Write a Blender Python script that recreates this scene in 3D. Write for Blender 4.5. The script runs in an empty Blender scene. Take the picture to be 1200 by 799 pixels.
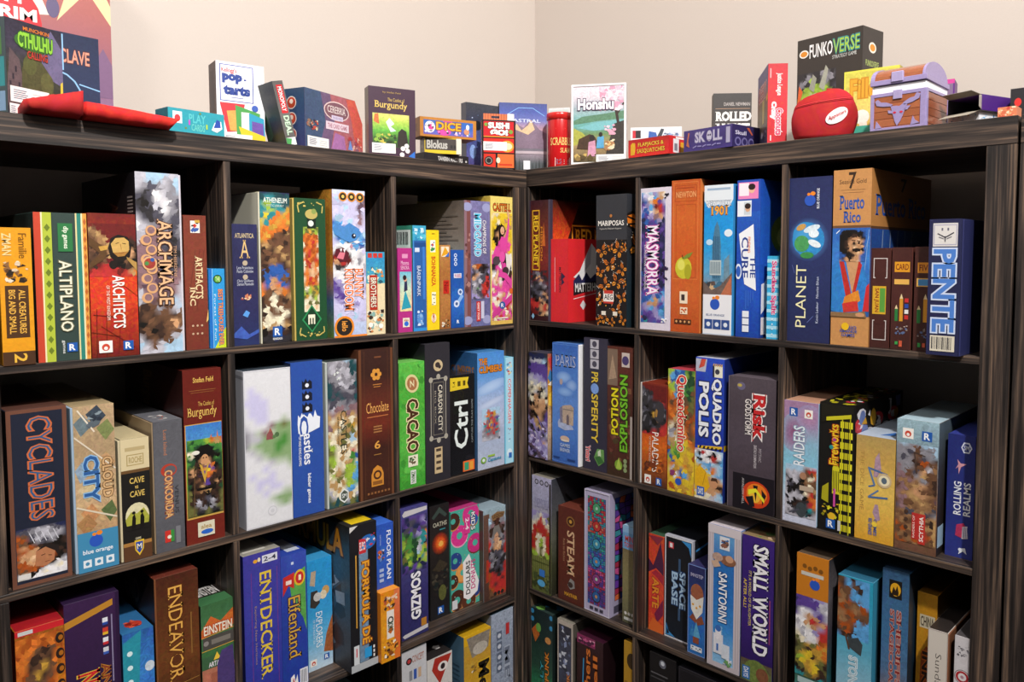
import bpy, bmesh, math, random
from mathutils import Matrix, Vector

# ------------------------------------------------------------------ camera, light, exposure
scene = bpy.context.scene
COL = scene.collection
ZT = 1.4354                      # height of the left unit's top above the floor
THK, THIN, ROW, PITCH, DEP = 0.0422, 0.01235, 0.34088, 0.345, 0.39
RX, RY, RZ = 0.01285, 0.00751, 0.00489   # where the right unit starts (front plane x, first cell y, height offset)

cam_d = bpy.data.cameras.new('camera'); cam = bpy.data.objects.new('camera', cam_d); COL.objects.link(cam)
_yaw, _pit, _rol = 0.81380, -0.06065, 0.00112
_f = Vector((math.sin(_yaw)*math.cos(_pit), math.cos(_yaw)*math.cos(_pit), math.sin(_pit)))
_r = Vector((math.cos(_yaw), -math.sin(_yaw), 0)); _u = _r.cross(_f)
_r, _u = _r*math.cos(_rol)+_u*math.sin(_rol), _u*math.cos(_rol)-_r*math.sin(_rol)
cam.matrix_world = Matrix(((_r.x, _u.x, -_f.x, -1.30831), (_r.y, _u.y, -_f.y, -1.36928), (_r.z, _u.z, -_f.z, ZT-0.20902), (0, 0, 0, 1)))
cam_d.sensor_fit = 'HORIZONTAL'; cam_d.sensor_width = 36.0; cam_d.lens = 902.06/1200*36
cam_d.shift_x = -63.43/1200; cam_d.shift_y = -43.98/1200; cam_d.clip_start = 0.05
scene.camera = cam

world = bpy.data.worlds.new('room_ambient'); scene.world = world; world.use_nodes = True
bg = world.node_tree.nodes['Background']; bg.inputs[0].default_value = (1.0, 0.96, 0.92, 1); bg.inputs[1].default_value = 0.10

def area_light(name, loc, target, size, power, col, spread=180):
    d = bpy.data.lights.new(name, 'AREA'); d.shape = 'DISK'; d.size = size; d.energy = power; d.color = col
    d.spread = math.radians(spread)
    o = bpy.data.objects.new(name, d); COL.objects.link(o); o.location = loc
    o.rotation_euler = (Vector(target)-Vector(loc)).to_track_quat('-Z', 'Y').to_euler()
    return o
area_light('ceiling_spot_and_fill', (-1.20, -1.98, 3.10), (-0.55, 0.1, 1.30), 0.12, 60, (1.0, 0.97, 0.935), 140)
area_light('ceiling_spot_and_fill', (-2.2, -0.95, 3.10), (-0.4, 0.1, 1.3), 0.6, 17, (1.0, 0.975, 0.95), 150)  # soft fill light added from the left, stands for no known fixture
area_light('ceiling_spot_and_fill', (-0.75, -2.6, 3.10), (0.2, -0.9, 1.9), 0.6, 13, (1.0, 0.97, 0.94), 120)  # another added fill, aimed high on the right wall to brighten it
scene.view_settings.view_transform = 'Standard'; scene.view_settings.look = 'None'
scene.view_settings.exposure = 0.0; scene.view_settings.gamma = 1.0; scene.view_settings.use_curve_mapping = False

# ------------------------------------------------------------------ materials
def lin(h):
    h = h.lstrip('#')
    if len(h) == 3: h = ''.join(c*2 for c in h)
    out = []
    for i in (0, 2, 4):
        c = int(h[i:i+2], 16)/255
        out.append(c/12.92 if c <= 0.04045 else ((c+0.055)/1.055)**2.4)
    return tuple(out)

def new_mat(name):
    m = bpy.data.materials.new(name); m.use_nodes = True
    return m, m.node_tree.nodes, m.node_tree.links, m.node_tree.nodes['Principled BSDF']

def wood_mat(name, axis):
    """dark espresso laminate, streaked grain along the given local axis"""
    m, N, L, P = new_mat(name)
    tc = N.new('ShaderNodeTexCoord'); mp = N.new('ShaderNodeMapping')
    s = [170, 170, 170]; s[axis] = 4.0; mp.inputs['Scale'].default_value = s
    info = N.new('ShaderNodeObjectInfo'); add = N.new('ShaderNodeVectorMath'); add.operation = 'ADD'
    mul = N.new('ShaderNodeMath'); mul.operation = 'MULTIPLY'; mul.inputs[1].default_value = 40
    L.new(info.outputs['Random'], mul.inputs[0]); L.new(tc.outputs['Object'], mp.inputs['Vector'])
    L.new(mp.outputs[0], add.inputs[0]); L.new(mul.outputs[0], add.inputs[1])
    n1 = N.new('ShaderNodeTexNoise'); n1.inputs['Scale'].default_value = 1.0; n1.inputs['Detail'].default_value = 4; n1.inputs['Roughness'].default_value = 0.6
    L.new(add.outputs[0], n1.inputs['Vector'])
    r = N.new('ShaderNodeValToRGB'); e = r.color_ramp.elements
    e[0].position = 0.36; e[0].color = (0.010, 0.0075, 0.0068, 1)
    e[1].position = 0.68; e[1].color = (0.190, 0.122, 0.080, 1)
    x = e.new(0.47); x.color = (0.028, 0.020, 0.017, 1)
    x = e.new(0.56); x.color = (0.068, 0.046, 0.035, 1)
    L.new(n1.outputs['Fac'], r.inputs[0]); L.new(r.outputs[0], P.inputs['Base Color'])
    b = N.new('ShaderNodeBump'); b.inputs['Strength'].default_value = 0.12; b.inputs['Distance'].default_value = 0.001
    L.new(n1.outputs['Fac'], b.inputs['Height']); L.new(b.outputs[0], P.inputs['Normal'])
    P.inputs['Roughness'].default_value = 0.48
    return m
WOOD = [wood_mat('dark_laminate_%s' % n, i) for i, n in enumerate(('x', 'y', 'z'))]

def wall_mat(name, c, rough=0.7, scale=260):
    m, N, L, P = new_mat(name)
    tc = N.new('ShaderNodeTexCoord'); n = N.new('ShaderNodeTexNoise'); n.inputs['Scale'].default_value = scale; n.inputs['Detail'].default_value = 3
    L.new(tc.outputs['Object'], n.inputs['Vector'])
    mx = N.new('ShaderNodeMix'); mx.data_type = 'RGBA'; mx.inputs[6].default_value = (*[v*0.95 for v in c], 1); mx.inputs[7].default_value = (*c, 1)
    L.new(n.outputs['Fac'], mx.inputs[0]); L.new(mx.outputs[2], P.inputs['Base Color'])
    b = N.new('ShaderNodeBump'); b.inputs['Strength'].default_value = 0.15; b.inputs['Distance'].default_value = 0.001
    L.new(n.outputs['Fac'], b.inputs['Height']); L.new(b.outputs[0], P.inputs['Normal'])
    P.inputs['Roughness'].default_value = rough
    return m
PAINT = wall_mat('cream_wall_paint', lin('#cabfb6'))
CEIL = wall_mat('white_ceiling_paint', lin('#f0ece6'))
CARPET = wall_mat('brown_carpet', lin('#3e352e'), 0.95, 600)

def print_mat(name, rough, mottle, coat=0.0, scale=95):
    """printed card: the ink colour comes from the mesh's colour attribute, its alpha says how painterly it is"""
    m, N, L, P = new_mat(name)
    a = N.new('ShaderNodeAttribute'); a.attribute_name = 'ink'
    tc = N.new('ShaderNodeTexCoord')
    n = N.new('ShaderNodeTexNoise'); n.inputs['Scale'].default_value = scale; n.inputs['Detail'].default_value = 7; n.inputs['Roughness'].default_value = 0.62; n.inputs['Distortion'].default_value = 1.8
    L.new(tc.outputs['Object'], n.inputs['Vector'])
    hs = N.new('ShaderNodeHueSaturation'); L.new(a.outputs['Color'], hs.inputs['Color'])
    mr = N.new('ShaderNodeMapRange'); mr.inputs['From Min'].default_value = 0.3; mr.inputs['From Max'].default_value = 0.7
    mr.inputs['To Min'].default_value = 0.45; mr.inputs['To Max'].default_value = 1.5; L.new(n.outputs['Fac'], mr.inputs['Value'])
    L.new(mr.outputs[0], hs.inputs['Value'])
    sp = N.new('ShaderNodeSeparateColor'); L.new(n.outputs['Color'], sp.inputs[0])
    mh = N.new('ShaderNodeMapRange'); mh.inputs['To Min'].default_value = 0.42; mh.inputs['To Max'].default_value = 0.58; L.new(sp.outputs[1], mh.inputs['Value'])
    L.new(mh.outputs[0], hs.inputs['Hue'])
    mm = N.new('ShaderNodeMath'); mm.operation = 'MULTIPLY'; mm.inputs[1].default_value = mottle; L.new(a.outputs['Alpha'], mm.inputs[0])
    L.new(mm.outputs[0], hs.inputs['Fac']); L.new(hs.outputs[0], P.inputs['Base Color'])
    P.inputs['Roughness'].default_value = rough; P.inputs['Coat Weight'].default_value = coat
    fn = N.new('ShaderNodeTexNoise'); fn.inputs['Scale'].default_value = 1400; L.new(tc.outputs['Object'], fn.inputs['Vector'])
    b = N.new('ShaderNodeBump'); b.inputs['Strength'].default_value = 0.06; b.inputs['Distance'].default_value = 0.0004
    L.new(fn.outputs['Fac'], b.inputs['Height']); L.new(b.outputs[0], P.inputs['Normal'])
    return m
PRINT = print_mat('printed_card', 0.42, 1.0)
GLOSS = print_mat('glossy_printed_card', 0.25, 1.0, 0.3)
CLOTH = print_mat('woven_cloth', 0.85, 0.5, 0.0, 30)

# ------------------------------------------------------------------ mesh helpers
class Mesh:
    """verts, faces and one ink colour (r,g,b,alpha) per face corner"""
    def __init__(self): self.v = []; self.f = []; self.c = []
    def add(self, vs, fs, cols):
        n = len(self.v); self.v += vs
        for f in fs:
            self.f.append([i+n for i in f])
            self.c += [cols[i] if isinstance(cols, list) else cols for i in f]
    def build(self, name, mat, parent=None, smooth=False):
        me = bpy.data.meshes.new(name); me.from_pydata(self.v, [], self.f); me.update()
        at = me.color_attributes.new('ink', 'FLOAT_COLOR', 'CORNER')
        at.data.foreach_set('color', [x for c in self.c for x in c])
        if smooth: me.polygons.foreach_set('use_smooth', [True]*len(me.polygons))
        me.materials.append(mat)
        o = bpy.data.objects.new(name, me); COL.objects.link(o); o.parent = parent
        return o

def ink(h, m=0.0):
    return (*lin(h), m)

def bevel_box(x0, x1, y0, y1, z0, z1, bev):
    bm = bmesh.new(); bmesh.ops.create_cube(bm, size=1)
    for v in bm.verts:
        v.co = ((x0+x1)/2+v.co.x*(x1-x0), (y0+y1)/2+v.co.y*(y1-y0), (z0+z1)/2+v.co.z*(z1-z0))
    if bev: bmesh.ops.bevel(bm, geom=list(bm.edges), offset=bev, segments=1, affect='EDGES')
    bm.normal_update()
    vs = [tuple(v.co) for v in bm.verts]; bm.verts.index_update()
    fs = [[v.index for v in f.verts] for f in bm.faces]; ns = [f.normal.copy() for f in bm.faces]
    bm.free(); return vs, fs, ns

def tag(o, label, cat, group=None, kind=None):
    if label: o['label'] = label
    if cat: o['category'] = cat
    if group: o['group'] = group
    if kind: o['kind'] = kind
    return o

def empty(name, loc, rz=0.0, ry=0.0):
    o = bpy.data.objects.new(name, None); COL.objects.link(o); o.empty_display_size = 0.02
    o.location = loc; o.rotation_euler = (0, ry, rz); return o

def plain(name, vs, fs, mat, parent=None, hexc='#808080', m=0.0, smooth=False):
    M = Mesh(); M.add(list(vs), [list(f) for f in fs], ink(hexc, m)); return M.build(name, mat, parent, smooth)

def panel(name, x0, x1, y0, y1, z0, z1, mat, parent=None, bev=0.0008):
    vs, fs, ns = bevel_box(x0, x1, y0, y1, z0, z1, bev)
    me = bpy.data.meshes.new(name); me.from_pydata(vs, [], fs); me.materials.append(mat)
    o = bpy.data.objects.new(name, me); COL.objects.link(o); o.parent = parent; return o

# ------------------------------------------------------------------ the room
for nm, args, mt in (('floor', (-5, 0.45, -5, 0.45, -0.1, 0), CARPET), ('wall_back', (-5, 0.45, 0.403, 0.5, 0, 3.2), PAINT),
                     ('wall_right', (0.423, 0.52, -5, 0.403, 0, 3.2), PAINT), ('ceiling', (-5, 0.5, -5, 0.5, 3.2, 3.3), CEIL)):
    tag(panel(nm, *args, mt, None, 0), None, None, kind='structure')

# ------------------------------------------------------------------ the cube shelf units
def shelf_unit(loc, rz, ncell, first_open, label, zoff):
    """a grid of open cubes: thick frame, thin shelves running through, dividers between them.
    local x runs along the front, y into the unit; first cube opens at x = 0 and runs to +x"""
    root = empty('cube_bookcase', loc, rz); tag(root, label, 'bookcase', 'dark cube bookcases along the walls')
    W = ncell*PITCH-THIN
    zb = lambda k: -THK-k*ROW          # underside of shelf k
    fl = -(ZT+zoff)
    panel('top_panel', -THK, W+THK, 0, DEP, -THK, 0, WOOD[0], root)
    panel('bottom_panel', -THK, W+THK, 0, DEP, fl, zb(4)+THIN, WOOD[0], root)
    panel('side_panel', -THK, 0, 0.0005, DEP, zb(4)+THIN, -THK, WOOD[2], root)
    panel('side_panel', W, W+THK, 0.0005, DEP, zb(4)+THIN, -THK, WOOD[2], root)
    for k in (1, 2, 3):
        panel('shelf_board', 0, W, 0.001, DEP-0.002, zb(k), zb(k)+THIN, WOOD[0], root)
    for k in (1, 2, 3, 4):
        for j in range(1, ncell):
            panel('divider', j*PITCH-THIN, j*PITCH, 0.0015, DEP-0.002, zb(k)+THIN, zb(k-1), WOOD[2], root)
    return root
shelf_unit((-THK-4*PITCH+THIN, 0, ZT), 0, 4, 0, 'dark wood-grain cube bookcase along the back wall, left of the corner', 0)
shelf_unit((RX, RY, ZT+RZ), -math.pi/2, 3, 0, 'dark wood-grain cube bookcase along the right wall, right of the corner', RZ)
shelf_unit((RX, RY-(3*PITCH-THIN+2*THK+0.0045), ZT+RZ), -math.pi/2, 1, 0, 'dark bookcase at the right edge, only a narrow strip in view', RZ)

# ------------------------------------------------------------------ flat print: shapes and lettering on a box face
_fonts = {}
def glyphs(s, off, serif=False):
    k = (s, round(off, 3), serif)
    if k in _fonts: return _fonts[k]
    cu = bpy.data.curves.new('t', 'FONT'); cu.body = s; cu.offset = off; cu.resolution_u = 2; cu.fill_mode = 'FRONT'
    ob = bpy.data.objects.new('t', cu); me = bpy.data.meshes.new_from_object(ob)
    vs = [(v.co.x, v.co.y) for v in me.vertices]; fs = [list(p.vertices) for p in me.polygons]
    if serif and vs:
        cnt = {}
        for f in fs:
            for i in range(len(f)):
                e = tuple(sorted((f[i], f[i-1]))); cnt[e] = cnt.get(e, 0)+1
        for (a, b), n in cnt.items():
            (ax, ay), (bx, by) = vs[a], vs[b]
            if n == 1 and abs(ay-by) < 0.004 and 0.03 < abs(ax-bx) < 0.26 and (abs(ay) < 0.05 or 0.62 < ay < 0.8):
                x0, x1 = min(ax, bx)-0.07, max(ax, bx)+0.07; y0, y1 = (ay, ay+0.055) if ay < 0.3 else (ay-0.055, ay)
                m = len(vs); vs += [(x0, y0), (x1, y0), (x1, y1), (x0, y1)]; fs.append([m, m+1, m+2, m+3])
    bpy.data.objects.remove(ob); bpy.data.curves.remove(cu); bpy.data.meshes.remove(me)
    _fonts[k] = (vs, fs); return _fonts[k]

# drawing items: tuples made by these short functions, in face units (0..1 across, 0..1 up)
def R(x0, y0, x1, y1, c, m=0.0): return ('p', [(x0, y0), (x1, y0), (x1, y1), (x0, y1)], c, m)
def P(pts, c, m=0.0): return ('p', pts, c, m)
def E(x, y, rx, c, ry=None, m=0.0, rot=0): return ('e', x, y, rx, ry, c, m, rot)
def G(x0, y0, x1, y1, stops, m=0.6): return ('g', x0, y0, x1, y1, stops, m)     # vertical run of printed colours, bottom to top
def S(x0, y0, x1, y1, cols, n, size, seed=1, el=1.0, m=0.3): return ('s', x0, y0, x1, y1, cols, n, size, seed, el, m)
def E2(x, y, rx, c, ce, ry=None, m=0.0, rot=0): return ('r', x, y, rx, ry, c, ce, m, rot)   # soft printed spot: centre colour to edge colour
def MZ(x0, y0, x1, y1, nx, ny, cols, seed=1, m=0.3, gap=0.06): return ('m', x0, y0, x1, y1, nx, ny, cols, seed, m, gap)   # printed mosaic
INKS = dict(k='#16120f', K='#2e2b2e', d='#3a2820', b='#6b4a34', B='#96704c', t='#b8925f', s='#c8966c', S='#e0b890', c='#e6dcc0', w='#e8e6e8', g='#8a8890', G='#4c4a56', l='#bab8c2', n='#23284c', u='#2f5ca8', U='#5aa0d8', a='#a8c8e0', y='#e0c030', Y='#c89a3c', o='#d8762c', O='#a8501c', r='#b8302c', R='#6a1c1a', p='#d8489c', P='#5a4090', v='#9a8fc0', V='#c8c4e4', e='#4a8a3c', E='#24482c', f='#9ab840', m='#8a6a70', M='#5a4450', q='#2f8a90', Q='#1f4a50', h='#6a6a38', i='#86a472', j='#b8c4b0', x='#dcdce0')
def PX(x0, y0, x1, y1, rows, m=0.22, st=1.3): return ('x', x0, y0, x1, y1, rows.split(), m, st)    # painted picture: rows of inks, top to bottom, blended
def FR(x0, y0, x1, y1, t, c): return ('f', x0, y0, x1, y1, t, c)                # frame line
def LN(x0, y0, x1, y1, t, c): return ('l', x0, y0, x1, y1, t, c)
def T(s, x0, y0, x1, y1, c, o='h', ol=None, b=0.018, sf=False): return ('t', s, x0, y0, x1, y1, c, o, ol, b, sf)
def STK(x0, y0, x1, y1):                                                        # white price sticker
    return [('k', x0, y0, x1, y1)]

def draw(items, W, H, place, root, mat, prefix, base=None, bm=.1):
    """place((u,v,n)) -> 3d point for metres across/up the face and n out of it"""
    art, txt, stk = Mesh(), Mesh(), Mesh(); lines = []
    n = [0.00012]
    def put(M, pts, faces, cols):
        M.add([place(x*W, y*H, n[0]) for x, y in pts], faces, cols); n[0] += inc
    asp = W/H
    def ell(x, y, rx, ry, rot, k=18):
        ry = rx*asp if ry is None else ry
        o = []
        for i in range(k):
            a = 2*math.pi*i/k; dx, dy = rx*math.cos(a)*W, ry*math.sin(a)*H
            o.append((x+(dx*math.cos(rot)-dy*math.sin(rot))/W, y+(dx*math.sin(rot)+dy*math.cos(rot))/H))
        return o
    cl = lambda p: [(min(1, max(0, x)), min(1, max(0, y))) for x, y in p]
    flat = [] if base is None else [R(0, 0, 1, 1, base, bm)]
    for it in items: flat += it if isinstance(it, list) else [it]
    inc = min(0.00006, 0.0014/len(flat))
    for it in flat:
        k = it[0]
        if k == 'p': put(art, cl(it[1]), [list(range(len(it[1])))], ink(it[2], it[3]))
        elif k == 'e':
            p = cl(ell(it[1], it[2], it[3], it[4], it[7])); put(art, p, [list(range(len(p)))], ink(it[5], it[6]))
        elif k == 'r':
            _, x, y, rx, ry, c, ce, m, rot = it
            ring = lambda s: cl(ell(x, y, rx*s, (rx*asp if ry is None else ry)*s, rot))
            p1, p2 = ring(.55), ring(1.0); c1 = ink(c, m); c3 = ink(ce, m); c2 = tuple(.6*a+.4*b for a, b in zip(c1, c3)); k2 = len(p1)
            put(art, [(x, y)]+p1+p2, [[0, 1+i, 1+(i+1) % k2] for i in range(k2)]+[[1+i, 1+k2+i, 1+k2+(i+1) % k2, 1+(i+1) % k2] for i in range(k2)], [c1]+[c2]*k2+[c3]*k2)
        elif k == 'x':
            _, x0, y0, x1, y1, rows, m, st = it; ny, nx = len(rows), min(len(r) for r in rows); sub = 2
            cg = [[lin(INKS[ch]) for ch in r[:nx]] for r in rows]
            NX, NY = (nx-1)*sub, (ny-1)*sub; vs_, cs_ = [], []
            for j in range(NY+1):
                for i in range(NX+1):
                    fj, fi = j/sub, i/sub; j0, i0 = min(int(fj), ny-2), min(int(fi), nx-2); a, b = fj-j0, fi-i0
                    cs_.append(tuple((cg[j0][i0][q]*(1-b)+cg[j0][i0+1][q]*b)*(1-a)+(cg[j0+1][i0][q]*(1-b)+cg[j0+1][i0+1][q]*b)*a for q in range(3))+(m,))
                    vs_.append((x0+(x1-x0)*i/NX, y1-(y1-y0)*j/NY))
            put(art, cl(vs_), [[(j+1)*(NX+1)+i, (j+1)*(NX+1)+i+1, j*(NX+1)+i+1, j*(NX+1)+i] for j in range(NY) for i in range(NX)], cs_)
            rg = random.Random(nx*ny+len(items)); v2, f2, c2 = [], [], []; cwx, cwy = (x1-x0)/(nx-1)*W, (y1-y0)/(ny-1)*H
            for _ in range(int(nx*ny*st)):
                fi, fj = rg.uniform(0, nx-1), rg.uniform(0, ny-1); cc = cg[int(round(fj))][int(round(fi))]; g2 = rg.choice((.85, 1.0, 1.0, 1.12))
                px_, py_ = x0*W+fi*cwx, y1*H-fj*cwy; a = rg.uniform(0, 3.14); l1, l2 = rg.uniform(.45, .8)*min(cwx, cwy), rg.uniform(.28, .5)*min(cwx, cwy)
                b0 = len(v2); ca_, sa_ = math.cos(a), math.sin(a)
                v2 += [(min(x1, max(x0, (px_+l1*u*ca_-l2*v*sa_)/W)), min(y1, max(y0, (py_+l1*u*sa_+l2*v*ca_)/H))) for u, v in ((-1, -.6), (.2, -1), (1, .2), (-.3, 1))]
                f2.append([b0, b0+1, b0+2, b0+3]); c2 += [(*[min(.95, q*g2) for q in cc], m)]*4
            for f in f2:
                art.add([place(v2[q][0]*W, v2[q][1]*H, n[0]) for q in f], [[0, 1, 2, 3]], c2[f[0]]); n[0] += 2.5e-6
            n[0] += 4e-6
        elif k == 'm':
            _, x0, y0, x1, y1, nx, ny, cols, seed, m, gap = it; rg = random.Random(seed)
            jx = [[(x0+(x1-x0)*(i+(rg.uniform(-.25, .25) if 0 < i < nx else 0))/nx, y0+(y1-y0)*(j+(rg.uniform(-.25, .25) if 0 < j < ny else 0))/ny) for i in range(nx+1)] for j in range(ny+1)]
            vs_, fs_, cs_ = [], [], []
            for j in range(ny):
                for i in range(nx):
                    qd = [jx[j][i], jx[j][i+1], jx[j+1][i+1], jx[j+1][i]]; mx, my = sum(p[0] for p in qd)/4, sum(p[1] for p in qd)/4
                    b0 = len(vs_); vs_ += [(p[0]+(mx-p[0])*gap*2, p[1]+(my-p[1])*gap*2) for p in qd]; fs_.append([b0, b0+1, b0+2, b0+3]); cs_ += [ink(rg.choice(cols), m)]*4
            put(art, cl(vs_), fs_, cs_)
        elif k == 'g':
            _, x0, y0, x1, y1, st, m = it; k2 = len(st)
            pts = []; cs = []
            for i, c in enumerate(st):
                y = y0+(y1-y0)*i/(k2-1); pts += [(x0, y), (x1, y)]; cs += [ink(c, m)]*2
            put(art, pts, [[2*i, 2*i+1, 2*i+3, 2*i+2] for i in range(k2-1)], cs)
        elif k == 's':
            _, x0, y0, x1, y1, cols, cnt, size, seed, el, m = it
            rg = random.Random(seed)
            for i in range(cnt):
                s = size*rg.uniform(0.5, 1.25); ex = s*rg.uniform(0.7, 1.0); ey = s*asp*el*rg.uniform(0.5, 1.0)
                cx = rg.uniform(x0+ex*0.6, max(x0+ex*0.6, x1-ex*0.6)); cy = rg.uniform(y0+ey*0.6, max(y0+ey*0.6, y1-ey*0.6))
                kk = rg.choice((3, 4, 5, 8)); a0 = rg.uniform(0, 6.28)
                p = []
                for j in range(kk):
                    a = a0+2*math.pi*j/kk; f = rg.uniform(0.65, 1.1)
                    p.append((min(x1, max(x0, cx+ex*f*math.cos(a))), min(y1, max(y0, cy+ey*f*math.sin(a)))))
                put(art, cl(p), [list(range(kk))], ink(rg.choice(cols), m)); n[0] += max(inc*.1, 3e-6)-inc
            n[0] += inc
        elif k == 'f':
            _, x0, y0, x1, y1, t, c = it; ty = t*asp
            o = [(x0, y0), (x1, y0), (x1, y1), (x0, y1)]; i = [(x0+t, y0+ty), (x1-t, y0+ty), (x1-t, y1-ty), (x0+t, y1-ty)]
            put(art, cl(o+i), [[0, 1, 5, 4], [1, 2, 6, 5], [2, 3, 7, 6], [3, 0, 4, 7]], ink(c))
        elif k == 'l':
            _, x0, y0, x1, y1, t, c = it
            dx, dy = (x1-x0)*W, (y1-y0)*H; q = math.hypot(dx, dy); nx, ny = -dy/q*t*W/2, dx/q*t*W/2
            put(art, cl([(x0+nx/W, y0+ny/H), (x0-nx/W, y0-ny/H), (x1-nx/W, y1-ny/H), (x1+nx/W, y1+ny/H)]), [[0, 1, 2, 3]], ink(c))
        elif k == 'k':
            _, x0, y0, x1, y1 = it; w, h = x1-x0, y1-y0
            stk.add([place(x*W, y*H, n[0]) for x, y in ((x0, y0), (x1, y0), (x1, y1), (x0, y1))], [[0, 1, 2, 3]], ink('#eeece8')); n[0] += 0.00005
            for j in range(5):
                yy = y0+h*(0.22+0.13*j)
                stk.add([place(x*W, y*H, n[0]) for x, y in ((x0+w*0.08, yy), (x0+w*(0.38+0.03*(j % 3)), yy), (x0+w*(0.38+0.03*(j % 3)), yy+h*0.06), (x0+w*0.08, yy+h*0.06))], [[0, 1, 2, 3]], ink('#6a6e86'))
            for j in range(3):
                yy = y0+h*(0.25+0.2*j)
                stk.add([place(x*W, y*H, n[0]) for x, y in ((x0+w*0.56, yy), (x0+w*0.92, yy), (x0+w*0.92, yy+h*0.05), (x0+w*0.56, yy+h*0.05))], [[0, 1, 2, 3]], ink('#b9b6b4'))
            n[0] += 0.00006
        elif k == 't':
            _, s, x0, y0, x1, y1, c, o, ol, b, sf = it
            vs, fs = glyphs(s, b, sf)
            if not vs: continue
            bx = [min(v[0] for v in vs), max(v[0] for v in vs)]; by = [min(v[1] for v in vs), max(v[1] for v in vs)]
            def fit(v):
                p = (v[0]-bx[0])/(bx[1]-bx[0]+1e-9); q = (v[1]-by[0])/(by[1]-by[0]+1e-9)
                if o == 'h': return (x0+(x1-x0)*p, y0+(y1-y0)*q)
                if o == 'd': return (x0+(x1-x0)*q, y1-(y1-y0)*p)
                return (x1-(x1-x0)*q, y0+(y1-y0)*p)
            if ol:
                v2, f2 = glyphs(s, b+0.055, sf); put(txt, [fit(v) for v in v2], f2, ink(ol))
            put(txt, [fit(v) for v in vs], fs, ink(c))
            lines.append(txt); txt = Mesh()
    if art.v: art.build(prefix+'_artwork', mat, root)
    for t in lines: t.build(prefix+'_lettering', mat, root)
    if stk.v: stk.build('price_sticker', PRINT, root)

# frames of the two runs of shelving
def run_point(wall, a, d):
    return (a, d) if wall == 'L' else (RX+d, RY-a)
def shelf_z(wall, row):
    z = ZT+(RZ if wall == 'R' else 0)
    return z if row == 0 else z-THK-row*ROW+THIN

def game_box(key, label, base, front=(), left=(), right=(), top=(), sidec=None, topc=None, lip=None, mat=None, name='board_game_box', cat='game box', m=0.15, geo=None, z0=None, lean=0.0, group=None):
    wall, row, a, d, yaw, w, h, dep = geo or GEO[key]
    x, y = run_point(wall, a, d)
    rz = (0 if wall == 'L' else -math.pi/2)+yaw
    z = shelf_z(wall, row)+0.0003+(z0 or 0)
    ca, sa = math.cos(rz), math.sin(rz); cx, cy = w/2, dep/2
    root = empty(name, (x+ca*cx-sa*cy, y+sa*cx+ca*cy, z), rz, lean)
    grp = group or ('games standing on top of the bookcases' if row == 0 else 'games on the %s bookcase, %s shelf' % ('back' if wall == 'L' else 'right', ('top', 'second', 'third', 'bottom')[row-1]))
    tag(root, label, cat, grp)
    mat = mat or PRINT
    l0, l1 = 0.0, w
    if lip:                          # the tray of the box shows as a strip beside the lid
        side, frac, tc = lip
        if side == 'r': l1 = w*(1-frac)
        else: l0 = w*frac
        M = Mesh(); vs, fs, ns = bevel_box(0.0006-cx, w-0.0006-cx, 0.001-cy, dep-0.001-cy, 0.0, h-0.0012, 0.0006)
        M.add(vs, fs, ink(tc)); M.build('tray', mat, root)
    vs, fs, ns = bevel_box(l0-cx, l1-cx, -cy, dep-cy, 0, h, 0.0009)
    sc, tcol = sidec or base, topc or sidec or base
    M = Mesh()
    for f, nn in zip(fs, ns):
        c = sc if abs(nn.x) > 0.9 else (tcol if nn.z > 0.9 else base)
        M.add([vs[i] for i in f], [list(range(len(f)))], ink(c, m))
    M.build('lid' if lip else 'box', mat, root)
    if front: draw(front, l1-l0, h, lambda u, v, n: (l0+u-cx, -cy-n, v), root, mat, 'spine' if row else 'front', base, m)
    if left: draw(left, dep, h, lambda u, v, n: (l0-cx-n, dep-u-cy, v), root, mat, 'left_cover', sc)
    if right: draw(right, dep, h, lambda u, v, n: (l1-cx+n, u-cy, v), root, mat, 'right_cover', sc)
    if top: draw(top, l1-l0, dep, lambda u, v, n: (l0+u-cx, v-cy, h+n), root, mat, 'top', tcol)
    return root

# small printed pictures used on several boxes
def bust(x, y, s, asp, skin, hair, cloth, hat=None):
    """head and shoulders; s = head half width across the face, asp = box width/height"""
    o = [P([(x-2.1*s, y-3.6*s*asp), (x-1.5*s, y-1.5*s*asp), (x-0.5*s, y-1.0*s*asp), (x+0.5*s, y-1.0*s*asp), (x+1.5*s, y-1.5*s*asp), (x+2.1*s, y-3.6*s*asp)], cloth, 0.5),
         E(x, y+0.2*s*asp, s*1.25, hair, s*1.45*asp, 0.3), E(x, y-0.1*s*asp, s*0.85, skin, s*1.1*asp, 0.2),
         E(x-0.33*s, y+0.05*s*asp, s*0.13, '#2a1a14', s*0.1*asp), E(x+0.33*s, y+0.05*s*asp, s*0.13, '#2a1a14', s*0.1*asp),
         R(x-0.25*s, y-0.68*s*asp, x+0.25*s, y-0.58*s*asp, '#8a3a30')]
    if hat: o += [E(x, y+0.75*s*asp, s*1.7, hat, s*0.45*asp), E(x, y+1.1*s*asp, s*1.0, hat, s*0.7*asp)]
    return o
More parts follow.
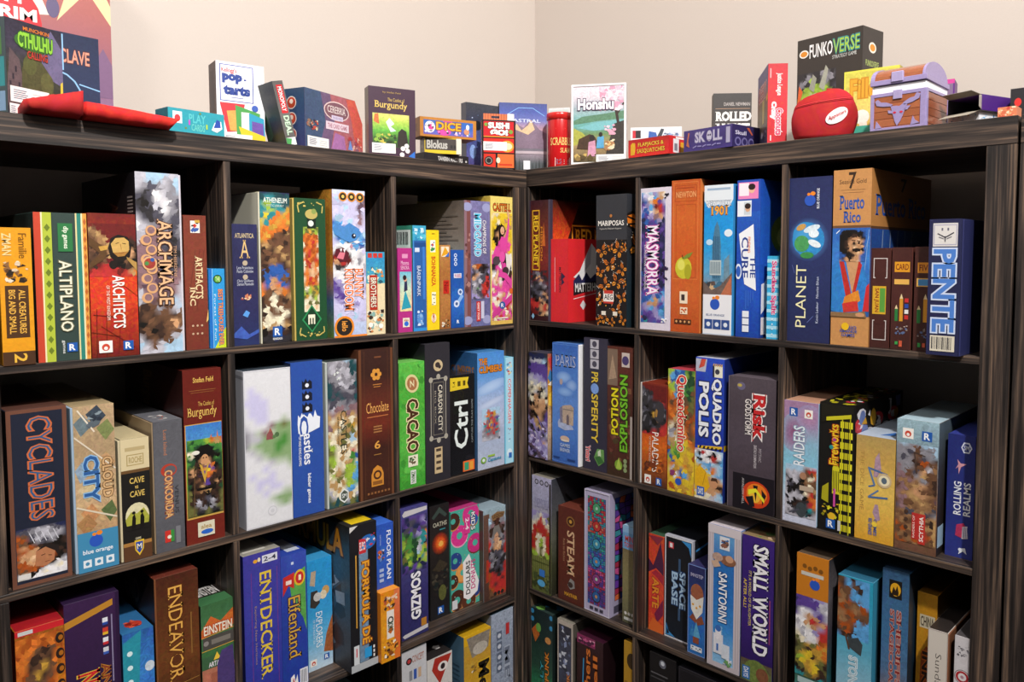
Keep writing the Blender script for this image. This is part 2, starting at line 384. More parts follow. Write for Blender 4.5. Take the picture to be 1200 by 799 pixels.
def butterfly(x, y, s, asp, rot, c='#d8741c'):
    o = []
    def pt(px, py): return (x+(px*math.cos(rot)-py*math.sin(rot))*s, y+(px*math.sin(rot)+py*math.cos(rot))*s*asp)
    for sg in (-1, 1):
        o += [P([pt(sg*a, b) for a, b in ((0, .1), (.35, .75), (1.0, .95), (1.05, .45), (.6, -.05), (.05, -.05))], '#1a1412'), P([pt(sg*a, b) for a, b in ((.05, .1), (.38, .62), (.82, .76), (.85, .42), (.5, .05))], c, .25),
              P([pt(sg*a, b) for a, b in ((.04, 0), (.65, -.1), (.85, -.5), (.5, -.85), (.15, -.6))], '#1a1412'), P([pt(sg*a, b) for a, b in ((.08, -.06), (.55, -.16), (.68, -.48), (.45, -.68), (.18, -.5))], '#e08c28', .25)]
        for ax, ay, bx, by in ((.08, .1, .75, .7), (.08, .08, .85, .42), (.1, -.08, .6, -.6)):
            (q0, q1), (q2, q3) = pt(sg*ax, ay), pt(sg*bx, by); o.append(LN(q0, q1, q2, q3, s*.07, '#1a1412'))
        for k in range(3): o.append(E(*pt(sg*(.95-.02*k), .85-.2*k), s*.05, '#f0e8d8'))
    (q0, q1), (q2, q3) = pt(0, .4), pt(0, -.5); o.append(LN(q0, q1, q2, q3, s*.14, '#1a1412'))
    return o
def rlogo(x, y, s, asp): return [R(x-s, y-s*asp, x+s, y+s*asp, '#1f58a8'), T('R', x-s*0.6, y-s*0.7*asp, x+s*0.6, y+s*0.7*asp, '#f2f2f2', b=0.03)]
def wlogo(x, y, s, asp): return [R(x-s, y-s*asp, x+s, y+s*asp, '#f0ece6'), E(x, y-0.1*s*asp, s*0.6, '#c8452e'), E(x, y-0.25*s*asp, s*0.3, '#f0ece6')]
def blueorange(x, y, s, asp): return [E(x, y, s, '#2a55b8', s*asp*0.95), E(x+s*0.5, y+s*1.15*asp, s*0.45, '#e8862a', s*0.35*asp), E(x-s*0.25, y+s*1.05*asp, s*0.3, '#e8862a', s*0.25*asp)]
def icons(n, x0, x1, y, s, asp, c, c2):
    return [z for i in range(n) for z in (R(x0+(x1-x0)*(i+.5)/n-s, y-s*asp, x0+(x1-x0)*(i+.5)/n+s, y+s*asp, c), E(x0+(x1-x0)*(i+.5)/n, y, s*0.5, c2))]

# box measures in metres: wall run, shelf row, position along the run, set-back, turn, width, height, depth
GEO = {
 'magenta': ('L', 1, -0.3702, 0.0060, 0.000, 0.0359, 0.1794, 0.19),
 'baren': ('L', 1, -0.3313, 0.0069, 0.000, 0.0349, 0.2282, 0.225),
 'bohn': ('L', 1, -0.2960, 0.0043, 0.000, 0.0325, 0.2192, 0.225),
 'woodbox': ('L', 1, -0.2593, 0.0068, 0.000, 0.0287, 0.1872, 0.19),
 'bluecirc': ('L', 1, -0.2277, 0.0074, 0.000, 0.0364, 0.1766, 0.19),
 'midgard': ('L', 1, -0.1909, 0.0054, 0.000, 0.0772, 0.2894, 0.295),
 'castell': ('L', 1, -0.1117, 0.0052, 0.000, 0.0691, 0.3036, 0.29),
 'atlantica': ('L', 1, -0.7176, 0.0099, 0.000, 0.0466, 0.2195, 0.225),
 'atheneum': ('L', 1, -0.6674, 0.0102, 0.000, 0.0603, 0.2798, 0.295),
 'evergreen': ('L', 1, -0.6001, 0.0120, 0.000, 0.0677, 0.2725, 0.295),
 'bunny': ('L', 1, -0.5190, 0.0090, 0.000, 0.0732, 0.2933, 0.295),
 'brothers': ('L', 1, -0.4432, 0.0119, 0.000, 0.0444, 0.1709, 0.19),
 'creatures': ('L', 1, -1.0601, -0.0004, 0.000, 0.0401, 0.2032, 0.225),
 'altiplano': ('L', 1, -1.0150, 0.0060, 0.000, 0.0699, 0.2276, 0.225),
 'architects': ('L', 1, -0.9435, 0.0051, 0.000, 0.0683, 0.2293, 0.225),
 'archmage': ('L', 1, -0.8737, 0.0054, 0.000, 0.0715, 0.2992, 0.29),
 'artifacts': ('L', 1, -0.7999, 0.0071, 0.000, 0.0373, 0.2316, 0.225),
 'treehouse': ('L', 1, -0.7599, 0.0076, 0.000, 0.0273, 0.1396, 0.12),
 'redplanet': ('R', 1, 0.0004, 0.0041, 0.000, 0.0710, 0.2937, 0.295),
 'matterhorn': ('R', 1, 0.0718, 0.0069, 0.000, 0.0563, 0.1989, 0.19),
 'mariposas': ('R', 1, 0.2203, 0.0025, 0.000, 0.0892, 0.2948, 0.295),
 'masmorra': ('R', 1, 0.3454, 0.0053, 0.000, 0.0786, 0.3030, 0.295),
 'newton': ('R', 1, 0.4252, 0.0075, 0.000, 0.0705, 0.3146, 0.295),
 'newyork': ('R', 1, 0.5049, 0.0087, 0.000, 0.0700, 0.2997, 0.295),
 'cure': ('R', 1, 0.5809, 0.0078, 0.000, 0.0510, 0.3049, 0.295),
 'sundae': ('R', 1, 0.6456, 0.0127, 0.000, 0.0241, 0.1584, 0.13),
 'planet': ('R', 1, 0.6904, 0.0091, 0.000, 0.0820, 0.3014, 0.295),
 'puerto': ('R', 1, 0.7757, 0.0077, 0.000, 0.0680, 0.3094, 0.295),
 'cv1': ('R', 1, 0.8441, 0.0117, 0.000, 0.0344, 0.1720, 0.19),
 'cv2': ('R', 1, 0.8806, 0.0099, 0.000, 0.0337, 0.1728, 0.19),
 'cv3': ('R', 1, 0.9181, 0.0089, 0.000, 0.0308, 0.1736, 0.19),
 'pente': ('R', 1, 0.9493, -0.0207, 0.000, 0.0516, 0.2168, 0.24),
 'cacao': ('L', 2, -0.3701, 0.0070, 0.000, 0.0660, 0.2749, 0.285),
 'carson': ('L', 2, -0.3037, 0.0043, 0.000, 0.0673, 0.3106, 0.295),
 'ctrl': ('L', 2, -0.2310, 0.0103, 0.000, 0.0713, 0.2314, 0.285),
 'climbers': ('L', 2, -0.1563, 0.0035, 0.000, 0.0833, 0.2775, 0.285),
 'copen': ('L', 2, -0.0713, 0.0020, 0.000, 0.0278, 0.2593, 0.295),
 'whitebox': ('L', 2, -0.7046, 0.0054, 0.000, 0.0898, 0.2937, 0.295),
 'bluecastle': ('L', 2, -0.6126, 0.0077, 0.000, 0.0653, 0.3003, 0.295),
 'kingcastle': ('L', 2, -0.5418, 0.0057, 0.000, 0.0692, 0.2946, 0.295),
 'chocolate': ('L', 2, -0.4699, 0.0022, 0.000, 0.0811, 0.3120, 0.295),
 'cyclades': ('L', 2, -1.0583, 0.0115, 0.000, 0.0778, 0.2718, 0.295),
 'cloud': ('L', 2, -0.9766, 0.0077, 0.000, 0.0612, 0.2661, 0.295),
 'cave': ('L', 2, -0.9118, 0.0072, 0.000, 0.0467, 0.2032, 0.225),
 'concordia': ('L', 2, -0.8606, 0.0066, 0.000, 0.0487, 0.2248, 0.225),
 'burgundy': ('L', 2, -0.8086, 0.0075, 0.000, 0.0651, 0.3062, 0.295),
 'scarf': ('R', 2, 0.0004, -0.0013, 0.000, 0.0676, 0.2618, 0.295),
 'paris': ('R', 2, 0.0789, 0.0045, 0.000, 0.0889, 0.2911, 0.295),
 'prosper': ('R', 2, 0.1761, 0.0109, 0.000, 0.0715, 0.3101, 0.295),
 'potion': ('R', 2, 0.2485, 0.0109, 0.000, 0.0749, 0.2953, 0.295),
 'paladins': ('R', 2, 0.3454, 0.0064, 0.000, 0.0739, 0.2245, 0.225),
 'queen': ('R', 2, 0.4215, 0.0062, 0.000, 0.0675, 0.2617, 0.295),
 'quadro': ('R', 2, 0.4902, 0.0071, 0.000, 0.0676, 0.2925, 0.295),
 'risk': ('R', 2, 0.5690, 0.0064, 0.000, 0.1025, 0.2627, 0.295),
 'raiders': ('R', 2, 0.6904, 0.0044, 0.000, 0.0676, 0.2300, 0.225),
 'fireworks': ('R', 2, 0.7593, 0.0071, 0.000, 0.0657, 0.2347, 0.225),
 'ra': ('R', 2, 0.8276, 0.0085, 0.000, 0.0674, 0.1854, 0.19),
 'scythia': ('R', 2, 0.8965, 0.0097, 0.000, 0.0679, 0.2241, 0.225),
 'rolling': ('R', 2, 0.9710, 0.0339, 0.000, 0.0421, 0.2058, 0.225),
 'sowing': ('L', 3, -0.3624, 0.0183, 0.000, 0.0710, 0.2923, 0.295),
 'gates': ('L', 3, -0.2630, 0.0483, 0.000, 0.0552, 0.2691, 0.295),
 'donut': ('L', 3, -0.2015, 0.0499, 0.000, 0.0867, 0.2420, 0.225),
 'roman': ('L', 3, -0.1145, 0.0338, 0.000, 0.0719, 0.2275, 0.225),
 'entdecker': ('L', 3, -0.7121, 0.0080, 0.000, 0.0709, 0.2930, 0.295),
 'elfenland': ('L', 3, -0.6342, 0.0212, 0.000, 0.0525, 0.2670, 0.295),
 'explorers': ('L', 3, -0.5663, 0.0486, 0.000, 0.0543, 0.2293, 0.225),
 'formula': ('L', 3, -0.5092, -0.0178, 0.000, 0.0621, 0.3018, 0.295),
 'orangegame': ('L', 3, -0.4404, -0.0124, -0.097, 0.0510, 0.1495, 0.19),
 'fire': ('L', 3, -1.0592, 0.0092, 0.000, 0.0638, 0.2765, 0.295),
 'purple': ('L', 3, -0.9947, 0.0103, 0.000, 0.0777, 0.2964, 0.295),
 'bluesmall': ('L', 3, -0.9144, 0.0080, 0.000, 0.0474, 0.2193, 0.225),
 'endeavor': ('L', 3, -0.8638, 0.0080, 0.000, 0.0714, 0.2974, 0.295),
 'einstein': ('L', 3, -0.7891, 0.0080, 0.000, 0.0565, 0.2254, 0.225),
 'house': ('R', 3, 0.0075, 0.0045, 0.000, 0.0679, 0.2926, 0.295),
 'steam': ('R', 3, 0.0931, 0.0109, 0.000, 0.0818, 0.2327, 0.225),
 'sagrada': ('R', 3, 0.1782, 0.0133, 0.000, 0.0776, 0.2914, 0.295),
 'smallbox': ('R', 3, 0.2848, 0.0246, 0.000, 0.0474, 0.2266, 0.225),
 'arctic': ('R', 3, 0.3506, 0.0369, 0.000, 0.0407, 0.2207, 0.225),
 'space': ('R', 3, 0.3947, 0.0372, 0.000, 0.0728, 0.2292, 0.225),
 'santa': ('R', 3, 0.4722, 0.0136, 0.000, 0.0436, 0.1919, 0.19),
 'santorini': ('R', 3, 0.5275, 0.0037, 0.000, 0.0760, 0.2953, 0.295),
 'smallworld': ('R', 3, 0.6072, 0.0022, 0.000, 0.0685, 0.2930, 0.295),
 'bluorange': ('R', 3, 0.7200, 0.0080, 0.000, 0.0623, 0.2851, 0.295),
 'stone': ('R', 3, 0.8006, 0.0080, 0.000, 0.0634, 0.2670, 0.295),
 'ship': ('R', 3, 0.8751, 0.0200, 0.000, 0.0450, 0.2960, 0.295),
 'yellow3': ('R', 3, 0.9277, 0.0500, 0.000, 0.0417, 0.2587, 0.295),
 'white3': ('R', 3, 0.9698, 0.0050, 0.000, 0.0209, 0.2203, 0.225),
 'se': ('R', 3, 0.9976, 0.0050, 0.000, 0.0247, 0.2225, 0.225),
 'w4a': ('L', 4, -0.3718, 0.0080, 0.000, 0.0661, 0.3212, 0.295),
 'w4b': ('L', 4, -0.3034, 0.0080, 0.000, 0.0698, 0.2777, 0.295),
 'w4c': ('L', 4, -0.1985, 0.0080, 0.000, 0.0830, 0.2919, 0.295),
 'w4d': ('L', 4, -0.1132, 0.0080, 0.000, 0.0706, 0.3159, 0.295),
 'sp4a': ('R', 4, 0.0004, 0.0080, 0.000, 0.0749, 0.2899, 0.295),
 'sp4b': ('R', 4, 0.0932, 0.0080, 0.000, 0.0507, 0.2905, 0.295),
 'sp4c': ('R', 4, 0.1590, 0.0080, 0.000, 0.0823, 0.2764, 0.295),
 'sp4d': ('R', 4, 0.3039, 0.0080, 0.000, 0.0284, 0.3090, 0.295),
 'b4a': ('R', 4, 0.3773, 0.0080, 0.000, 0.0695, 0.3100, 0.295),
 'b4b': ('R', 4, 0.4533, 0.0080, 0.000, 0.1103, 0.3038, 0.295),
 'cthulhu': ('L', 0, -1.0352, 0.0300, 0.445, 0.0900, 0.1443, 0.04),
 'lave': ('L', 0, -0.9480, 0.1000, 0.105, 0.0571, 0.1537, 0.04),
 'whiteb': ('R', 0, -0.0279, 0.1000, 0.508, 0.0561, 0.1648, 0.04),
 'farbox': ('R', 0, 1.0341, 0.0800, 0.055, 0.0360, 0.0549, 0.04),
 'teal': ('L', 0, -0.8129, 0.0250, 0.096, 0.0985, 0.0430, 0.04),
 'poptarts': ('L', 0, -0.7208, 0.0500, -0.146, 0.0838, 0.1414, 0.04),
 'cerebria': ('L', 0, -0.5724, 0.0100, 0.335, 0.1899, 0.1099, 0.04),
 'burgmini': ('L', 0, -0.4158, 0.0450, -0.298, 0.1018, 0.1458, 0.04),
 'dice': ('L', 0, -0.2862, 0.0382, -0.297, 0.1331, 0.0427, 0.04),
 'blokus': ('L', 0, -0.2707, 0.0436, -0.437, 0.0834, 0.0347, 0.04),
 'tavern': ('L', 0, -0.2818, 0.0300, -0.028, 0.1224, 0.0202, 0.04),
 'stars': ('L', 0, -0.0807, 0.1300, -0.163, 0.0929, 0.1710, 0.04),
 'sushi': ('L', 0, -0.1073, 0.0400, -0.582, 0.0803, 0.1143, 0.04),
 'astral': ('L', 0, -0.0388, 0.0550, -0.625, 0.1179, 0.1659, 0.04),
 'honshu': ('R', 0, 0.1360, 0.0060, 0.541, 0.1308, 0.1835, 0.04),
 'flap': ('R', 0, 0.3135, 0.0010, -0.036, 0.1110, 0.0378, 0.04),
 'cardbox': ('R', 0, 0.2241, 0.1200, 0.613, 0.1195, 0.0900, 0.04),
 'skull': ('R', 0, 0.4513, 0.0015, -0.132, 0.1247, 0.0431, 0.04),
 'roller': ('R', 0, 0.3998, 0.2000, 0.685, 0.0861, 0.1566, 0.04),
 'redtall': ('R', 0, 0.6466, 0.0040, 0.610, 0.0342, 0.1475, 0.04),
 'funko': ('R', 0, 0.6447, 0.1200, -0.135, 0.1390, 0.2109, 0.04),
 'fille': ('R', 0, 0.7631, 0.0700, 0.110, 0.0960, 0.1230, 0.04),
 'chest': ('R', 0, 0.8393, 0.0038, -0.032, 0.0910, 0.0639, 0.04),
 'uno': ('R', 0, 0.9993, 0.0500, 1.230, 0.1224, 0.0472, 0.04),
}

GEO.update({
 'yellow3': ('R', 3, 0.9248, 0.05, 0, 0.0325, 0.2587, 0.29), 'white3': ('R', 3, 0.9580, 0.005, 0, 0.0330, 0.2203, 0.225),
 'orangegame': ('L', 3, -0.4462, -0.03, 0, 0.0462, 0.1495, 0.19), 'floorplan': ('L', 3, -0.4440, -0.0095, 0, 0.0435, 0.1364, 0.19),
 'formula': ('L', 3, -0.5092, -0.0178, 0, 0.0621, 0.3018, 0.295),
 'poptarts': ('L', 0, -0.7083, 0.08, -0.146, 0.0856, 0.1488, 0.05), 'lave': ('L', 0, -0.9856, 0.14, 0.122, 0.1086, 0.1653, 0.03),
 'fille': ('R', 0, 0.7388, 0.125, 0.11, 0.0998, 0.1364, 0.025), 'funko': ('R', 0, 0.6091, 0.19, -0.135, 0.1458, 0.2316, 0.075),
 'scott': ('L', 0, -1.110, 0.300, 0, 0.296, 0.37, 0.07), 'redtall': ('R', 0, 0.6440, 0.006, 0.66, 0.0360, 0.1475, 0.125),
})
def dep(k, d): GEO[k] = GEO[k][:7]+(d,)
for k, d in dict(cthulhu=.04, whiteb=.04, teal=.045, burgmini=.03, dice=.06, blokus=.05, tavern=.08, stars=.025, sushi=.022, astral=.03, honshu=.022, flap=.055, cardbox=.025, skull=.085, roller=.03, farbox=.05).items(): dep(k, d)

# ================================================================== back bookcase, top shelf, left cube
game_box('creatures', 'amber yellow game box with brown title panel, leftmost on the top shelf', '#e0981a', [
    R(0, 0, 1, .1, '#4a2f1c'), T('2', .35, .02, .75, .085, '#e8b440', 'd'), R(.14, .2, .86, .58, '#4c3018'),
    T('ALL CREATURES', .55, .23, .76, .55, '#e4ad48', 'd'), T('BIG AND SMALL', .24, .23, .45, .55, '#e4ad48', 'd'),
    S(.1, .6, .9, .76, ['#5a3a20', '#e8d8c0', '#8a6038', '#2a2018', '#d8c0a0'], 26, .13, 4), T('ZMAN', .1, .8, .38, .96, '#f2d090', 'd'), T('Familie', .6, .78, .85, .96, '#7a5010', 'd', b=.0)], sidec='#c8861a', topc='#6a3a20')
game_box('altiplano', 'striped red, lime, dark green and orange game box beside the amber one', '#32433e', [
    R(0, 0, .13, 1, '#c2442c'), R(.13, 0, .16, 1, '#e8dcb0'), R(.16, 0, .33, 1, '#aebc3c'), R(.33, 0, .35, 1, '#2a3834'),
    *[P([(.245, .05+i*.075), (.3, .075+i*.075), (.245, .1+i*.075), (.19, .075+i*.075)], '#6a7c24') for i in range(12)],
    R(.78, 0, .81, 1, '#dccf98'), R(.81, 0, .89, 1, '#2f8072'), R(.89, 0, .92, 1, '#e8dcb0'), R(.92, 0, 1, 1, '#dc9a44'),
    *[P([(.96, .02+i*.06), (.99, .045+i*.06), (.96, .07+i*.06), (.93, .045+i*.06)], '#b8622c') for i in range(16)],
    R(.44, .74, .72, .93, '#2c7440'), T('dlp games', .52, .76, .64, .91, '#e4ecd8', 'd'),
    T('ALTIPLANO', .44, .2, .68, .68, '#e9e4cc', 'd', '#6a6a50', .01), *rlogo(.64, .09, .1, .307), T('games', .44, .05, .5, .14, '#d0d4d0', 'd')], sidec='#2a3a36', topc='#3a3024')
game_box('architects', 'red and orange game box with a woman portrait, right of the striped box', '#9a2c18', [
    G(0, 0, 1, 1, ['#6a1c12', '#a8301a', '#cf3f1c', '#d8401e', '#a02c1c', '#6c2018'], .5),
    PX(0, .56, 1, .93, 'RRRRRRRRRR tbRRRRRRRR bBtRRRRRRR dbBtRdkkdR bdbBtdsskd dbdbBkscsk bdbdtksssk dbdbRkkbkk bdRrrkkddt RrrrrrRrto rrrrrrrrrr'), P([(.40, .76), (.46, .83), (.62, .855), (.82, .84), (.9, .78), (.86, .7), (.7, .665), (.56, .66), (.44, .70)], '#1c1410', .1), E(.5, .645, .09, '#1c1410', .03), P([(.46, .79), (.56, .83), (.74, .835), (.84, .81), (.85, .75), (.74, .705), (.6, .70), (.5, .73)], '#caa45c', .2), P([(.5, .73), (.6, .7), (.74, .705), (.84, .74), (.66, .73)], '#a87838', .2), LN(.56, .79, .63, .80, .014, '#2c1c10'), LN(.7, .795, .78, .79, .014, '#2c1c10'), LN(.66, .79, .68, .752, .012, '#9a6c34'), LN(.62, .728, .74, .73, .012, '#8a4024'), P([(0, .84), (.34, .76), (.38, .72), (.3, .68), (.02, .62), (.02, .66), (.24, .72), (0, .78)], '#5c4024', .3), P([(.2, .77), (.4, .78), (.38, .75), (.24, .74)], '#c89a48', .2), P([(.78, .7), (1, .66), (1, .6), (.8, .68)], '#b08a4a'), LN(.05, .3, .5, .28, .012, '#4a140c'), LN(.1, .0, .12, .34, .012, '#4a140c'), LN(.3, 0, .32, .3, .012, '#4a140c'), LN(0, .18, .6, .14, .012, '#4a140c'), LN(.7, .5, 1, .42, .01, '#5a180c'), LN(.2, .22, .9, .06, .01, '#5a180c'), LN(.55, 0, .6, .2, .01, '#5a180c'),
    T('ARCHITECTS', .46, .2, .72, .57, '#f4efe8', 'd'), T('OF THE WEST KINGDOM', .33, .26, .4, .5, '#efe0d0', 'd', b=.0), *wlogo(.28, .075, .14, .297), *rlogo(.76, .075, .11, .297)], sidec='#8a2418', topc='#7a2018')
game_box('archmage', 'tall pale purple game box with tan ornamental letters and a black side', '#9b93a8', [
    PX(0, 0, 1, 1, 'llaaall llaalga lgGglga GKGwlgg KkGlwgG GKKGwgK lGKGgGG wlgmgGg llmmmGg lmmmGKG mmmmGKG mmmmGKK mmmmGKG mmmMGGm mmmMMmm mMmMmml lmmmMml lgMbgal bdbgbla dbdbbdb kdbdbsb dbkdbbl ldbdbla alblaaa llllaaa'),
    *[z for i in range(8) for z in (E(.2+.12*(i % 2), .31+.053*i, .13, '#d4a070'), E(.22+.1*(i % 2), .312+.053*i, .085, '#8a6a70', None, .4))], E(.27, .5, .17, '#d8a878'), E(.27, .5, .13, '#9a3a30', None, .5), E(.2, .5, .05, '#4a8a4a'), E(.33, .52, .05, '#3a5a9a'),
    T('ARCHMAGE', .46, .27, .8, .745, '#e4b488', 'd', '#4a3028', .012, True), T('TIM HEERDINK', .83, .42, .9, .6, '#c89a78', 'd', b=0)],
    left=[G(0, 0, 1, 1, ['#181418', '#221c20', '#161418'], .4), T('ARCHMAGE', .55, .3, .7, .85, '#5a4028', 'd'), *[R(.87, .74+i*.02, .96, .75+i*.02, '#8a8480') for i in range(7)]], sidec='#17141a', lip=('r', .06, '#d0ccd4'))
game_box('artifacts', 'narrow maroon game box with cream title, beside the tall purple box', '#7c3a2a', [
    G(0, 0, 1, 1, ['#703024', '#803c2a', '#7a3828'], .3), *[LN(.1+.2*i, .3, .5+.2*i, .75, .02, '#5c2a20') for i in range(3)], R(.3, .87, .72, .96, '#e8e0d8'), S(.3, .87, .72, .96, ['#c83a2c', '#3a5aa0', '#2a2a2a'], 8, .12, 3), R(.5, .945, .72, .965, '#c8a040'),
    T('ARTIFACTS', .46, .38, .8, .7, '#e8cfa0', 'd', sf=True), T('INC', .2, .33, .46, .47, '#e8cfa0', 'd', sf=True), *[E(.3+.2*i, .12+.06*j, .05, '#c8a888') for i in range(3) for j in range(2)], P([(.9, .2), (1, .3), (1, .22)], '#e8c070')], sidec='#6a3024')
game_box('treehouse', 'small bright blue game box with orange title, at the right end of its cube', '#2f96d6', [
    R(0, 0, .2, 1, '#1f6cc0'), R(.2, 0, .24, 1, '#8ac4ea'), P([(.3, 0), (1, 0), (1, .26)], '#c8d82c'), E(.55, .87, .28, '#2a3a1c'), E(.55, .87, .22, '#3f9a30'), T('THE', .4, .84, .7, .9, '#d8e8a0'),
    T('BEST TREEHOUSE EVER', .56, .03, .86, .74, '#f0962c', 'd', '#5a4a9a'), T('Forest of Fun', .3, .1, .42, .68, '#d8ecf8', 'd', b=0)])
# ------------------------------------------------------------------ back bookcase, top shelf, middle cube
game_box('atlantica', 'navy blue game box with a golden letter A, left end of the middle cube', '#2a2c54', [
    G(0, 0, 1, 1, ['#26305e', '#2c2c56', '#2a2a50', '#2c2e58'], .35), T('ATLANTICA', .12, .885, .88, .925, '#c8b48a', sf=True), T('A', .3, .72, .7, .87, '#dcb87c', b=.0, sf=True),
    *[T(s, .18, y, .82, y+.025, '#c8ccd8', b=0) for s, y in (('Leo Francisco', .63), ('Paolo Colombo', .6), ('Chris Quilliams', .52), ('Damien Mammoliti', .495))], E(.5, .68, .1, '#b8a890'), E(.5, .565, .1, '#b8a890'),
    S(.3, .37, .75, .43, ['#c87a5a', '#e8c8a0', '#a04a4a'], 10, .12, 5), P([(.36, .25), (.55, .23), (.65, .27), (.5, .29)], '#5a9ae0'), P([(0, .1), (.3, .16), (.6, .09), (1, .13), (1, .1), (.5, .05), (0, .07)], '#3f5cb0', .4)], sidec='#20203c')
game_box('atheneum', 'tall game box painted with green aurora over a library and a blue-haired woman', '#3a5066', [
    PX(0, 0, 1, 1, 'nnQQnn QqqQQQ qfqqQQ qqfqqY qyqoYo yqoYoY YoYoob oYobdt Yodbbb btbbdb dbdtbb bdbbtb dbBbdt bduudb duuuub dusubd ousoub obdsob dbcdbt dbcbdb dcbcbb dcbbcd bcccbd tctctd kdnndk KKnnKK kKKKKk'), T('ATHENEUM', .1, .93, .92, .965, '#dfe8e0', sf=True), T('MYSTIC LIBRARY', .22, .905, .8, .92, '#c8d8d0', b=0), *rlogo(.5, .075, .16, .215), T('RENEGADE', .34, .02, .66, .035, '#e0e0e0')],
    left=[G(0, 0, 1, 1, ['#182420', '#1c2c28', '#203028'], .5), R(.94, 0, 1, 1, '#c8c4a0')], sidec='#1c2824', lip=('l', .05, '#cfcbb8'))
game_box('evergreen', 'dark green game box with gold scrolls and a red tree panel', '#1d4a2c', [
    PX(.27, .2, .76, .8, 'hfhfhf fhYhfh OoOoOc oOoroo cOorOc OorOoO cOroOc oroOrO cOrsoO cosSoc OosSsO coroOc toOrot hcfYhf fhfhYh hYchfc cchchc cSccSc cccScc'), R(.4, .79, .68, .86, '#14241c'), E(.52, .825, .09, '#d8e0d8'), E(.54, .89, .2, '#b8a860', .035), E(.62, .91, .08, '#8a9a50'),
    P([(.5, .25), (.82, .145), (.5, .05), (.18, .145)], '#2f8a54'), P([(.5, .235), (.76, .145), (.5, .065), (.24, .145)], '#173a24'), T('E', .38, .11, .6, .18, '#f0ead0', 'd', b=.03),
    *[LN(x0, y0, x1, y1, .035, '#c8b460') for x0, y0, x1, y1 in ((.1, .95, .3, .975), (.1, .95, .14, .9), (.88, .96, .7, .975), (.9, .95, .88, .9), (.1, .05, .3, .025), (.1, .05, .14, .09), (.88, .05, .7, .025), (.9, .05, .88, .09))], S(.08, .02, .92, .06, ['#c8b460'], 8, .05, 3), S(.08, .94, .92, .98, ['#c8b460'], 8, .05, 6)],
    left=[R(.9, 0, 1, 1, '#b8a04a')], sidec='#15301e', lip=('l', .045, '#c8b060'))
game_box('bunny', 'pale lavender game box with a roaring blue rabbit, orange title and badges', '#c6cde6', [
    G(0, 0, 1, 1, ['#b0bfe0', '#c8d2ea', '#c4c0e0', '#b8bce0', '#ccd4ec'], .3), PX(0, .1, 1, .97, 'VVVVVVM VaVVVVM VVaVVMm VVVVVMV VaVVVmV uUVaVmV UuuUVVV aUuuUUa VuUkwUu VwwwUua wKkwwwV RrsKwlw RsrRwgw wKKwwwl wwwwwVv vwwwVVV PvwVVVV PPvVVVv vPPVVVV VvPvVVV VVvVvVV VVVVVVV VaVVaVV VVVVVVV'), *[z for i in range(3) for z in (E(.32+.26*i, .955, .13, '#e09028'), E(.32+.26*i, .955, .1, '#2a2420'), E(.32+.26*i, .955, .045, '#e8c060'))],
    P([(.04, .56), (.08, .6), (.3, .61), (.48, .575), (.44, .52), (.2, .51)], '#5a1c28', .1), P([(.1, .54), (.2, .58), (.36, .575), (.3, .53)], '#d87888', .1), P([(.3, .6), (.34, .575), (.38, .6)], '#f0ecec'), P([(.2, .6), (.24, .58), (.27, .605)], '#f0ecec'), P([(.0, .74), (.1, .78), (.34, .75), (.5, .78), (.8, .74), (.84, .70), (.7, .66), (.5, .645), (.3, .665), (.04, .7)], '#4a86c4', .3), P([(.5, .62), (.56, .64), (.6, .62), (.56, .605)], '#c88a98'), E(.63, .69, .07, '#1c2438'), E(.65, .695, .025, '#f4f4f4'), LN(.5, .62, .98, .66, .01, '#a8a0c0'), LN(.5, .6, .98, .62, .01, '#a8a0c0'),
    T('BUNNY', .62, .26, .9, .47, '#e8763c', 'd', '#f4ecf0', sf=True), T('KINGDOM', .32, .18, .6, .47, '#e8763c', 'd', '#f4ecf0', sf=True), E(.3, .07, .3, '#e88a24'), E(.3, .07, .24, '#2a2420'), T('iello', .22, .04, .4, .11, '#f0a040', 'd'), R(.0, 0, 1, .012, '#e8862a')],
    left=[G(0, 0, 1, 1, ['#6a8a3a', '#4a6a90', '#c8842c', '#b8782c', '#c88a34'], .7)], sidec='#a8702c', topc='#3a2a1c')
game_box('brothers', 'small beige and teal game box with a red vertical title, right end of its cube', '#e4d4ac', [
    R(0, .62, 1, 1, '#3a98be'), G(0, .62, 1, .95, ['#4aa4b8', '#2f8cc0'], .5), *[R(.1+.28*i, .93, .32+.28*i, .985, '#c8382c') for i in range(3)], S(.05, .6, .95, .82, ['#2a5a6a', '#d88a4a', '#f0e4c8', '#7ac0a0'], 26, .15, 5), S(.02, .02, .98, .3, ['#c87a44', '#f4ecd8', '#3a3028', '#8ab0a8', '#d8a870'], 40, .15, 8), R(.16, .3, .58, .72, '#b8301e'), T('BROTHERS', .22, .33, .52, .69, '#f2e6d0', 'd', '#5a1410'), E(.2, .12, .12, '#f8f4ea'), E(.75, .1, .12, '#f8f4ea')])
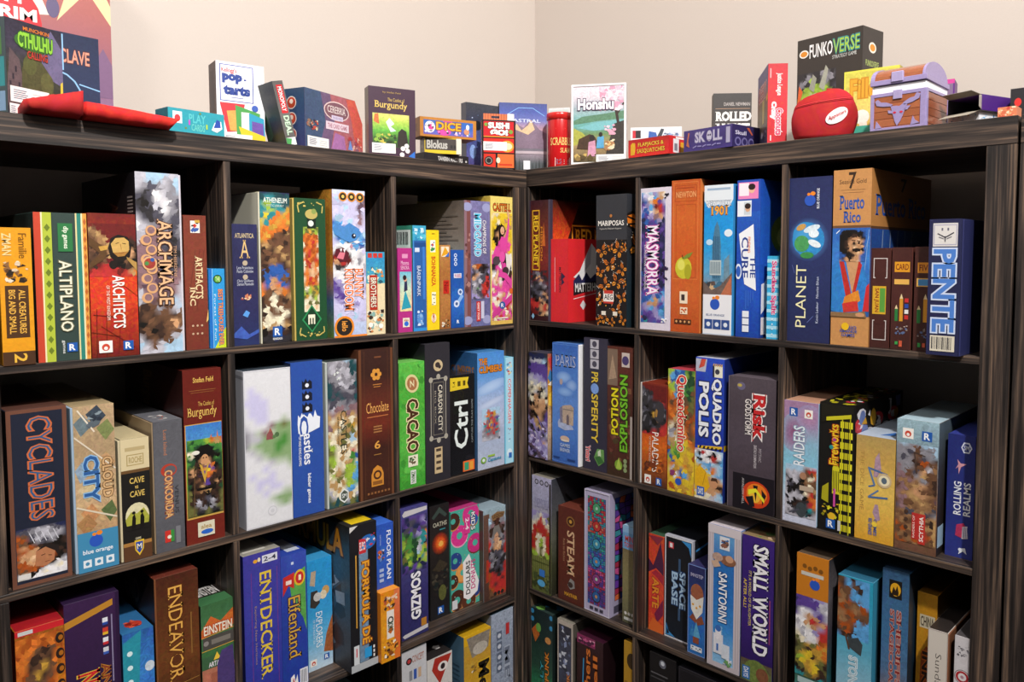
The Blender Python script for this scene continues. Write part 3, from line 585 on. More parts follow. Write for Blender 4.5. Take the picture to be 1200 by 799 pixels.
# ------------------------------------------------------------------ back bookcase, top shelf, cube next to the corner
game_box('magenta', 'short magenta game box with a woman in a teal skirt, left end by the divider', '#b23080', [
    R(.3, .88, .7, .93, '#d890b8'), T('Mamma', .22, .8, .78, .85, '#e8c0d8', b=0), T('SENORA', .2, .745, .8, .79, '#e8c0d8', b=0), R(.12, .25, .95, .72, '#7ab4c0'), G(.12, .25, .95, .72, ['#e8d098', '#c8d8b8', '#6ab8d0'], .4),
    P([(.22, .27), (.5, .5), (.92, .29)], '#2a9ab0', .3), P([(.4, .48), (.45, .6), (.62, .62), (.66, .5)], '#2c3050'), E(.5, .63, .12, '#d8a080', .028), E(.46, .65, .13, '#2a1c20', .03), R(.3, .06, .78, .17, '#e8e0cc'), E(.55, .1, .16, '#2a6ad0', .03), T('alea', .38, .13, .7, .16, '#a86a3a')], topc='#4aa090')
game_box('baren', 'slim blue game box with a turquoise top edge beside the magenta box', '#2a5da2', [
    R(0, .86, 1, 1, '#3fa4c6'), S(0, .86, 1, .99, ['#5ac0d8', '#2a8ab8', '#c8e4f0'], 14, .2, 2), R(0, .8, 1, .84, '#1f4a88'), R(.15, .75, .5, .79, '#d0d8e8'), T('BÄRENPARK', .3, .33, .62, .62, '#c4d0e8', 'd', '#1a3a70'), R(.72, .3, .9, .8, '#3a78c8'), R(.0, 0, .1, .86, '#3f86c8'), E(.5, .12, .25, '#5a90d0', .055), S(.25, .05, .8, .2, ['#d8e4f4', '#3a6ab8', '#8ab4e0'], 14, .14, 6), R(0, 0, 1, .03, '#2f8ad0')],
    left=[G(0, 0, 1, 1, ['#2c6a5c', '#3a8a74', '#3c8f78'], .2), R(.7, .78, .97, .96, '#dfe6e2'), *[R(.72+.025*i, .82, .73+.025*i+.006*(i % 2), .94, '#2a3030') for i in range(9)]], sidec='#2f7a68', topc='#3aa0b0')
game_box('bohn', 'bright yellow slim game box with red vertical lettering', '#f0ce1c', [
    R(.28, .78, .7, .9, '#f4f0e0'), S(.28, .78, .7, .9, ['#c84a2c', '#3a8a4a', '#3a5aa0'], 8, .14, 3), T('BOHNANZA', .36, .44, .7, .74, '#c8241c', 'd', sf=True), R(.36, .25, .7, .38, '#f6f0d0'), S(.38, .25, .7, .38, ['#4a3a20', '#3a3a3a'], 8, .08, 2), E(.52, .12, .2, '#f0e8c8', .045), T('AMIGO', .4, .07, .6, .17, '#c8283c', 'd'), R(.4, .96, .65, .97, '#a88a10')])
game_box('woodbox', 'slim wood-brown game box with a red label and dice at the bottom', '#b0743c', [
    G(0, 0, 1, 1, ['#9a6030', '#b87c42', '#a86c36', '#c08a4c'], .5), *[LN(.15+.17*i, 0, .13+.18*i, 1, .015, '#8a5628') for i in range(5)], R(.12, .86, .88, .98, '#e8dcc0'), P([(.12, .86), (.5, .98), (.88, .9)], '#e0a020'), P([(.5, .86), (.88, .92), (.88, .86)], '#3a6ac0'), R(.3, .42, .86, .58, '#c0281c'), T('Nur', .38, .44, .78, .56, '#7a140c', 'd'), S(.05, .02, .95, .12, ['#e8e0d0', '#2a2018', '#c8a070'], 20, .13, 4)], sidec='#8a5a2c')
game_box('bluecirc', 'short cobalt blue game box with three white rings at the top', '#1e54a6', [
    *[z for i in range(3) for z in (E(.35, .93-.055*i, .12, '#d8e4f4'), E(.35, .93-.055*i, .07, '#1e54a6'))], R(.2, .64, .8, .7, '#d8e0f0'), T('WURFEL', .25, .645, .78, .69, '#b8305a'), G(0, 0, 1, .58, ['#164894', '#2a6ac0', '#1e54a6'], .4), P([(.2, .28), (.8, .44), (.95, .4), (.4, .26)], '#8ab4e8'), E(.7, .46, .2, '#c8d8f0'), E(.4, .31, .22, '#d0dcf0'), E(.7, .46, .1, '#3a5a90'), E(.4, .31, .1, '#3a5a90'), *rlogo(.5, .08, .16, .2)], topc='#2a8aa8')
game_box('midgard', 'tall slate purple game box with cyan and white title and a parchment side', '#67648c', [
    G(0, 0, 1, 1, ['#6a6c9c', '#5c5c84', '#6c6894', '#7a76a4'], .6), R(0, 0, .1, 1, '#8a6a74'), R(.1, 0, .24, 1, '#7a4a48'), S(0, .2, .24, .8, ['#8a5650', '#5c3838', '#a87c74'], 14, .08, 3, 2), *[E(x, y, .17, '#9a9cc4', .035) for x, y in ((.12, .95), (.86, .95), (.12, .05), (.86, .05))],
    T('CHAMPIONS OF', .7, .58, .84, .85, '#e8e4ee', 'd', '#3a3458'), T('MIDGARD', .38, .56, .64, .9, '#4ab8dc', 'd', '#dceaf4', .02), PX(.26, .22, .96, .5, 'vGOOkGv GsOKkkK vGgKkGv GkslGKG KsgGGrK ggGlGrr GlgGrRr GgegrrR vgGGrRv vvgGRrv vGvgGvv'), R(.44, .04, .6, .2, '#c4302c'), T('GREY FOX', .48, .05, .56, .19, '#f0e4e0', 'd'), R(.62, .06, .74, .2, '#c8c8dc')],
    left=[G(0, 0, 1, 1, ['#8a8078', '#a0968a', '#8c8076', '#6a5e56'], .3), *[R(.45, .30+.032*i, .93-.07*(i % 3), .31+.032*i, '#6c625a') for i in range(19)], R(.8, .1, .98, .3, '#3a98a8')], sidec='#857a70')
game_box('castell', 'tall yellow game box with a human tower of people in pink shirts', '#e4cc68', [
    G(0, 0, 1, 1, ['#d8b458', '#e4cc70', '#e8d478', '#e6d070'], .2), T('CASTELL', .1, .885, .92, .945, '#c8641c', 'h', '#5a2018', .02, True),
    PX(.04, .03, .97, .87, 'yccyyysy cyyyyyys yycyysys yykkyyst ykksksyy ykssksyy ykkskpyy yykppppy yypppppy cyypppyy ppkKpkwc pppKKkww kKpwppwc KKppppkw cwKppKdk wspcKkkp pcswppkp pppspppp cspppppr ppwcspcO cwrspwcp pccspsrp rpswcrsc cppspcpb pcsrpssp scpccprs'), E(.5, .735, .15, '#16120f', .045), R(.36, .66, .45, .74, '#16120f'), E(.52, .735, .095, '#d8a884', .032), LN(.48, .722, .57, .722, .02, '#c03048'), P([(.42, .58), (.4, .66), (.48, .69), (.64, .68), (.74, .75), (.78, .84), (.84, .83), (.82, .72), (.7, .62), (.66, .56)], '#d8489c', .1), P([(.78, .83), (.84, .83), (.8, .89), (.72, .9)], '#d8a884'), P([(.1, .56), (.2, .61), (.4, .6), (.42, .54), (.24, .52)], '#d8489c', .1), E(.24, .5, .17, '#4a4046', .035, .2), E(.5, .53, .13, '#dc52a2', .045, .1), P([(.66, .56), (.84, .54), (.9, .46), (.78, .38), (.7, .44)], '#dcd6d0', .1), E(.66, .42, .15, '#3a3034', .032, .2), P([(.3, .38), (.6, .36), (.95, .28), (.96, .34), (.7, .4), (.4, .42)], '#d8489c', .1), P([(.16, .36), (.3, .44), (.34, .41), (.24, .33)], '#e0b890'), P([(.06, .1), (.5, .17), (.96, .24), (.96, .19), (.5, .11), (.06, .05)], '#c83c8c', .1), R(.84, .24, .98, .28, '#d8662c'), E(.5, .15, .14, '#2a5a9c', .03), T('R', .44, .135, .56, .165, '#f4f4f4'), R(.25, .045, .75, .055, '#e8dcd0')], sidec='#c8ac4a')
# ------------------------------------------------------------------ right bookcase, top shelf, cube next to the corner
game_box('redplanet', 'dark red game box with yellow framed title, against the corner post on the right bookcase', '#4a1e22', [
    G(0, 0, 1, 1, ['#2c1218', '#5c1c1e', '#7a2822', '#6a2a20', '#3c1c24'], .6), R(0, 0, .05, 1, '#3c3040'), R(.92, 0, 1, 1, '#4a4458'), FR(.14, .42, .5, .92, .04, '#e4a828'), T('RED PLANET', .2, .45, .44, .88, '#f0c030', 'd', '#5a2410', .03, True), T('MISSION', .55, .5, .64, .78, '#d88a28', 'd'), P([(.62, .62), (.7, .82), (.78, .62)], '#c86a2c', .4),
    PX(.06, .04, .92, .42, 'RKRRKR KMgKRR RKsMKR KRMsKK MKKgMR gKGKgK KGKkKM kKGgsK GkKGKs rRksGK rrrKsk Rrrsrs RRKsrK kRRKsc kkKskK'), P([(.18, .06), (.26, .035), (.18, .01), (.1, .035)], '#8ab8d8')],
    right=[G(0, 0, 1, 1, ['#b83018', '#d84c1c', '#e8641e', '#b8401c', '#3c1a14'], .7), R(.0, 0, .03, 1, '#3c3444'), P([(.2, .66), (1, .76), (1, .98), (.35, .98)], '#2c140e', .6), R(.26, .62, .98, .8, '#3a1a10'), FR(.26, .62, .98, .8, .012, '#e0a028'), T('RED PLANET', .3, .65, .95, .77, '#eeb82c', 'h', '#5a2a10', .02, True), S(.6, .8, .98, .98, ['#4a2018', '#1c0e0c', '#6a2c1c'], 16, .08, 4)], sidec='#c03c18', topc='#2c2430')
game_box('matterhorn', 'plain red game box with a white mountain peak on its side', '#d6262c', [
    R(.22, .36, .25, .78, '#e8b0b0'), T('MATTERHORN', .48, .36, .6, .66, '#2a2024', 'd'), P([(.6, .44), (.8, .48), (.65, .53)], '#2a2440'), P([(.6, .5), (.85, .55), (.62, .6)], '#2a2440')],
    right=[P([(.1, .54), (.22, .62), (.36, .84), (.44, .95), (.5, .9), (.62, .72), (.8, .5), (.8, .4)], '#e8e4e4', .1), P([(.36, .84), (.44, .95), (.42, .7), (.3, .6)], '#bcb8c0'), P([(.1, .5), (.2, .58), (.26, .5), (.34, .6), (.42, .52), (.52, .58), (.6, .48), (.1, .4)], '#2a2a50'), P([(.1, .32), (.75, .42), (.75, .52), (.1, .44)], '#241c20'), T('MATTERHORN', .13, .36, .7, .47, '#f4f0ec'), LN(.1, .28, .7, .36, .01, '#f0c8c8'), P([(.28, .26), (.34, .2), (.28, .14), (.22, .2)], '#e0d8d8')])
game_box('mariposas', 'tall charcoal game box covered in orange butterflies', '#35373c', [
    R(0, 0, 1, .66, '#181414'), *[z for x, y, s, r in [(.2, .57, .17, .5), (.74, .58, .2, -.6), (.46, .47, .2, .2), (.86, .43, .16, 1.0), (.13, .41, .14, -.3), (.3, .31, .19, .8), (.7, .34, .19, -.4), (.86, .22, .15, .3), (.14, .2, .15, -.8), (.7, .12, .17, .5), (.88, .05, .13, -.5), (.3, .06, .16, .4), (.48, .6, .1, .2), (.92, .6, .1, .5), (.1, .04, .1, 2.), (.52, .2, .1, 2.4), (.55, .03, .11, .9), (.94, .33, .09, 2.)] for z in butterfly(x, y, s*1.12, .302, r)], S(.02, .01, .98, .66, ['#f0e8d8', '#241a14', '#e0a030', '#241a14'], 60, .028, 9),
    E(.5, .84, .04, '#b8763c'), T('MARIPOSAS', .08, .765, .92, .805, '#f0ece4'), T('A game by Elizabeth Hargrave', .12, .735, .84, .75, '#c8c4bc', b=0), R(.26, .19, .6, .27, '#f0e8e0'), R(.28, .25, .58, .275, '#c8382c'), T('AEG', .29, .205, .57, .245, '#2a2424'), R(.27, .175, .59, .19, '#c8382c'), R(.2, .085, .72, .115, '#e8e0d0'), E(.46, .1, .12, '#2a2420')],
    right=[G(0, 0, 1, 1, ['#182830', '#1f2c34', '#2c2c30', '#34363c'], .3), *butterfly(.2, .78, .2, 1.0, .5), *butterfly(.12, .6, .1, 1.0, -.4), T('MARIPOSAS', .28, .2, .4, .44, '#c88a4c', 'd'), R(.1, .5, .25, .6, '#4a5458')], sidec='#2a2c32')
# ------------------------------------------------------------------ right bookcase, top shelf, middle cube
game_box('masmorra', 'violet and blue game box with a white border and white spiky letters', '#d8cfdc', [
    PX(.03, .05, .83, .97, 'UwavSc uVwUsw nuSoPV PvURru vuwsrP uPvmsv nuPuvn nnuPnP nnunPn PnnnnP nPunnn PPnnPn nPPnnn nPPnnP PnnPnn nnPnPu nPnnnn unPnPn nPunnP PnPunn nPuvPu uPuvuU PuUsUv uvssPU PvUvuq uPPvUu rnPPvU uqPuPv'),
    T('MASMORRA', .2, .24, .62, .74, '#f4ecf8', 'd', '#c84aa0', .015, True), T('DUNGEONS OF ARCADIA', .14, .28, .2, .6, '#e8e4f4', 'd', b=0), S(.66, .35, .95, .52, ['#1c1430', '#2a1c44'], 10, .1, 8), S(.8, .92, .96, .96, ['#2a2430'], 4, .05, 2), S(.72, .055, .92, .09, ['#2a2430', '#f4f0f4'], 6, .05, 2)], sidec='#b8b0c0')
game_box('newton', 'tall burnt orange game box with a yellow apple', '#c45a22', [
    G(0, 0, 1, 1, ['#b84e1c', '#c8602a', '#c85a20', '#cc6428', '#bf5620'], .25), FR(.07, .35, .93, .985, .012, '#e08a4c'), FR(.12, .86, .88, .965, .015, '#a8441a'), FR(.16, .36, .86, .84, .012, '#a8441a'), T('NEWTON', .15, .885, .87, .925, '#e0a068', sf=True), R(.18, .945, .8, .952, '#a8441a'),
    E(.44, .425, .29, '#c8c234', .072, .15), E(.36, .445, .13, '#dcd860', .035), E(.6, .4, .12, '#a8a424', .05), P([(.4, .49), (.56, .515), (.78, .53), (.66, .495), (.46, .48)], '#7a8a34'), LN(.42, .485, .4, .51, .03, '#5a3a18'), R(.32, .19, .6, .27, '#f0dcc0'), R(.38, .21, .5, .25, '#3a3030'), R(.34, .12, .6, .165, '#f0dcc0'), S(.36, .125, .58, .16, ['#3a3030', '#c85a22'], 6, .05, 2), *icons(4, .14, .74, .07, .07, .224, '#4a2a18', '#e0a468')], right=[R(0, 0, 1, 1, '#a84418'), R(0, 0, .05, 1, '#d8783c')], sidec='#a84418')
game_box('newyork', 'sky blue game box with a skyscraper and a white panel below', '#2a98d6', [
    G(0, .27, 1, .86, ['#8a7a70', '#5aa0c8', '#2a98d6', '#1c94dc', '#1c8ed6'], .3), P([(0, 1), (1, 1), (1, .9), (.86, .85), (.5, .87), (.14, .85), (0, .9)], '#dfe6ec'), R(.1, .965, .9, .98, '#9ab0c8'), T('NEW YORK', .08, .86, .94, .895, '#f0f4f4', 'h', '#2a5a88', .02, True), T('1901', .24, .8, .82, .86, '#f0a83c', 'h', '#8a4a20', .02, True),
    E(.85, .68, .14, '#dce8f0', .025), E(.2, .62, .12, '#b8d8ec', .02), P([(.3, .36), (.3, .6), (.38, .72), (.46, .76), (.54, .72), (.6, .6), (.6, .36)], '#4a7a98', .4), *[R(.33+.06*i, .38, .36+.06*i, .66, '#2a5474') for i in range(4)], R(.22, .4, .62, .5, '#b8c4c4'), *[R(.25+.06*i, .41, .28+.06*i, .49, '#5a7484') for i in range(6)], P([(.72, .27), (.72, .5), (.9, .54), (.92, .27)], '#6a8a9c', .4), S(.04, .28, .97, .36, ['#5a4a44', '#8a6a54', '#3a3a40', '#c8a880', '#3a6a84'], 30, .14, 4), P([(.0, .36), (.3, .3), (.6, .33), (1, .42), (1, .27), (0, .27)], '#6a5a54', .5), P([(.62, .27), (.98, .4), (.98, .27)], '#b86a4c', .4),
    R(0, 0, 1, .27, '#e6e6ea'), *blueorange(.42, .205, .17, .2336), T('BLUE ORANGE', .12, .125, .76, .14, '#5a6a90'), *icons(3, .05, .95, .07, .14, .2336, '#2a4a8a', '#dfe4ec'), R(0, 0, 1, .008, '#c8d0dc')], sidec='#2a6a9c', lip=('r', .05, '#2a78b0'))
game_box('cure', 'royal blue game box with a white slanted title panel and a pink card', '#1e4cae', [
    G(0, 0, 1, .8, ['#16409c', '#1f54bc', '#1c4cae', '#2258b8'], .3), R(.05, .88, .9, .985, '#e884b8'), R(.08, .9, .5, .98, '#f4e8f0'), E(.62, .94, .13, '#e8b898', .025), E(.62, .955, .15, '#2a1c1c', .02), R(.02, .77, .62, .87, '#e8ecf2'), R(.3, .78, .58, .86, '#c8d0d8'), E(.46, .82, .11, '#d8a888', .022), E(.46, .835, .13, '#2a1c1c', .018),
    P([(.1, .66), (.72, .72), (.86, .3), (.36, .34)], '#eef0f4'), T('CURE', .22, .38, .52, .64, '#1c3c8c', 'd'), T('THE', .6, .38, .82, .52, '#1c3c8c', 'd'), T('FINDING', .5, .54, .6, .64, '#e87a2c', 'd'), E(.1, .42, .14, '#dce4f0', .05), E(.1, .42, .1, '#2a5ab8', .035), *[R(.42+.1*i, .18+.02*i, .46+.1*i, .3, '#3a6ac8') for i in range(4)], *[R(.3, .035+.047*i, .58, .075+.047*i, '#e4e8f0') for i in range(3)]],
    right=[G(0, 0, 1, 1, ['#1c3c8c', '#1f50b4', '#2058b8', '#1e4cae'], .3), E(.34, .66, .2, '#6a7a34', .13, .4), E(.36, .64, .14, '#a8ac5c', .08, .4), E(.34, .66, .035, '#f0ead0'), E(.45, .66, .035, '#f0ead0'), R(.3, .56, .48, .59, '#5a2424'), P([(.1, .38), (.26, .56), (.36, .5), (.2, .36)], '#3a8ad0', .3), P([(.02, .15), (.28, .32), (.28, .4), (.02, .34)], '#e8e4e8'), R(.02, .02, .2, .13, '#e4d8d8'), S(.05, .3, .5, .52, ['#2a3a5a', '#d8d4dc', '#3a98d8'], 14, .08, 3)], sidec='#1e4cae')
game_box('sundae', 'small light blue striped game box with pink script title, right end of its cube', '#3aaede', [
    *[R(0, .02+.1*i, 1, .06+.1*i, '#a8dcf0') for i in range(10)], T('Sundae Split', .3, .3, .82, .94, '#d8307c', 'd', '#f4dce8', .02, True), *[E(.5, .06+.06*i, .06, '#e8f4fa') for i in range(4)]])
# ------------------------------------------------------------------ right bookcase, top shelf, cube by the end post
game_box('planet', 'dark indigo game box with a globe and tall cream lettering', '#26305e', [
    G(0, 0, 1, 1, ['#242a52', '#26305e', '#2a3464', '#242c58'], .3), E2(.47, .625, .5, '#5a8ad0', '#26305e'), E(.47, .625, .38, '#2f8ac8', None, .5), E2(.4, .65, .3, '#4aa0d8', '#2f8ac8'), E(.32, .6, .18, '#4a9a5a', .05, .5, .4), E(.55, .69, .2, '#d8e8f0', .02, .3, .3), E(.62, .6, .16, '#e8f0f4', .02, .3, -.4), E(.3, .7, .12, '#c89a54', .018, .3, .4), E(.6, .66, .12, '#e4eef4', .025, .4), E(.45, .53, .16, '#3a8a4a', .02, .4),
    T('PLANET', .2, .09, .44, .47, '#efe9b8', 'u', None, -.004), LN(.48, .12, .62, .16, .012, '#6a78b8'), LN(.1, .47, .16, .42, .01, '#6a78b8'), T('Kevin Ledeur   Nicolas Bihan', .68, .12, .74, .4, '#c8d0e8', 'u', None, 0), *blueorange(.5, .86, .13, .272), T('BLUE ORANGE', .66, .81, .72, .93, '#dfe4f0', 'u')], sidec='#1a2044')
game_box('puerto', 'tan game box with a moustached man in a blue robe and blue gothic lettering', '#c48c54', [
    T('7', .4, .89, .6, .985, '#3a281c', sf=True), T('Seaside Gold', .16, .92, .86, .945, '#3a281c', b=0), LN(.2, .885, .84, .885, .008, '#5a3c28'), LN(.25, .87, .8, .87, .006, '#5a3c28'),
    T('Puerto', .17, .775, .82, .855, '#2a54a4', 'h', None, .02, True), T('Rico', .28, .7, .74, .765, '#2a54a4', 'h', None, .02, True), R(0, .67, 1, .685, '#6a4a30'),
    G(0, .17, 1, .67, ['#2a5a98', '#2a6ab8', '#3a7cc8', '#2c60b0'], .4), LN(.1, .64, .2, .66, .02, '#e8eef4'), LN(.78, .2, .96, .66, .012, '#8aa8d0'), LN(.7, .4, .96, .62, .01, '#8aa8d0'),
    P([(0, .2), (.02, .44), (.25, .5), (.5, .46), (.85, .46), (.95, .34), (.96, .2), (.5, .165)], '#2f7cc4', .4), P([(.38, .48), (.55, .3), (.78, .46), (.7, .5), (.45, .52)], '#c89468', .2), P([(.2, .48), (.3, .5), (.5, .33), (.54, .28), (.4, .27)], '#b82c24', .3), P([(.72, .49), (.8, .46), (.62, .28), (.56, .3)], '#b82c24', .3), P([(.36, .28), (.72, .32), (.78, .26), (.5, .22), (.32, .24)], '#d8842c', .3), P([(.3, .24), (.7, .26), (.74, .2), (.34, .19)], '#c8342c', .3), P([(.84, .2), (.92, .34), (1, .36), (1, .2)], '#c82c30'),
    PX(.2, .48, .88, .66, 'uukkkuuu ukkkkkku kkkkdkku kkkbsskk kkdssSsu kkdsksku kkdsSssu kkkskkku ukkksSsu uukkdsuu udskssuu tusssSuu'), E(.58, .585, .03, '#1c1614', .006), E(.71, .585, .03, '#1c1614', .006), LN(.52, .6, .62, .598, .018, '#1c1614'), LN(.66, .598, .75, .595, .018, '#1c1614'), P([(.54, .552), (.66, .556), (.76, .55), (.74, .538), (.65, .545), (.56, .538)], '#16100e'), P([(0, .19), (0, .165), (.95, .165), (.9, .2), (.5, .19)], '#8a6a48', .3), E(.78, .18, .12, '#c8926a', .012),
    T('RIO', .48, .095, .7, .115, '#2a54a4'), T('GRANDE', .26, .075, .72, .093, '#2a54a4'), T('GAMES', .3, .052, .66, .07, '#2a54a4'), E(.4, .11, .1, '#e8b820')],
    right=[R(0, .68, 1, 1, '#b47c44'), T('Puerto Rico', .06, .74, .9, .86, '#2a54a4', 'h', None, .015, True), T('7', .45, .89, .55, .97, '#3a281c', sf=True), R(0, .665, 1, .68, '#5a3c28'), G(0, .17, 1, .665, ['#1c2c48', '#1f3c74', '#244a90'], .5), *[LN(.15+.12*i, .3, .18+.12*i, .66, .012, '#7a8ca8') for i in range(5)], LN(.3, .3, .7, .66, .01, '#5a6c88')], sidec='#b07a44')
for i, k in enumerate(('cv1', 'cv2', 'cv3')):
    fr = [[G(0, 0, 1, 1, ['#40201c', '#4c2622', '#46221e'], .25), FR(.14, .7, .86, .9, .04, '#d8d0cc'), R(.25, .66, .75, .76, '#46221e'), R(.12, .34, .82, .62, '#d8a82c'), R(.5, .36, .78, .6, '#5a9a3c'), T('SAN JUAN', .2, .36, .46, .6, '#8a2c1c', 'd'), FR(.14, .08, .86, .28, .04, '#d8d0cc'), R(.25, .24, .75, .32, '#46221e')],
          [G(0, 0, 1, 1, ['#40201c', '#4c2622', '#46221e'], .25), R(.14, .76, .92, .86, '#e09a24'), T('CARD', .2, .78, .86, .84, '#7a2c14'), R(.14, .64, .9, .69, '#e8b458'), R(.2, .28, .36, .4, '#2c7a3c'), P([(.2, .4), (.28, .44), (.36, .4)], '#e8d0a0'), R(.44, .28, .62, .5, '#d8962c'), P([(.44, .5), (.53, .55), (.62, .5)], '#e8d0a0'), *[R(.7, .3+.055*j, .9, .34+.055*j, ('#c83030', '#e8e4e0', '#2a4aa0', '#c83030')[j]) for j in range(4)], S(.2, .14, .9, .25, ['#8a7a74', '#5a6a90', '#b8a8a0'], 12, .1, 3), R(.25, .05, .4, .08, '#3a9a4a'), R(.46, .03, .62, .09, '#c8583c')],
          [G(0, 0, 1, 1, ['#3c1e1a', '#48241e', '#42201c'], .25), R(.16, .75, .92, .85, '#e0922a'), T('FIVE', .24, .77, .84, .83, '#7a2c14'), R(.12, .62, .94, .7, '#e8b458'), R(.2, .63, .8, .69, '#4a90c8'), R(.18, .27, .36, .4, '#2c7a3c'), P([(.18, .4), (.27, .44), (.36, .4)], '#e8d0a0'), R(.5, .28, .7, .5, '#d8962c'), P([(.5, .5), (.6, .55), (.7, .5)], '#e8d0a0'), S(.2, .12, .9, .25, ['#8a7a74', '#5a6a90', '#b8a8a0'], 12, .1, 5), R(.25, .04, .4, .08, '#3a9a4a'), R(.5, .04, .64, .08, '#c8583c')]][i]
    game_box(k, ['slim dark brown game box with white corner brackets and a yellow label', 'slim dark brown game box with pencils and little flags, middle of the three brown ones', 'slim dark brown game box with pencils, half hidden behind the navy box'][i], '#46221e', fr, sidec='#341a16', lip=('r', .05, '#5a3028') if i < 2 else None)
game_box('pente', 'navy game box with large light blue vertical letters, sticking out by the end post', '#22254a', [
    R(.12, .8, .88, .97, '#d8d4d0'), FR(.14, .81, .86, .96, .03, '#a8a4b8'), R(.38, .915, .43, .935, '#6a6a7a'), R(.56, .915, .61, .935, '#6a6a7a'), LN(.26, .895, .5, .865, .035, '#3a3a44'), LN(.5, .865, .76, .9, .035, '#3a3a44'), LN(.3, .87, .46, .855, .02, '#5a5a66'), LN(.54, .855, .7, .872, .02, '#5a5a66'), LN(.5, .875, .5, .835, .03, '#3a3a44'),
    T('PENTE', .16, .17, .84, .78, '#4a7cc8', 'd', '#c8d4ec', .03), R(.12, .03, .88, .145, '#d8d0bc'), *[R(.16+.055*i, .045, .175+.055*i+.018*(i % 3 == 0), .135, '#2c2a34') for i in range(12)]],
    right=[G(0, 0, 1, 1, ['#14162c', '#181a34', '#1c1e3a'], .3), E(.6, .5, .35, '#3c5a44', .18, .3), E(.64, .5, .3, '#181a34', .16), R(.05, .16, .32, .28, '#8a98a8'), E(.18, .22, .05, '#2a3044'), R(.03, .05, .5, .075, '#4a5068')], sidec='#181a36', lip=('r', .06, '#2c305c'))

# ================================================================== back bookcase, second shelf, left cube
game_box('cyclades', 'dark navy game box framed in copper with zigzag outlined letters', '#1e2334', [
    FR(0, 0, 1, 1, .075, '#6e4636'), T('CYCLADES', .34, .37, .72, .95, '#2c5a84', 'd', '#c8683c', -.012), PX(.085, .04, .915, .33, 'nnGGGGnn GGgllgGn ObGglglG bOGlglgG ObdgGgkd OsOdkkkd bOssOkkk OssssOdk bsSssOkd OOsssdkg bOOOkkwl bbOkwwcw lckwcwww cwwwwwwl'),P([(.38, .105), (.4, .19), (.56, .215), (.72, .18), (.7, .12), (.56, .095)], '#b07450', .2), P([(.4, .19), (.56, .225), (.78, .2), (.8, .12), (.72, .17), (.56, .205)], '#241c1a', .1), LN(.48, .16, .55, .165, .012, '#2a1812'), LN(.6, .155, .66, .15, .012, '#2a1812'), LN(.54, .12, .62, .122, .012, '#7a3a2c'), R(.1, .045, .3, .075, '#d8d4d0'), *[LN(.3+.1*i, .3, .38+.1*i, .24, .015, '#d0d0d8') for i in range(5)]], sidec='#241c1c', topc='#5a3a30', m=.2)
game_box('cloud', 'game box printed with beige city tiles, blue lettering and a blue lower panel', '#b59a78', [
    G(0, .2, 1, 1, ['#b08c64', '#c8a880', '#a88e6c', '#bca07c'], .5), *[P([(x, y), (x+.28, y+.05), (x+.5, y-.02), (x+.22, y-.08)], c, .6) for x, y, c in ((-.05, .9, '#6a7a80'), (.3, .95, '#3c4854'), (.55, .86, '#7a8450'), (-.1, .62, '#8aa0b4'), (.05, .5, '#c8b48c'), (.5, .66, '#c09a6c'), (.6, .36, '#5a6a40'), (.1, .36, '#c08a5c'), (.0, .3, '#a87c50'), (.55, .48, '#d0b088'))], LN(0, .82, 1, .6, .05, '#dcd0bc'), LN(0, .4, 1, .3, .05, '#d8ccb4'), LN(.1, .98, .5, .84, .04, '#e4d8c4'), S(.3, .86, .7, .97, ['#2c3440', '#5a646c', '#8a98a0'], 10, .12, 3),
    T('CLOUD', .66, .43, .92, .68, '#d0a878', 'd', '#7a5a38', .02, True), T('CITY', .2, .42, .58, .7, '#2f5c98', 'd', '#8ab4d8', .03), R(0, 0, 1, .24, '#4088b0'), *blueorange(.45, .18, .17, .23), T('blue orange', .12, .1, .86, .135, '#e8eef4'), *icons(3, .08, .92, .05, .1, .23, '#dfe8ee', '#4088b0')], sidec='#8a98a8', topc='#a89470', lip=('l', .06, '#9ab0c4'))
game_box('cave', 'small black and cream game box with gold lettering and cave silhouettes', '#1c1a18', [
    R(0, .74, 1, 1, '#d4c49c'), R(0, .72, 1, .745, '#6a4c2c'), R(.15, .9, .85, .93, '#b8a478'), FR(.2, .78, .8, .87, .03, '#a8925c'), T('ROCHE', .28, .8, .74, .85, '#a8925c'), T('CAVE', .28, .63, .8, .68, '#d8b860', sf=True), T('vs', .46, .585, .58, .61, '#d8b860'), T('CAVE', .28, .52, .8, .57, '#d8b860', sf=True),
    E(.52, .36, .42, '#d8d0a8', .11, .2), P([(.1, .34), (.3, .4), (.5, .38), (.75, .42), (.94, .34), (.9, .27), (.15, .27)], '#a8a840', .3), R(.1, .25, .95, .29, '#1c1a18'), P([(.3, .26), (.34, .36), (.42, .38), (.46, .34), (.44, .26)], '#14110e'), E(.39, .39, .06, '#14110e'), P([(.6, .26), (.62, .36), (.7, .38), (.76, .34), (.74, .26)], '#14110e'), E(.68, .39, .06, '#14110e'), T('GAME', .42, .165, .62, .185, '#d0c8a8'), R(0, .12, 1, .15, '#a8783c'), R(0, 0, 1, .12, '#5a3a24'), P([(.38, .16), (.72, .16), (.7, .08), (.55, .03), (.4, .08)], '#e0b830'), P([(.42, .145), (.68, .145), (.66, .085), (.55, .05), (.44, .085)], '#2a4aa0'), T('M', .47, .085, .63, .13, '#f0e8d0')], sidec='#c4b48c', topc='#c8b890', lip=('l', .08, '#cdbf9c'))
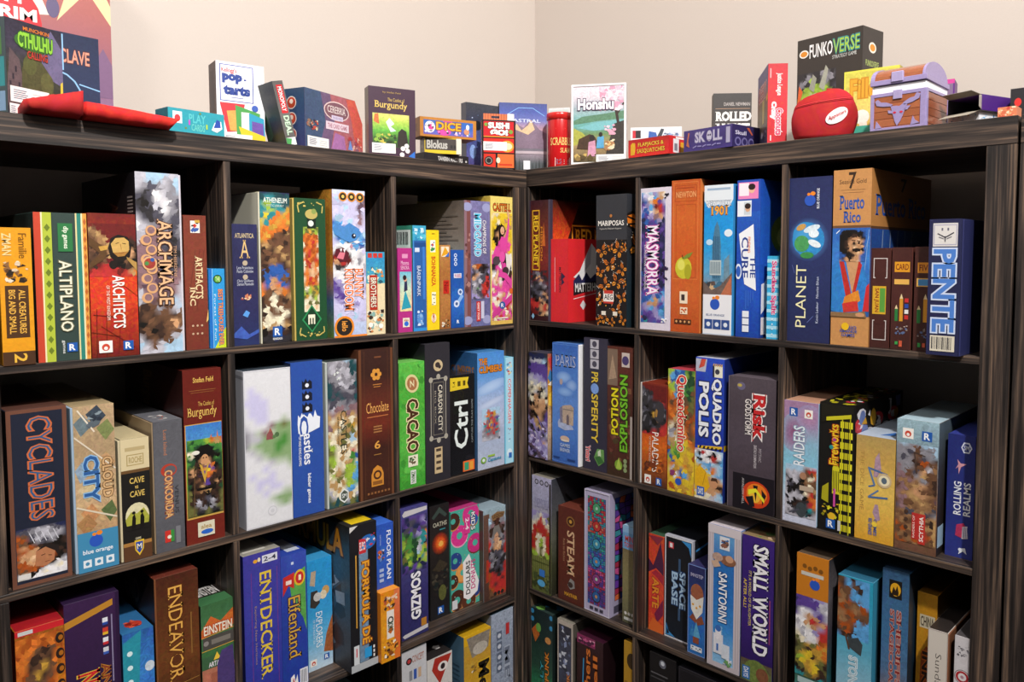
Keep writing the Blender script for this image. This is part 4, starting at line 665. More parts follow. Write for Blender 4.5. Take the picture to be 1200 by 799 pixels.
game_box('concordia', 'grey game box with a red ornamental vertical title', '#5c5c62', [
    G(0, 0, 1, 1, ['#54545a', '#606066', '#5a5a60'], .3), T('Lost Island', .34, .74, .46, .93, '#b8744c', 'd', b=0), E(.5, .62, .28, '#b03c2c', .05), E(.54, .62, .2, '#5c5c62', .035), T('CONCORDIA', .34, .25, .62, .62, '#d8b478', 'd', '#a83c2c', .015, True), T('VENUS', .68, .28, .82, .5, '#3c3c42', 'd'), *[E(.5, .3+.07*i, .05, '#c89058') for i in range(3)], R(.3, .07, .5, .16, '#c8342c'), R(.5, .07, .62, .16, '#3a8a3c'), E(.45, .11, .07, '#e8e0d0'), R(.68, .05, .84, .18, '#7a7a80')], left=[R(0, 0, 1, 1, '#6a5a48')], sidec='#4a4644', topc='#6c6c72', top=[S(.2, .05, .8, .3, ['#c8542c', '#8a8a90', '#d8d4d0'], 10, .15, 2)], lip=('l', .05, '#9a8468'))
game_box('burgundy', 'tall crimson game box with gold script and a man in a feathered black hat', '#6c2016', [
    G(0, 0, 1, 1, ['#70241a', '#6a2016', '#641c14'], .2), T('Stefan Feld', .26, .925, .8, .955, '#d8b058', sf=True), LN(.15, .88, .85, .88, .008, '#a87c3c'), LN(.2, .868, .8, .868, .006, '#a87c3c'), T('The Castles of', .38, .79, .8, .815, '#d8b058', b=0), T('Burgundy', .1, .715, .86, .785, '#e0ba60', 'h', None, .0, True),
    R(.02, .145, .98, .69, '#c89c4c'), G(.04, .155, .98, .685, ['#3c4c24', '#4a6a2c', '#5a9038', '#6aa83c', '#7ab04a', '#4a8ac8', '#3c78c0'], .5), P([(.62, .56), (.66, .6), (.7, .62), (.74, .58), (.84, .6), (.86, .64), (.9, .58), (.9, .54), (.62, .53)], '#c8744c', .3), P([(.04, .52), (.5, .55), (.98, .52), (.98, .5), (.04, .48)], '#4a8a30', .4),
    PX(.06, .16, .97, .6, 'feeefOtO eEeefoto EeEEeeee EekkkEee cckkkkEe eckkkkkE EEksskeE eEdssdEE EhkbPokE dsdoyPdE dsdPoodd kdddoddd dkbdPdkd EddbPdsd EkdtkkdE hdbBtkdE hkddkdkh hdkdGkdh hdldGldh hkgdkgdh hhdgkghh hhKKhKKh hhkkhkkh'), P([(.22, .51), (.3, .535), (.4, .56), (.6, .565), (.74, .54), (.72, .515), (.5, .505), (.3, .498)], '#14100f', .1), E(.28, .525, .1, '#e4e0d4', .012), E(.51, .48, .1, '#c89468', .03, .1), P([(.36, .46), (.5, .34), (.62, .46), (.56, .445), (.5, .39), (.44, .445)], '#c8a040', .2), R(.28, .305, .72, .318, '#120e0c'), LN(.2, .16, .24, .44, .018, '#6a5034'), E(.47, .49, .018, '#2a1810', .004), E(.55, .49, .018, '#2a1810', .004),
    R(.28, .035, .72, .12, '#d8d0b8'), T('alea', .36, .08, .64, .105, '#a88a50'), E(.52, .06, .16, '#2a62c0', .014)], left=[G(0, 0, 1, 1, ['#2c0e0a', '#3a1410', '#2a0e0c'], .4), T('Burgundy', .3, .6, .5, .95, '#6a4a24', 'd')], sidec='#341210', topc='#5a1c14')
# ------------------------------------------------------------------ back bookcase, second shelf, middle cube
game_box('whitebox', 'wide white game box with a misty green hill', '#d9d9de', [
    PX(.015, .01, .985, .99, 'xxxxxxxx xxxxxxxx xxxxxxxx xVxxxxxx xVVxxxxx VVVVxxxx xVVVxxxx xVVVxxxx xxVVxxjx lxxxmihi gljmjiii glliiiei gjiiieei xljiieii xxljiiii xxxxljji xxxVxxxj xVxxVxxx xxVVVxxx xxVxVVxx xxxVxxjj xxxxjiii xxxxxjij xxxxxxxx xxxxxxxx xxxxxxxx', .1, 0), P([(.45, .55), (.46, .585), (.5, .6), (.54, .61), (.58, .6), (.6, .58), (.6, .55)], '#8a4c4c', .3), P([(.5, .6), (.54, .625), (.58, .6)], '#a85a4c'), E(.68, .575, .05, '#4c6c44', .016, .3), E(.62, .565, .04, '#5a7a4c', .012, .3), FR(.01, .005, .99, .995, .006, '#c0c0c8'), E(.55, .09, .1, '#c2c2c8'), E(.55, .09, .085, '#d9d9de'), E(.55, .09, .04, '#cacad0')], left=[R(0, 0, 1, 1, '#b4b4bc'), LN(.8, .97, 1, .955, .02, '#8a8a92')], sidec='#bcbcc4', topc='#3c4650', m=.03)
game_box('bluecastle', 'royal blue game box with a white castle silhouette and gothic lettering', '#2c50a2', [
    *[z for i in range(3) for z in (P([(.34, .82-.075*i), (.34, .88-.075*i), (.4, .865-.075*i), (.46, .89-.075*i), (.52, .865-.075*i), (.58, .88-.075*i), (.66, .865-.075*i), (.66, .82-.075*i)], '#1c1e2c'), E(.5, .845-.075*i, .06, '#e4e8f2'))],
    P([(.18, .6), (.2, .66), (.26, .64), (.32, .67), (.38, .64), (.5, .64), (.54, .66), (.6, .66), (.68, .63), (.74, .68), (.8, .64), (.9, .63), (.88, .56), (.6, .54), (.4, .53), (.2, .54)], '#e8ecf4'), T('C', .24, .53, .52, .65, '#2c50a2', 'd', '#e8ecf4', .03, True), T('astles', .36, .33, .64, .53, '#eef0f6', 'd', None, .015, True), T('OF MAD KING LUDWIG', .2, .33, .28, .52, '#dfe4f0', 'd'), T('bézier games', .44, .075, .58, .27, '#eef0f6', 'd', None, .02)], sidec='#1c2a50', topc='#2a3c60')
game_box('kingcastle', 'grey-green game box with a painted map of castles and gardens', '#6a7468', [
    PX(0, 0, 1, 1, 'gglgaQg glglgQQ glgllQQ GglglgQ QGglglQ QQGglGQ QGQGGgG GQGQGGQ gGggGgG mlmmgmm tmttmtm tctctct mttchYt ctchthc tctthat fcthcac hfcctct hhctcrc ffctceu hfcctec hctcffU cfthffU tchcfUU ctctffq lctcUUc hlchtcl QhQhlhQ QQhQQhQ'), S(.2, .86, .5, .96, ['#d8dcd8'], 8, .05, 3), T('CASTLES', .42, .36, .62, .66, '#2c3428', 'd', None, .0, True), T('OF MAD KING LUDWIG', .3, .42, .36, .62, '#3a4234', 'd', b=0), *[P([(.5+.17*math.cos(a*1.047+.52), .07+.051*math.sin(a*1.047+.52)) for a in range(6)], '#e0e4e0')], *[P([(.5+.13*math.cos(a*1.047+.52), .07+.039*math.sin(a*1.047+.52)) for a in range(6)], '#4a5348')], T('SM', .42, .055, .58, .085, '#e0e4e0')], sidec='#8a9490', topc='#3a4040', lip=('l', .06, '#b8beba'))
game_box('chocolate', 'tall chocolate brown game box with glowing gold lettering, tallest in the middle cube', '#4a2a1c', [
    G(0, 0, 1, 1, ['#3c2014', '#44241a', '#3c1e18', '#6c2a1c', '#5c2a1e', '#3a201a', '#3c221c'], .35), R(0, 0, .07, 1, '#6a4028'), R(.93, 0, 1, 1, '#6a4028'), R(.15, .01, .16, .99, '#5c3a24'), R(.84, .01, .85, .99, '#5c3a24'), R(.45, .94, .65, .95, '#7a4a30'), *[E(.5+.1*math.cos(k*1.05), .83+.026*math.sin(k*1.05), .06, '#d8943c') for k in range(6)], R(.4, .76, .66, .765, '#c07c3c'), R(.42, .745, .62, .75, '#c07c3c'), T('Chocolate', .2, .575, .86, .645, '#e8a85c', 'h', None, .0, True), R(.22, .545, .84, .552, '#b86a3c'), *[R(.4, .44+.018*i, .65, .45+.018*i, '#a06c40') for i in range(3)], T('6', .42, .33, .6, .385, '#dc9c48', sf=True), R(.4, .29, .62, .295, '#a8783c'), P([(.32, .08), (.32, .16), (.38, .2), (.5, .22), (.62, .2), (.68, .16), (.68, .08)], '#d08a34'), E(.5, .155, .12, '#4a2a1c'), E(.5, .155, .07, '#d08a34'), R(.36, .09, .64, .115, '#8a5624'), *[R(.2+.1*i, .03, .26+.1*i, .045, '#8a5a34') for i in range(7)]], sidec='#5c3624', topc='#3c2018')
# ------------------------------------------------------------------ back bookcase, second shelf, cube next to the corner
game_box('cacao', 'leaf green game box with dark brown rounded letters', '#4ea83a', [
    G(0, 0, 1, 1, ['#3f9a30', '#58b444', '#4aa838', '#5cba48'], .6), S(0, 0, 1, 1, ['#3c9030', '#62bc4c', '#469e36', '#56b042'], 60, .16, 6, 1.5), E(.5, .83, .26, '#d8cc94', .075, .1, .35), E(.5, .83, .19, '#a87048', .055, .2, .35), T('Z', .42, .8, .58, .86, '#e8dcb0', 'd'),
    T('CACAO', .28, .28, .74, .71, '#4a2c1a', 'd', '#e8dca8', .035), R(.32, .17, .7, .26, '#e8e4cc'), S(.34, .18, .68, .25, ['#3a5a30', '#6a5a40'], 12, .06, 3), R(.4, .03, .62, .14, '#d8dcd4'), T('ZMAN', .44, .04, .58, .13, '#3a6a34', 'd')], sidec='#3a8a2c', topc='#7ac860')
game_box('carson', 'tall charcoal game box with an ornate frame around vertical cream letters', '#2e2c32', [
    G(0, 0, 1, 1, ['#2a282e', '#323036', '#2e2c32'], .2), E(.52, .84, .19, '#cbb68e', .042), E(.5, .845, .1, '#3a3030', .02), E(.58, .83, .06, '#3a3030'), FR(.2, .31, .84, .75, .035, '#9a9488'), FR(.3, .34, .74, .72, .02, '#7a7468'), *[E(x, y, .08, '#a8a294', .02) for x, y in ((.22, .74), (.82, .74), (.22, .32), (.82, .32), (.52, .76), (.52, .3))], T('CARSON CITY', .5, .36, .68, .7, '#d8d0bc', 'd', sf=True), T('BIG BOX', .36, .42, .42, .66, '#a8a090', 'd', b=0), R(.34, .06, .66, .25, '#c8b088'), *[R(.4, .085+.045*i, .6, .105+.045*i, '#4a3c30') for i in range(4)]], sidec='#1e1c22', topc='#3a383e')
game_box('ctrl', 'black game box with large white letters reading upward and a yellow flag', '#17171a', [
    P([(.0, .85), (.76, .86), (.7, .91), (.76, .97), (0, .98)], '#e4c630'), T('1-4', .1, .89, .2, .94, '#2a2410', 'u'), R(.3, .89, .42, .94, '#5a4c18'), R(.52, .89, .62, .94, '#5a4c18'), T('Ctrl', .16, .26, .72, .74, '#e4ece8', 'u', None, .02), T('CAPTURE THE FLAG GAME', .86, .3, .92, .74, '#9aa0a0', 'u', b=0), R(.5, .02, .98, .125, '#e86a2c'), R(.56, .03, .74, .11, '#3a9a70'), R(.78, .03, .92, .11, '#e8a03c')], topc='#2a2a2e', mat=GLOSS)
game_box('climbers', 'pale blue game box with orange block letters and a tower of coloured blocks', '#7aa0d0', [
    G(0, 0, 1, 1, ['#b4bcd0', '#a8b4cc', '#b8c0d8', '#a0b4d8', '#5f98d8', '#4a8cd4'], .3), E2(.5, .7, .6, '#b4ccec', '#8fb0dc', .05, 0, .25), E2(.5, .56, .6, '#c4d0e8', '#a8b8d8', .03, 0, .25), E2(.5, .3, .5, '#9498b8', '#aab4cc', .07), T('THE', .06, .895, .36, .95, '#e0841c', 'h', '#5a4a30', .03), T('CLIMBERS', .06, .825, .92, .885, '#e0841c', 'h', '#5a4a30', .03), PX(.16, .24, .84, .52, 'aaaaaaa aaraaaa aaorYaa alomYla aaqrmPa almorqa armYrml aqrmPrl amrorql gmqrmrg lgrmrqg ggmgmgl llglggl lllglll'), *[R(.34+.07*(i % 4)+.02*(i//12), .32+.04*(i//4), .37+.07*(i % 4), .345+.04*(i//4), ('#b86a4c', '#5a7ab8', '#d8b45c', '#a84a6c', '#7a9a7c', '#6a4a80')[(i*5+i//4) % 6], .3) for i in range(18)], E(.8, .25, .03, '#4a4a5a'), E(.2, .08, .1, '#7aa83c', .028), E(.2, .08, .05, '#dfe4e8', .014), R(.36, .1, .62, .115, '#9ac03c'), T('Capstone', .36, .05, .86, .09, '#2a8ab0')],
    left=[G(0, 0, 1, 1, ['#3a5a80', '#34608c', '#2c5a8c'], .3), T('THE CLIMBERS', .5, .78, .96, .88, '#9a6424')], sidec='#34608c', topc='#4a88c4')
game_box('copen', 'slim light cyan game box with red vertical letters, beside the corner post', '#7cc4de', [
    R(.1, 0, .9, 1, '#a8d8e8'), S(.15, .82, .85, .96, ['#e8f0f4', '#5a9ac0', '#c85a5c', '#e8d8a0'], 16, .16, 3), T('COPENHAGEN', .34, .38, .7, .8, '#c83c4c', 'd', '#e4f0f4', .015), S(.3, .2, .7, .36, ['#3a6aa0', '#e0e8ec', '#8a5a80'], 10, .1, 2), E(.5, .1, .3, '#dcecf2', .04), R(.4, .05, .75, .1, '#2a6ab8')])
# ================================================================== right bookcase, second shelf, cube next to the corner
game_box('scarf', 'dark purple game box with a woman in a patterned headscarf', '#2c2438', [
    PX(0, 0, 1, 1, 'KKKnKK KnnnnK KlllaK nPPPPn PPPPPP nPPPPP vlvvPP lllvvP lclclv ckctkl kclkcl lkskck kcsSsc MksssM Msbssk MkssbP MdkskP vMtsMP MvtkvP MKvtMv vMKvMv KvlvKl vVvMvM MvVvsV KMvVvv vKMvVv MvKMvV kMvKMv'), E(.36, .545, .03, '#241814', .006), E(.54, .545, .03, '#241814', .006), LN(.2, .35, .8, .1, .06, '#8a7ab8'), LN(.5, .4, .9, .22, .05, '#7a6aa8'), E(.3, .2, .12, '#6a5a90', .04), S(.1, .04, .9, .3, ['#a898d0', '#3a2c50', '#d8c8e0', '#5a4a78'], 24, .1, 4)],
    right=[G(0, 0, 1, 1, ['#8a7a70', '#c8a888', '#c8942c', '#a85a4c'], .7), S(0, .1, 1, .98, ['#e8e0d0', '#c83c3c', '#3a7ab0', '#e8c040', '#4a3a40'], 40, .12, 6)], sidec='#8a6a5a', topc='#4a4654', lip=None)
game_box('paris', 'bright blue game box with pale letters, clouds and a stone arch', '#3c6cba', [
    G(0, 0, 1, 1, ['#3a62ae', '#4a78c4', '#5a86cc', '#4a78c4', '#3a66b6'], .3), FR(.02, .01, .98, .99, .01, '#6a94d4'), T('PARIS', .12, .81, .9, .9, '#b4bcd8', 'h', '#3a5a9c', -.008, True), E2(.45, .72, .3, '#98b8e4', '#5a86cc', .05), E2(.75, .66, .22, '#98b4e0', '#5a86cc', .05), E2(.5, .6, .32, '#8cb0e0', '#5a86cc', .04), E(.35, .68, .06, '#b09a98', .025), P([(.22, .34), (.28, .37), (.34, .35), (.76, .33), (.84, .3), (.5, .28), (.24, .3)], '#a8b0cc', .4), P([(.42, .34), (.4, .48), (.5, .49), (.72, .5), (.84, .48), (.82, .33)], '#b8a08c', .4), P([(.56, .33), (.56, .4), (.61, .42), (.66, .4), (.66, .33)], '#6a5a60'), P([(.42, .34), (.4, .48), (.3, .46), (.32, .34)], '#7a7488', .4), R(.42, .45, .83, .46, '#8a7a70'), E(.5, .21, .18, '#d0b098', .025), R(.36, .19, .66, .2, '#e0d8cc'), T('GAMES', .32, .14, .7, .17, '#b8c4dc'), T('BREWER', .32, .1, .7, .13, '#b8c4dc'), R(.05, .035, .3, .05, '#24407c'), R(.6, .035, .9, .05, '#24407c')],
    right=[R(0, 0, 1, 1, '#d4d4da'), R(.01, .9, .1, .96, '#2a2a30'), R(.01, .05, .1, .1, '#2a2a30'), T('PARIS', .02, .3, .1, .7, '#b8b8c0', 'd')], sidec='#d0d0d8', topc='#5a86cc', lip=('r', .045, '#e4e4e8'))
game_box('prosper', 'tall dark grey game box with yellow vertical lettering and white icons on top', '#332f3e', [
    G(0, 0, 1, 1, ['#332f40', '#2f2c3a', '#383444'], .25), *[z for i in range(3) for z in (R(.28, .77+.075*i, .64, .838+.075*i, '#bcb8c0'), E(.46, .804+.075*i, .1, '#4a4654'))], T('PR', .34, .66, .62, .745, '#e0c03c', 'd', None, .02), E(.48, .62, .17, '#7a9ad8', .04, .4), T('SPERITY', .34, .21, .62, .58, '#e0c03c', 'd', None, .02), T('Ystari', .1, .06, .3, .18, '#d8343c', 'd', '#f0e0e0', .02), P([(.66, .04), (.9, .08), (.88, .17), (.6, .17), (.46, .1)], '#6a9a54', .5), P([(.64, .1), (.76, .12), (.74, .17), (.62, .15)], '#c8d8b8'), P([(.5, .1), (.66, .05), (.9, .08), (.7, .12)], '#3a6a34')], sidec='#25222e')
game_box('potion', 'brown game box with yellow and green slanted letters reading upward', '#5c2c24', [
    G(0, 0, 1, 1, ['#3a2a1c', '#54281f', '#4a2820', '#5c2c22', '#5a2a20'], .6), R(.0, .72, .4, .97, '#8a7464', .4) if False else R(0, .7, .4, .98, '#7c6656'), P([(.05, .74), (.2, .94), (.36, .76)], '#a88c74', .4), R(.56, .85, .86, .96, '#c8b8b0'), E(.7, .9, .13, '#4a3c6a', .035), R(.4, .3, .6, .7, '#6a3a30'), S(.02, .02, .98, .7, ['#6a3c30', '#3c2018', '#7a5038', '#4a3c24'], 34, .16, 8), T('POTION', .16, .32, .44, .68, '#e4d41c', 'u', '#2c3a10', .03), T('EXPLOSION', .5, .2, .8, .79, '#74b828', 'u', '#1c3010', .03), E(.46, .09, .15, '#7a9a34', .04, .4), P([(.36, .06), (.58, .06), (.47, .15)], '#a8c04c'), *[E(.72, .06+.035*i, .07, '#8a9a6a') for i in range(3)], R(.9, .0, .985, .48, '#a89c94')], sidec='#3c1c18')
# ------------------------------------------------------------------ right bookcase, second shelf, middle cube
game_box('paladins', 'short red-brown game box with a dark knight and slim white letters', '#8a3018', [
    G(0, 0, 1, 1, ['#4a2c1c', '#a0501c', '#d0661c', '#b8401c', '#8a2a18', '#7a2c1c'], .5), PX(0, .5, .98, .98, 'RRRRRRR GKRRRRR gGKRRRR KgGRRRR kGKKKrR GkKGGGR KGKkGGK gGkYsgK GgKkskK KgGkKKr GKkGKrr KkKrdrr rrrrrro'), P([(.5, .66), (.52, .78), (.66, .84), (.84, .82), (.9, .74), (.86, .65), (.66, .63)], '#3c383c', .3), P([(.52, .72), (.58, .76), (.64, .74), (.6, .68), (.54, .68)], '#a87c3c', .2), P([(.0, .6), (.04, .7), (.2, .73), (.34, .68), (.3, .58), (.1, .56)], '#2a282c', .3), P([(.02, .62), (.1, .68), (.2, .69), (.1, .62)], '#6a686e', .2), P([(.04, .86), (.16, .93), (.26, .88), (.2, .78), (.06, .78)], '#343236', .3), P([(.08, .88), (.15, .91), (.18, .87)], '#7a787e'), T('PALADINS', .42, .14, .68, .53, '#efe6dc', 'd', None, .005), T('OF THE WEST KINGDOM', .3, .2, .37, .48, '#dcc8b8', 'd', b=0), *wlogo(.26, .06, .13, .329), *rlogo(.7, .055, .11, .329), S(0, .14, .95, .3, ['#5a2c18', '#c86a24', '#7a3a1c'], 16, .14, 4)], sidec='#6a2414', lip=('l', .09, '#cfc9c4'), topc='#7a2c1c')
game_box('queen', 'game box in bright patchwork colours with red script reading downward', '#a85c34', [
    PX(0, 0, 1, 1, 'ffUueEe fUuufEf yuUueEE yfuUEeh OyuoeEb OoUObEh ObObbhb oOobOhb OobOhbO bOtobOh tcbtObo cgtcobO tlcYobh gtfYyoO OfefyYo ufeyYyO fuyyYyy YoYyoYy ylYuyYy yYwuUYy YyyYyyY yOyYYyo YyYyOyY'), T('Queendomino', .3, .34, .7, .96, '#d42c2c', 'd', '#f4ecd0', .02, True), *blueorange(.42, .09, .12, .258), S(.1, .13, .3, .18, ['#e8e0d0', '#8a3a6a'], 5, .1, 2)], topc='#b8404c', sidec='#8a7a3c')
game_box('quadro', 'tall ultramarine game box with white block letters in two lines', '#2440ae', [
    G(0, .38, 1, 1, ['#1c349c', '#2444b8', '#2440ae', '#2a4cc0'], .25), P([(0, .9), (.34, .9), (.4, .99), (0, .99)], '#b4b8c8', .3), P([(.1, .92), (.3, .94), (.36, .99), (.2, .99)], '#c84a3c', .4), R(.6, .87, .94, .95, '#e8e4d0'), *[P([(.6+.07*i, .945), (.635+.07*i, .945), (.66+.07*i, .965), (.625+.07*i, .965)], '#e0b020') for i in range(5)], E(.76, .91, .08, '#3a3a48'), R(.6, .87, .66, .95, '#2a2a34'), T('QUADRO', .56, .4, .92, .86, '#eceef4', 'd', '#141c50', .04), T('POLIS', .12, .44, .48, .83, '#eceef4', 'd', '#141c50', .04), P([(.1, .355), (.96, .375), (.96, .395), (.1, .375)], '#e0b424'), *[P([(.14+.14*i, .357), (.21+.14*i, .359), (.24+.14*i, .379), (.17+.14*i, .377)], '#1c1c24') for i in range(6)],
    PX(0, 0, 1, .355, 'rwwwwaa wkrwkwa aawkrwU ckwwrkU yaUUaaU yYaUoaU yyyaoaU yyYyaUU yyysssa yYyssss ysyssdd cyysssd cclssaU ylcclaU cccllla'), E(.7, .125, .13, '#c89068', .036, .1), P([(.58, .14), (.62, .165), (.8, .165), (.84, .13), (.76, .145)], '#4a3020', .1), P([(.02, .06), (.04, .2), (.2, .235), (.42, .2), (.56, .1), (.4, .05)], '#e0ac1c', .2), LN(.4, .19, .3, .1, .02, '#b0841a'), R(.1, .02, .36, .085, '#2a5ab0'), T('DAYS', .14, .03, .32, .075, '#f0f0e8')],
    right=[R(0, 0, 1, 1, '#182a70'), R(.0, .36, 1, .4, '#a88818')], sidec='#1a2c78', topc='#c8ccd8')
game_box('risk', 'wide purple-grey game box with red outlined letters and a fiery disc below', '#4a4048', [
    G(0, .28, 1, 1, ['#463c44', '#504650', '#4a4048', '#544a52'], .35), E(.27, .93, .09, '#6a6480', .03, .4), E(.24, .935, .05, '#b8a44c', .012), T('Risk', .52, .53, .8, .89, '#c4282a', 'd', '#efe8e4', .035, True), T('GODSTORM', .36, .57, .5, .84, '#e8e0dc', 'd', '#2c2428', .02, True), T('MYTHIC', .66, .38, .72, .48, '#b8b0b4', 'd', b=0), T('EARTHLY DOMINATION', .56, .33, .62, .5, '#c8c0c4', 'd'), R(.12, 0, 1, .27, '#17131a'), E(.62, .13, .29, '#c83c18', .1), E(.64, .14, .22, '#e87c20', .075), E(.6, .12, .12, '#f0b838', .05), P([(.4, .1), (.56, .12), (.6, .04), (.5, .03)], '#17131a'), P([(.56, .2), (.66, .2), (.62, .08)], '#17131a'), P([(.74, .18), (.84, .14), (.76, .06)], '#17131a'), P([(.46, .12), (.62, .15), (.8, .08), (.8, .11), (.62, .18), (.46, .16)], '#e8e030'), T('AVALON HILL', .32, .04, .37, .24, '#b8b0b0', 'd'), R(0, 0, .02, 1, '#6a6068')], topc='#5c525a', sidec='#3a3238')
# ------------------------------------------------------------------ right bookcase, second shelf, cube by the end post
game_box('raiders', 'pale icy game box with a dark viking and white title reading upward', '#a8c4d8', [
    G(0, 0, 1, 1, ['#c4c8dc', '#c8d0e0', '#a4c8dc', '#86c4dc', '#8ab4cc', '#a888ac', '#a07a9c'], .35), E2(.3, .74, .4, '#94507c', '#98a4c0', .16, .4), E2(.75, .88, .4, '#b080a4', '#9c90b4', .1, .4), *rlogo(.28, .91, .12, .294), *wlogo(.72, .905, .12, .294), T('RAIDERS', .3, .48, .62, .8, '#eef2f6', 'u', '#8aa8c0', .0), PX(.08, .06, .98, .48, 'aaaallV aaaabrr llllbbo klldbcr lklkBbb lGkkbcb lkkKbBt lklKcrb klllkoo llkdKro lkdKQro llKQkqb lgGKQKl gllllll'), LN(.12, .38, .26, .34, .02, '#2c2a34'), LN(.26, .34, .22, .26, .02, '#2c2a34'), LN(.1, .22, .28, .12, .02, '#34303c'), E(.56, .12, .16, '#3c4448', .06, .5), LN(.2, .08, .5, .12, .03, '#4a4a58'), E(.6, .4, .1, '#a87c60', .03), R(.5, .28, .9, .32, '#b8a490')], topc='#b88a70', sidec='#8ab0c8')
game_box('fireworks', 'black game box with a glowing yellow city and striped fan pattern on its side', '#131210', [
    *[R(.62+.12*(i % 3)-.02, .02+.08*(i//3), .7+.12*(i % 3), .07+.08*(i//3), ('#d8d024', '#b8b020', '#e4dc30')[i % 3]) for i in range(34)], R(.64, 0, .67, .9, '#c8c020'), R(.86, 0, .89, .96, '#b0a81c'), P([(.4, .3), (.4, .5), (.48, .56), (.6, .5), (.62, .3)], '#d0c824'), *[R(.42+.05*i, .32, .44+.05*i, .48, '#2a280c') for i in range(4)], P([(.1, .24), (.12, .34), (.3, .38), (.3, .22)], '#a8a01c'), S(.08, .1, .6, .24, ['#d8d028', '#8a8418', '#c8a020'], 22, .07, 3), E(.4, .12, .1, '#e0b428', .03), R(.44, .2, .5, .34, '#c84a9a'), P([(.05, .84), (.4, .88), (.96, .94), (.96, .99), (.05, .99)], '#1c1a10'), P([(.2, .86), (.9, .9), (.9, .93), (.2, .89)], '#c8c024'),
    T('Fireworks', .3, .52, .56, .84, '#e8c428', 'u', '#b8341c', .02, True), E(.36, .66, .06, '#2a8a8a'), E(.44, .72, .05, '#a83a8a'), *rlogo(.38, .06, .13, .28), R(.58, .02, .66, .1, '#c8c8c8')],
    right=[R(0, 0, 1, 1, '#181410'), *[z for i in range(6) for z in (E(.1+.17*i, .84-.1*(i % 2), .12, ('#c83038', '#dcd8e0')[i % 2], .06), E(.1+.17*i, .84-.1*(i % 2), .06, ('#e8e0e4', '#5a6aa8')[i % 2], .03))], S(0, .4, 1, .98, ['#c83038', '#e4e0e4', '#6a7ab0', '#d8a024', '#181410'], 50, .09, 8)], topc='#1a1810', top=[S(.05, .0, .95, .98, ['#d8d028', '#a8a01c', '#181610'], 70, .13, 4), S(.5, .1, .98, .98, ['#c83038', '#e4e0e4', '#181610'], 40, .12, 6)], sidec='#181410')
game_box('ra', 'short golden game box with a winged blue monogram', '#d2a23c', [
    G(0, 0, 1, 1, ['#d8a030', '#dcb04c', '#e0bc5c', '#c8a050', '#b09458'], .3), T('THE DICE GAME', .12, .28, .22, .85, '#a8803c', 'd', b=0), P([(.46, .62), (.5, .8), (.6, .86), (.66, .7), (.56, .62)], '#a88a9c', .6), P([(.52, .36), (.46, .28), (.56, .2), (.66, .22), (.6, .36)], '#a88a9c', .6), LN(.32, .7, .82, .66, .05, '#4a6a98'), LN(.34, .7, .5, .54, .05, '#5a7aa4'), LN(.5, .54, .34, .52, .04, '#4a6a98'), LN(.34, .42, .84, .44, .05, '#4a6a98'), LN(.34, .42, .6, .5, .04, '#5a7aa4'), E(.74, .6, .19, '#c8b088', .07), E(.74, .6, .14, '#e8dcb8', .05), E(.74, .6, .07, '#5a6a78', .03), T('RIO GRANDE', .36, .06, .46, .22, '#2a5aa4', 'd'), T('GAMES', .5, .06, .58, .22, '#2a5aa4', 'd'), E(.52, .17, .07, '#e8c840')], topc='#a8b4c4', top=[E(.7, .2, .1, '#e0a820', .05), P([(.5, .1), (.7, .3), (.85, .15)], '#3a6ab0')], sidec='#a88440')
game_box('scythia', 'grey and brown game box with a rider on horseback and a red banner', '#7a6456', [
    G(0, 0, 1, 1, ['#6c4a38', '#7c5a44', '#8a6650', '#806a60', '#7a7c80', '#86a0ac', '#9ab8c4'], .55), *wlogo(.27, .895, .13, .303), *rlogo(.72, .89, .12, .303), PX(.02, .06, .98, .82, 'gaggaaa gggbgga ggGbgga gGgbGgd gggdObb mggbblB mgbGsbb mmbgtbb mBmBgbd bmBtsbd bmBsbbd mBtssBb BmBtBbM bmbBtBb GmBbBBG bBGBtGg BbBbGBt bBbBbdt ObBbrtt bOBbrbt bBbbrOt ObBOrbt bObBbbb'), LN(.44, .76, .5, .6, .03, '#4a3830'), LN(.44, .76, .7, .74, .02, '#4a3830'), R(.42, .1, .58, .3, '#b8302c'), T('RAIDERS OF', .44, .11, .49, .28, '#f0e4dc', 'u', b=0), R(.58, .07, .74, .3, '#c0342c'), T('SCYTHIA', .6, .09, .7, .28, '#f4ece4', 'u'), *[E(.28, .12+.06*i, .05, '#4a3428') for i in range(4)]],
    right=[G(0, 0, 1, 1, ['#2a221e', '#302824', '#3c3c40', '#5a6a74'], .4), R(.02, .06, .16, .22, '#a8c4d8')], topc='#a8c0cc', sidec='#302824')
game_box('rolling', 'small navy game box with white title reading upward, set back by the end post', '#2a3480', [
    G(0, 0, 1, 1, ['#2c3684', '#28327c', '#262e74'], .2), *[P([(.68+.2*math.cos(a*1.047), .9+.05*math.sin(a*1.047)) for a in range(6)], '#d8dcec')], *[P([(.68+.15*math.cos(a*1.047), .9+.036*math.sin(a*1.047)) for a in range(6)], '#2a3480')], T('SM', .58, .88, .78, .92, '#d8dcec'), P([(.3, .72), (.4, .76), (.36, .8), (.48, .77), (.7, .77), (.5, .74), (.42, .68), (.4, .74)], '#d89ca8'), T('ROLLING', .26, .35, .54, .62, '#eef0f6', 'u', None, .02), T('REALMS', .62, .35, .88, .62, '#eef0f6', 'u', None, .02), P([(.36, .18), (.4, .27), (.66, .29), (.8, .24), (.7, .16)], '#b8345c', .4), P([(.6, .16), (.62, .26), (.8, .27), (.82, .17)], '#e4dce4'), *[LN(.64+.05*i, .17, .65+.05*i, .26, .015, '#2a3480') for i in range(4)], P([(.5, .03), (.56, .08), (.74, .09), (.8, .04), (.66, .06)], '#e4e8f2'), E(.56, .07, .07, '#e4e8f2')], topc='#343e8c', sidec='#1c2458')

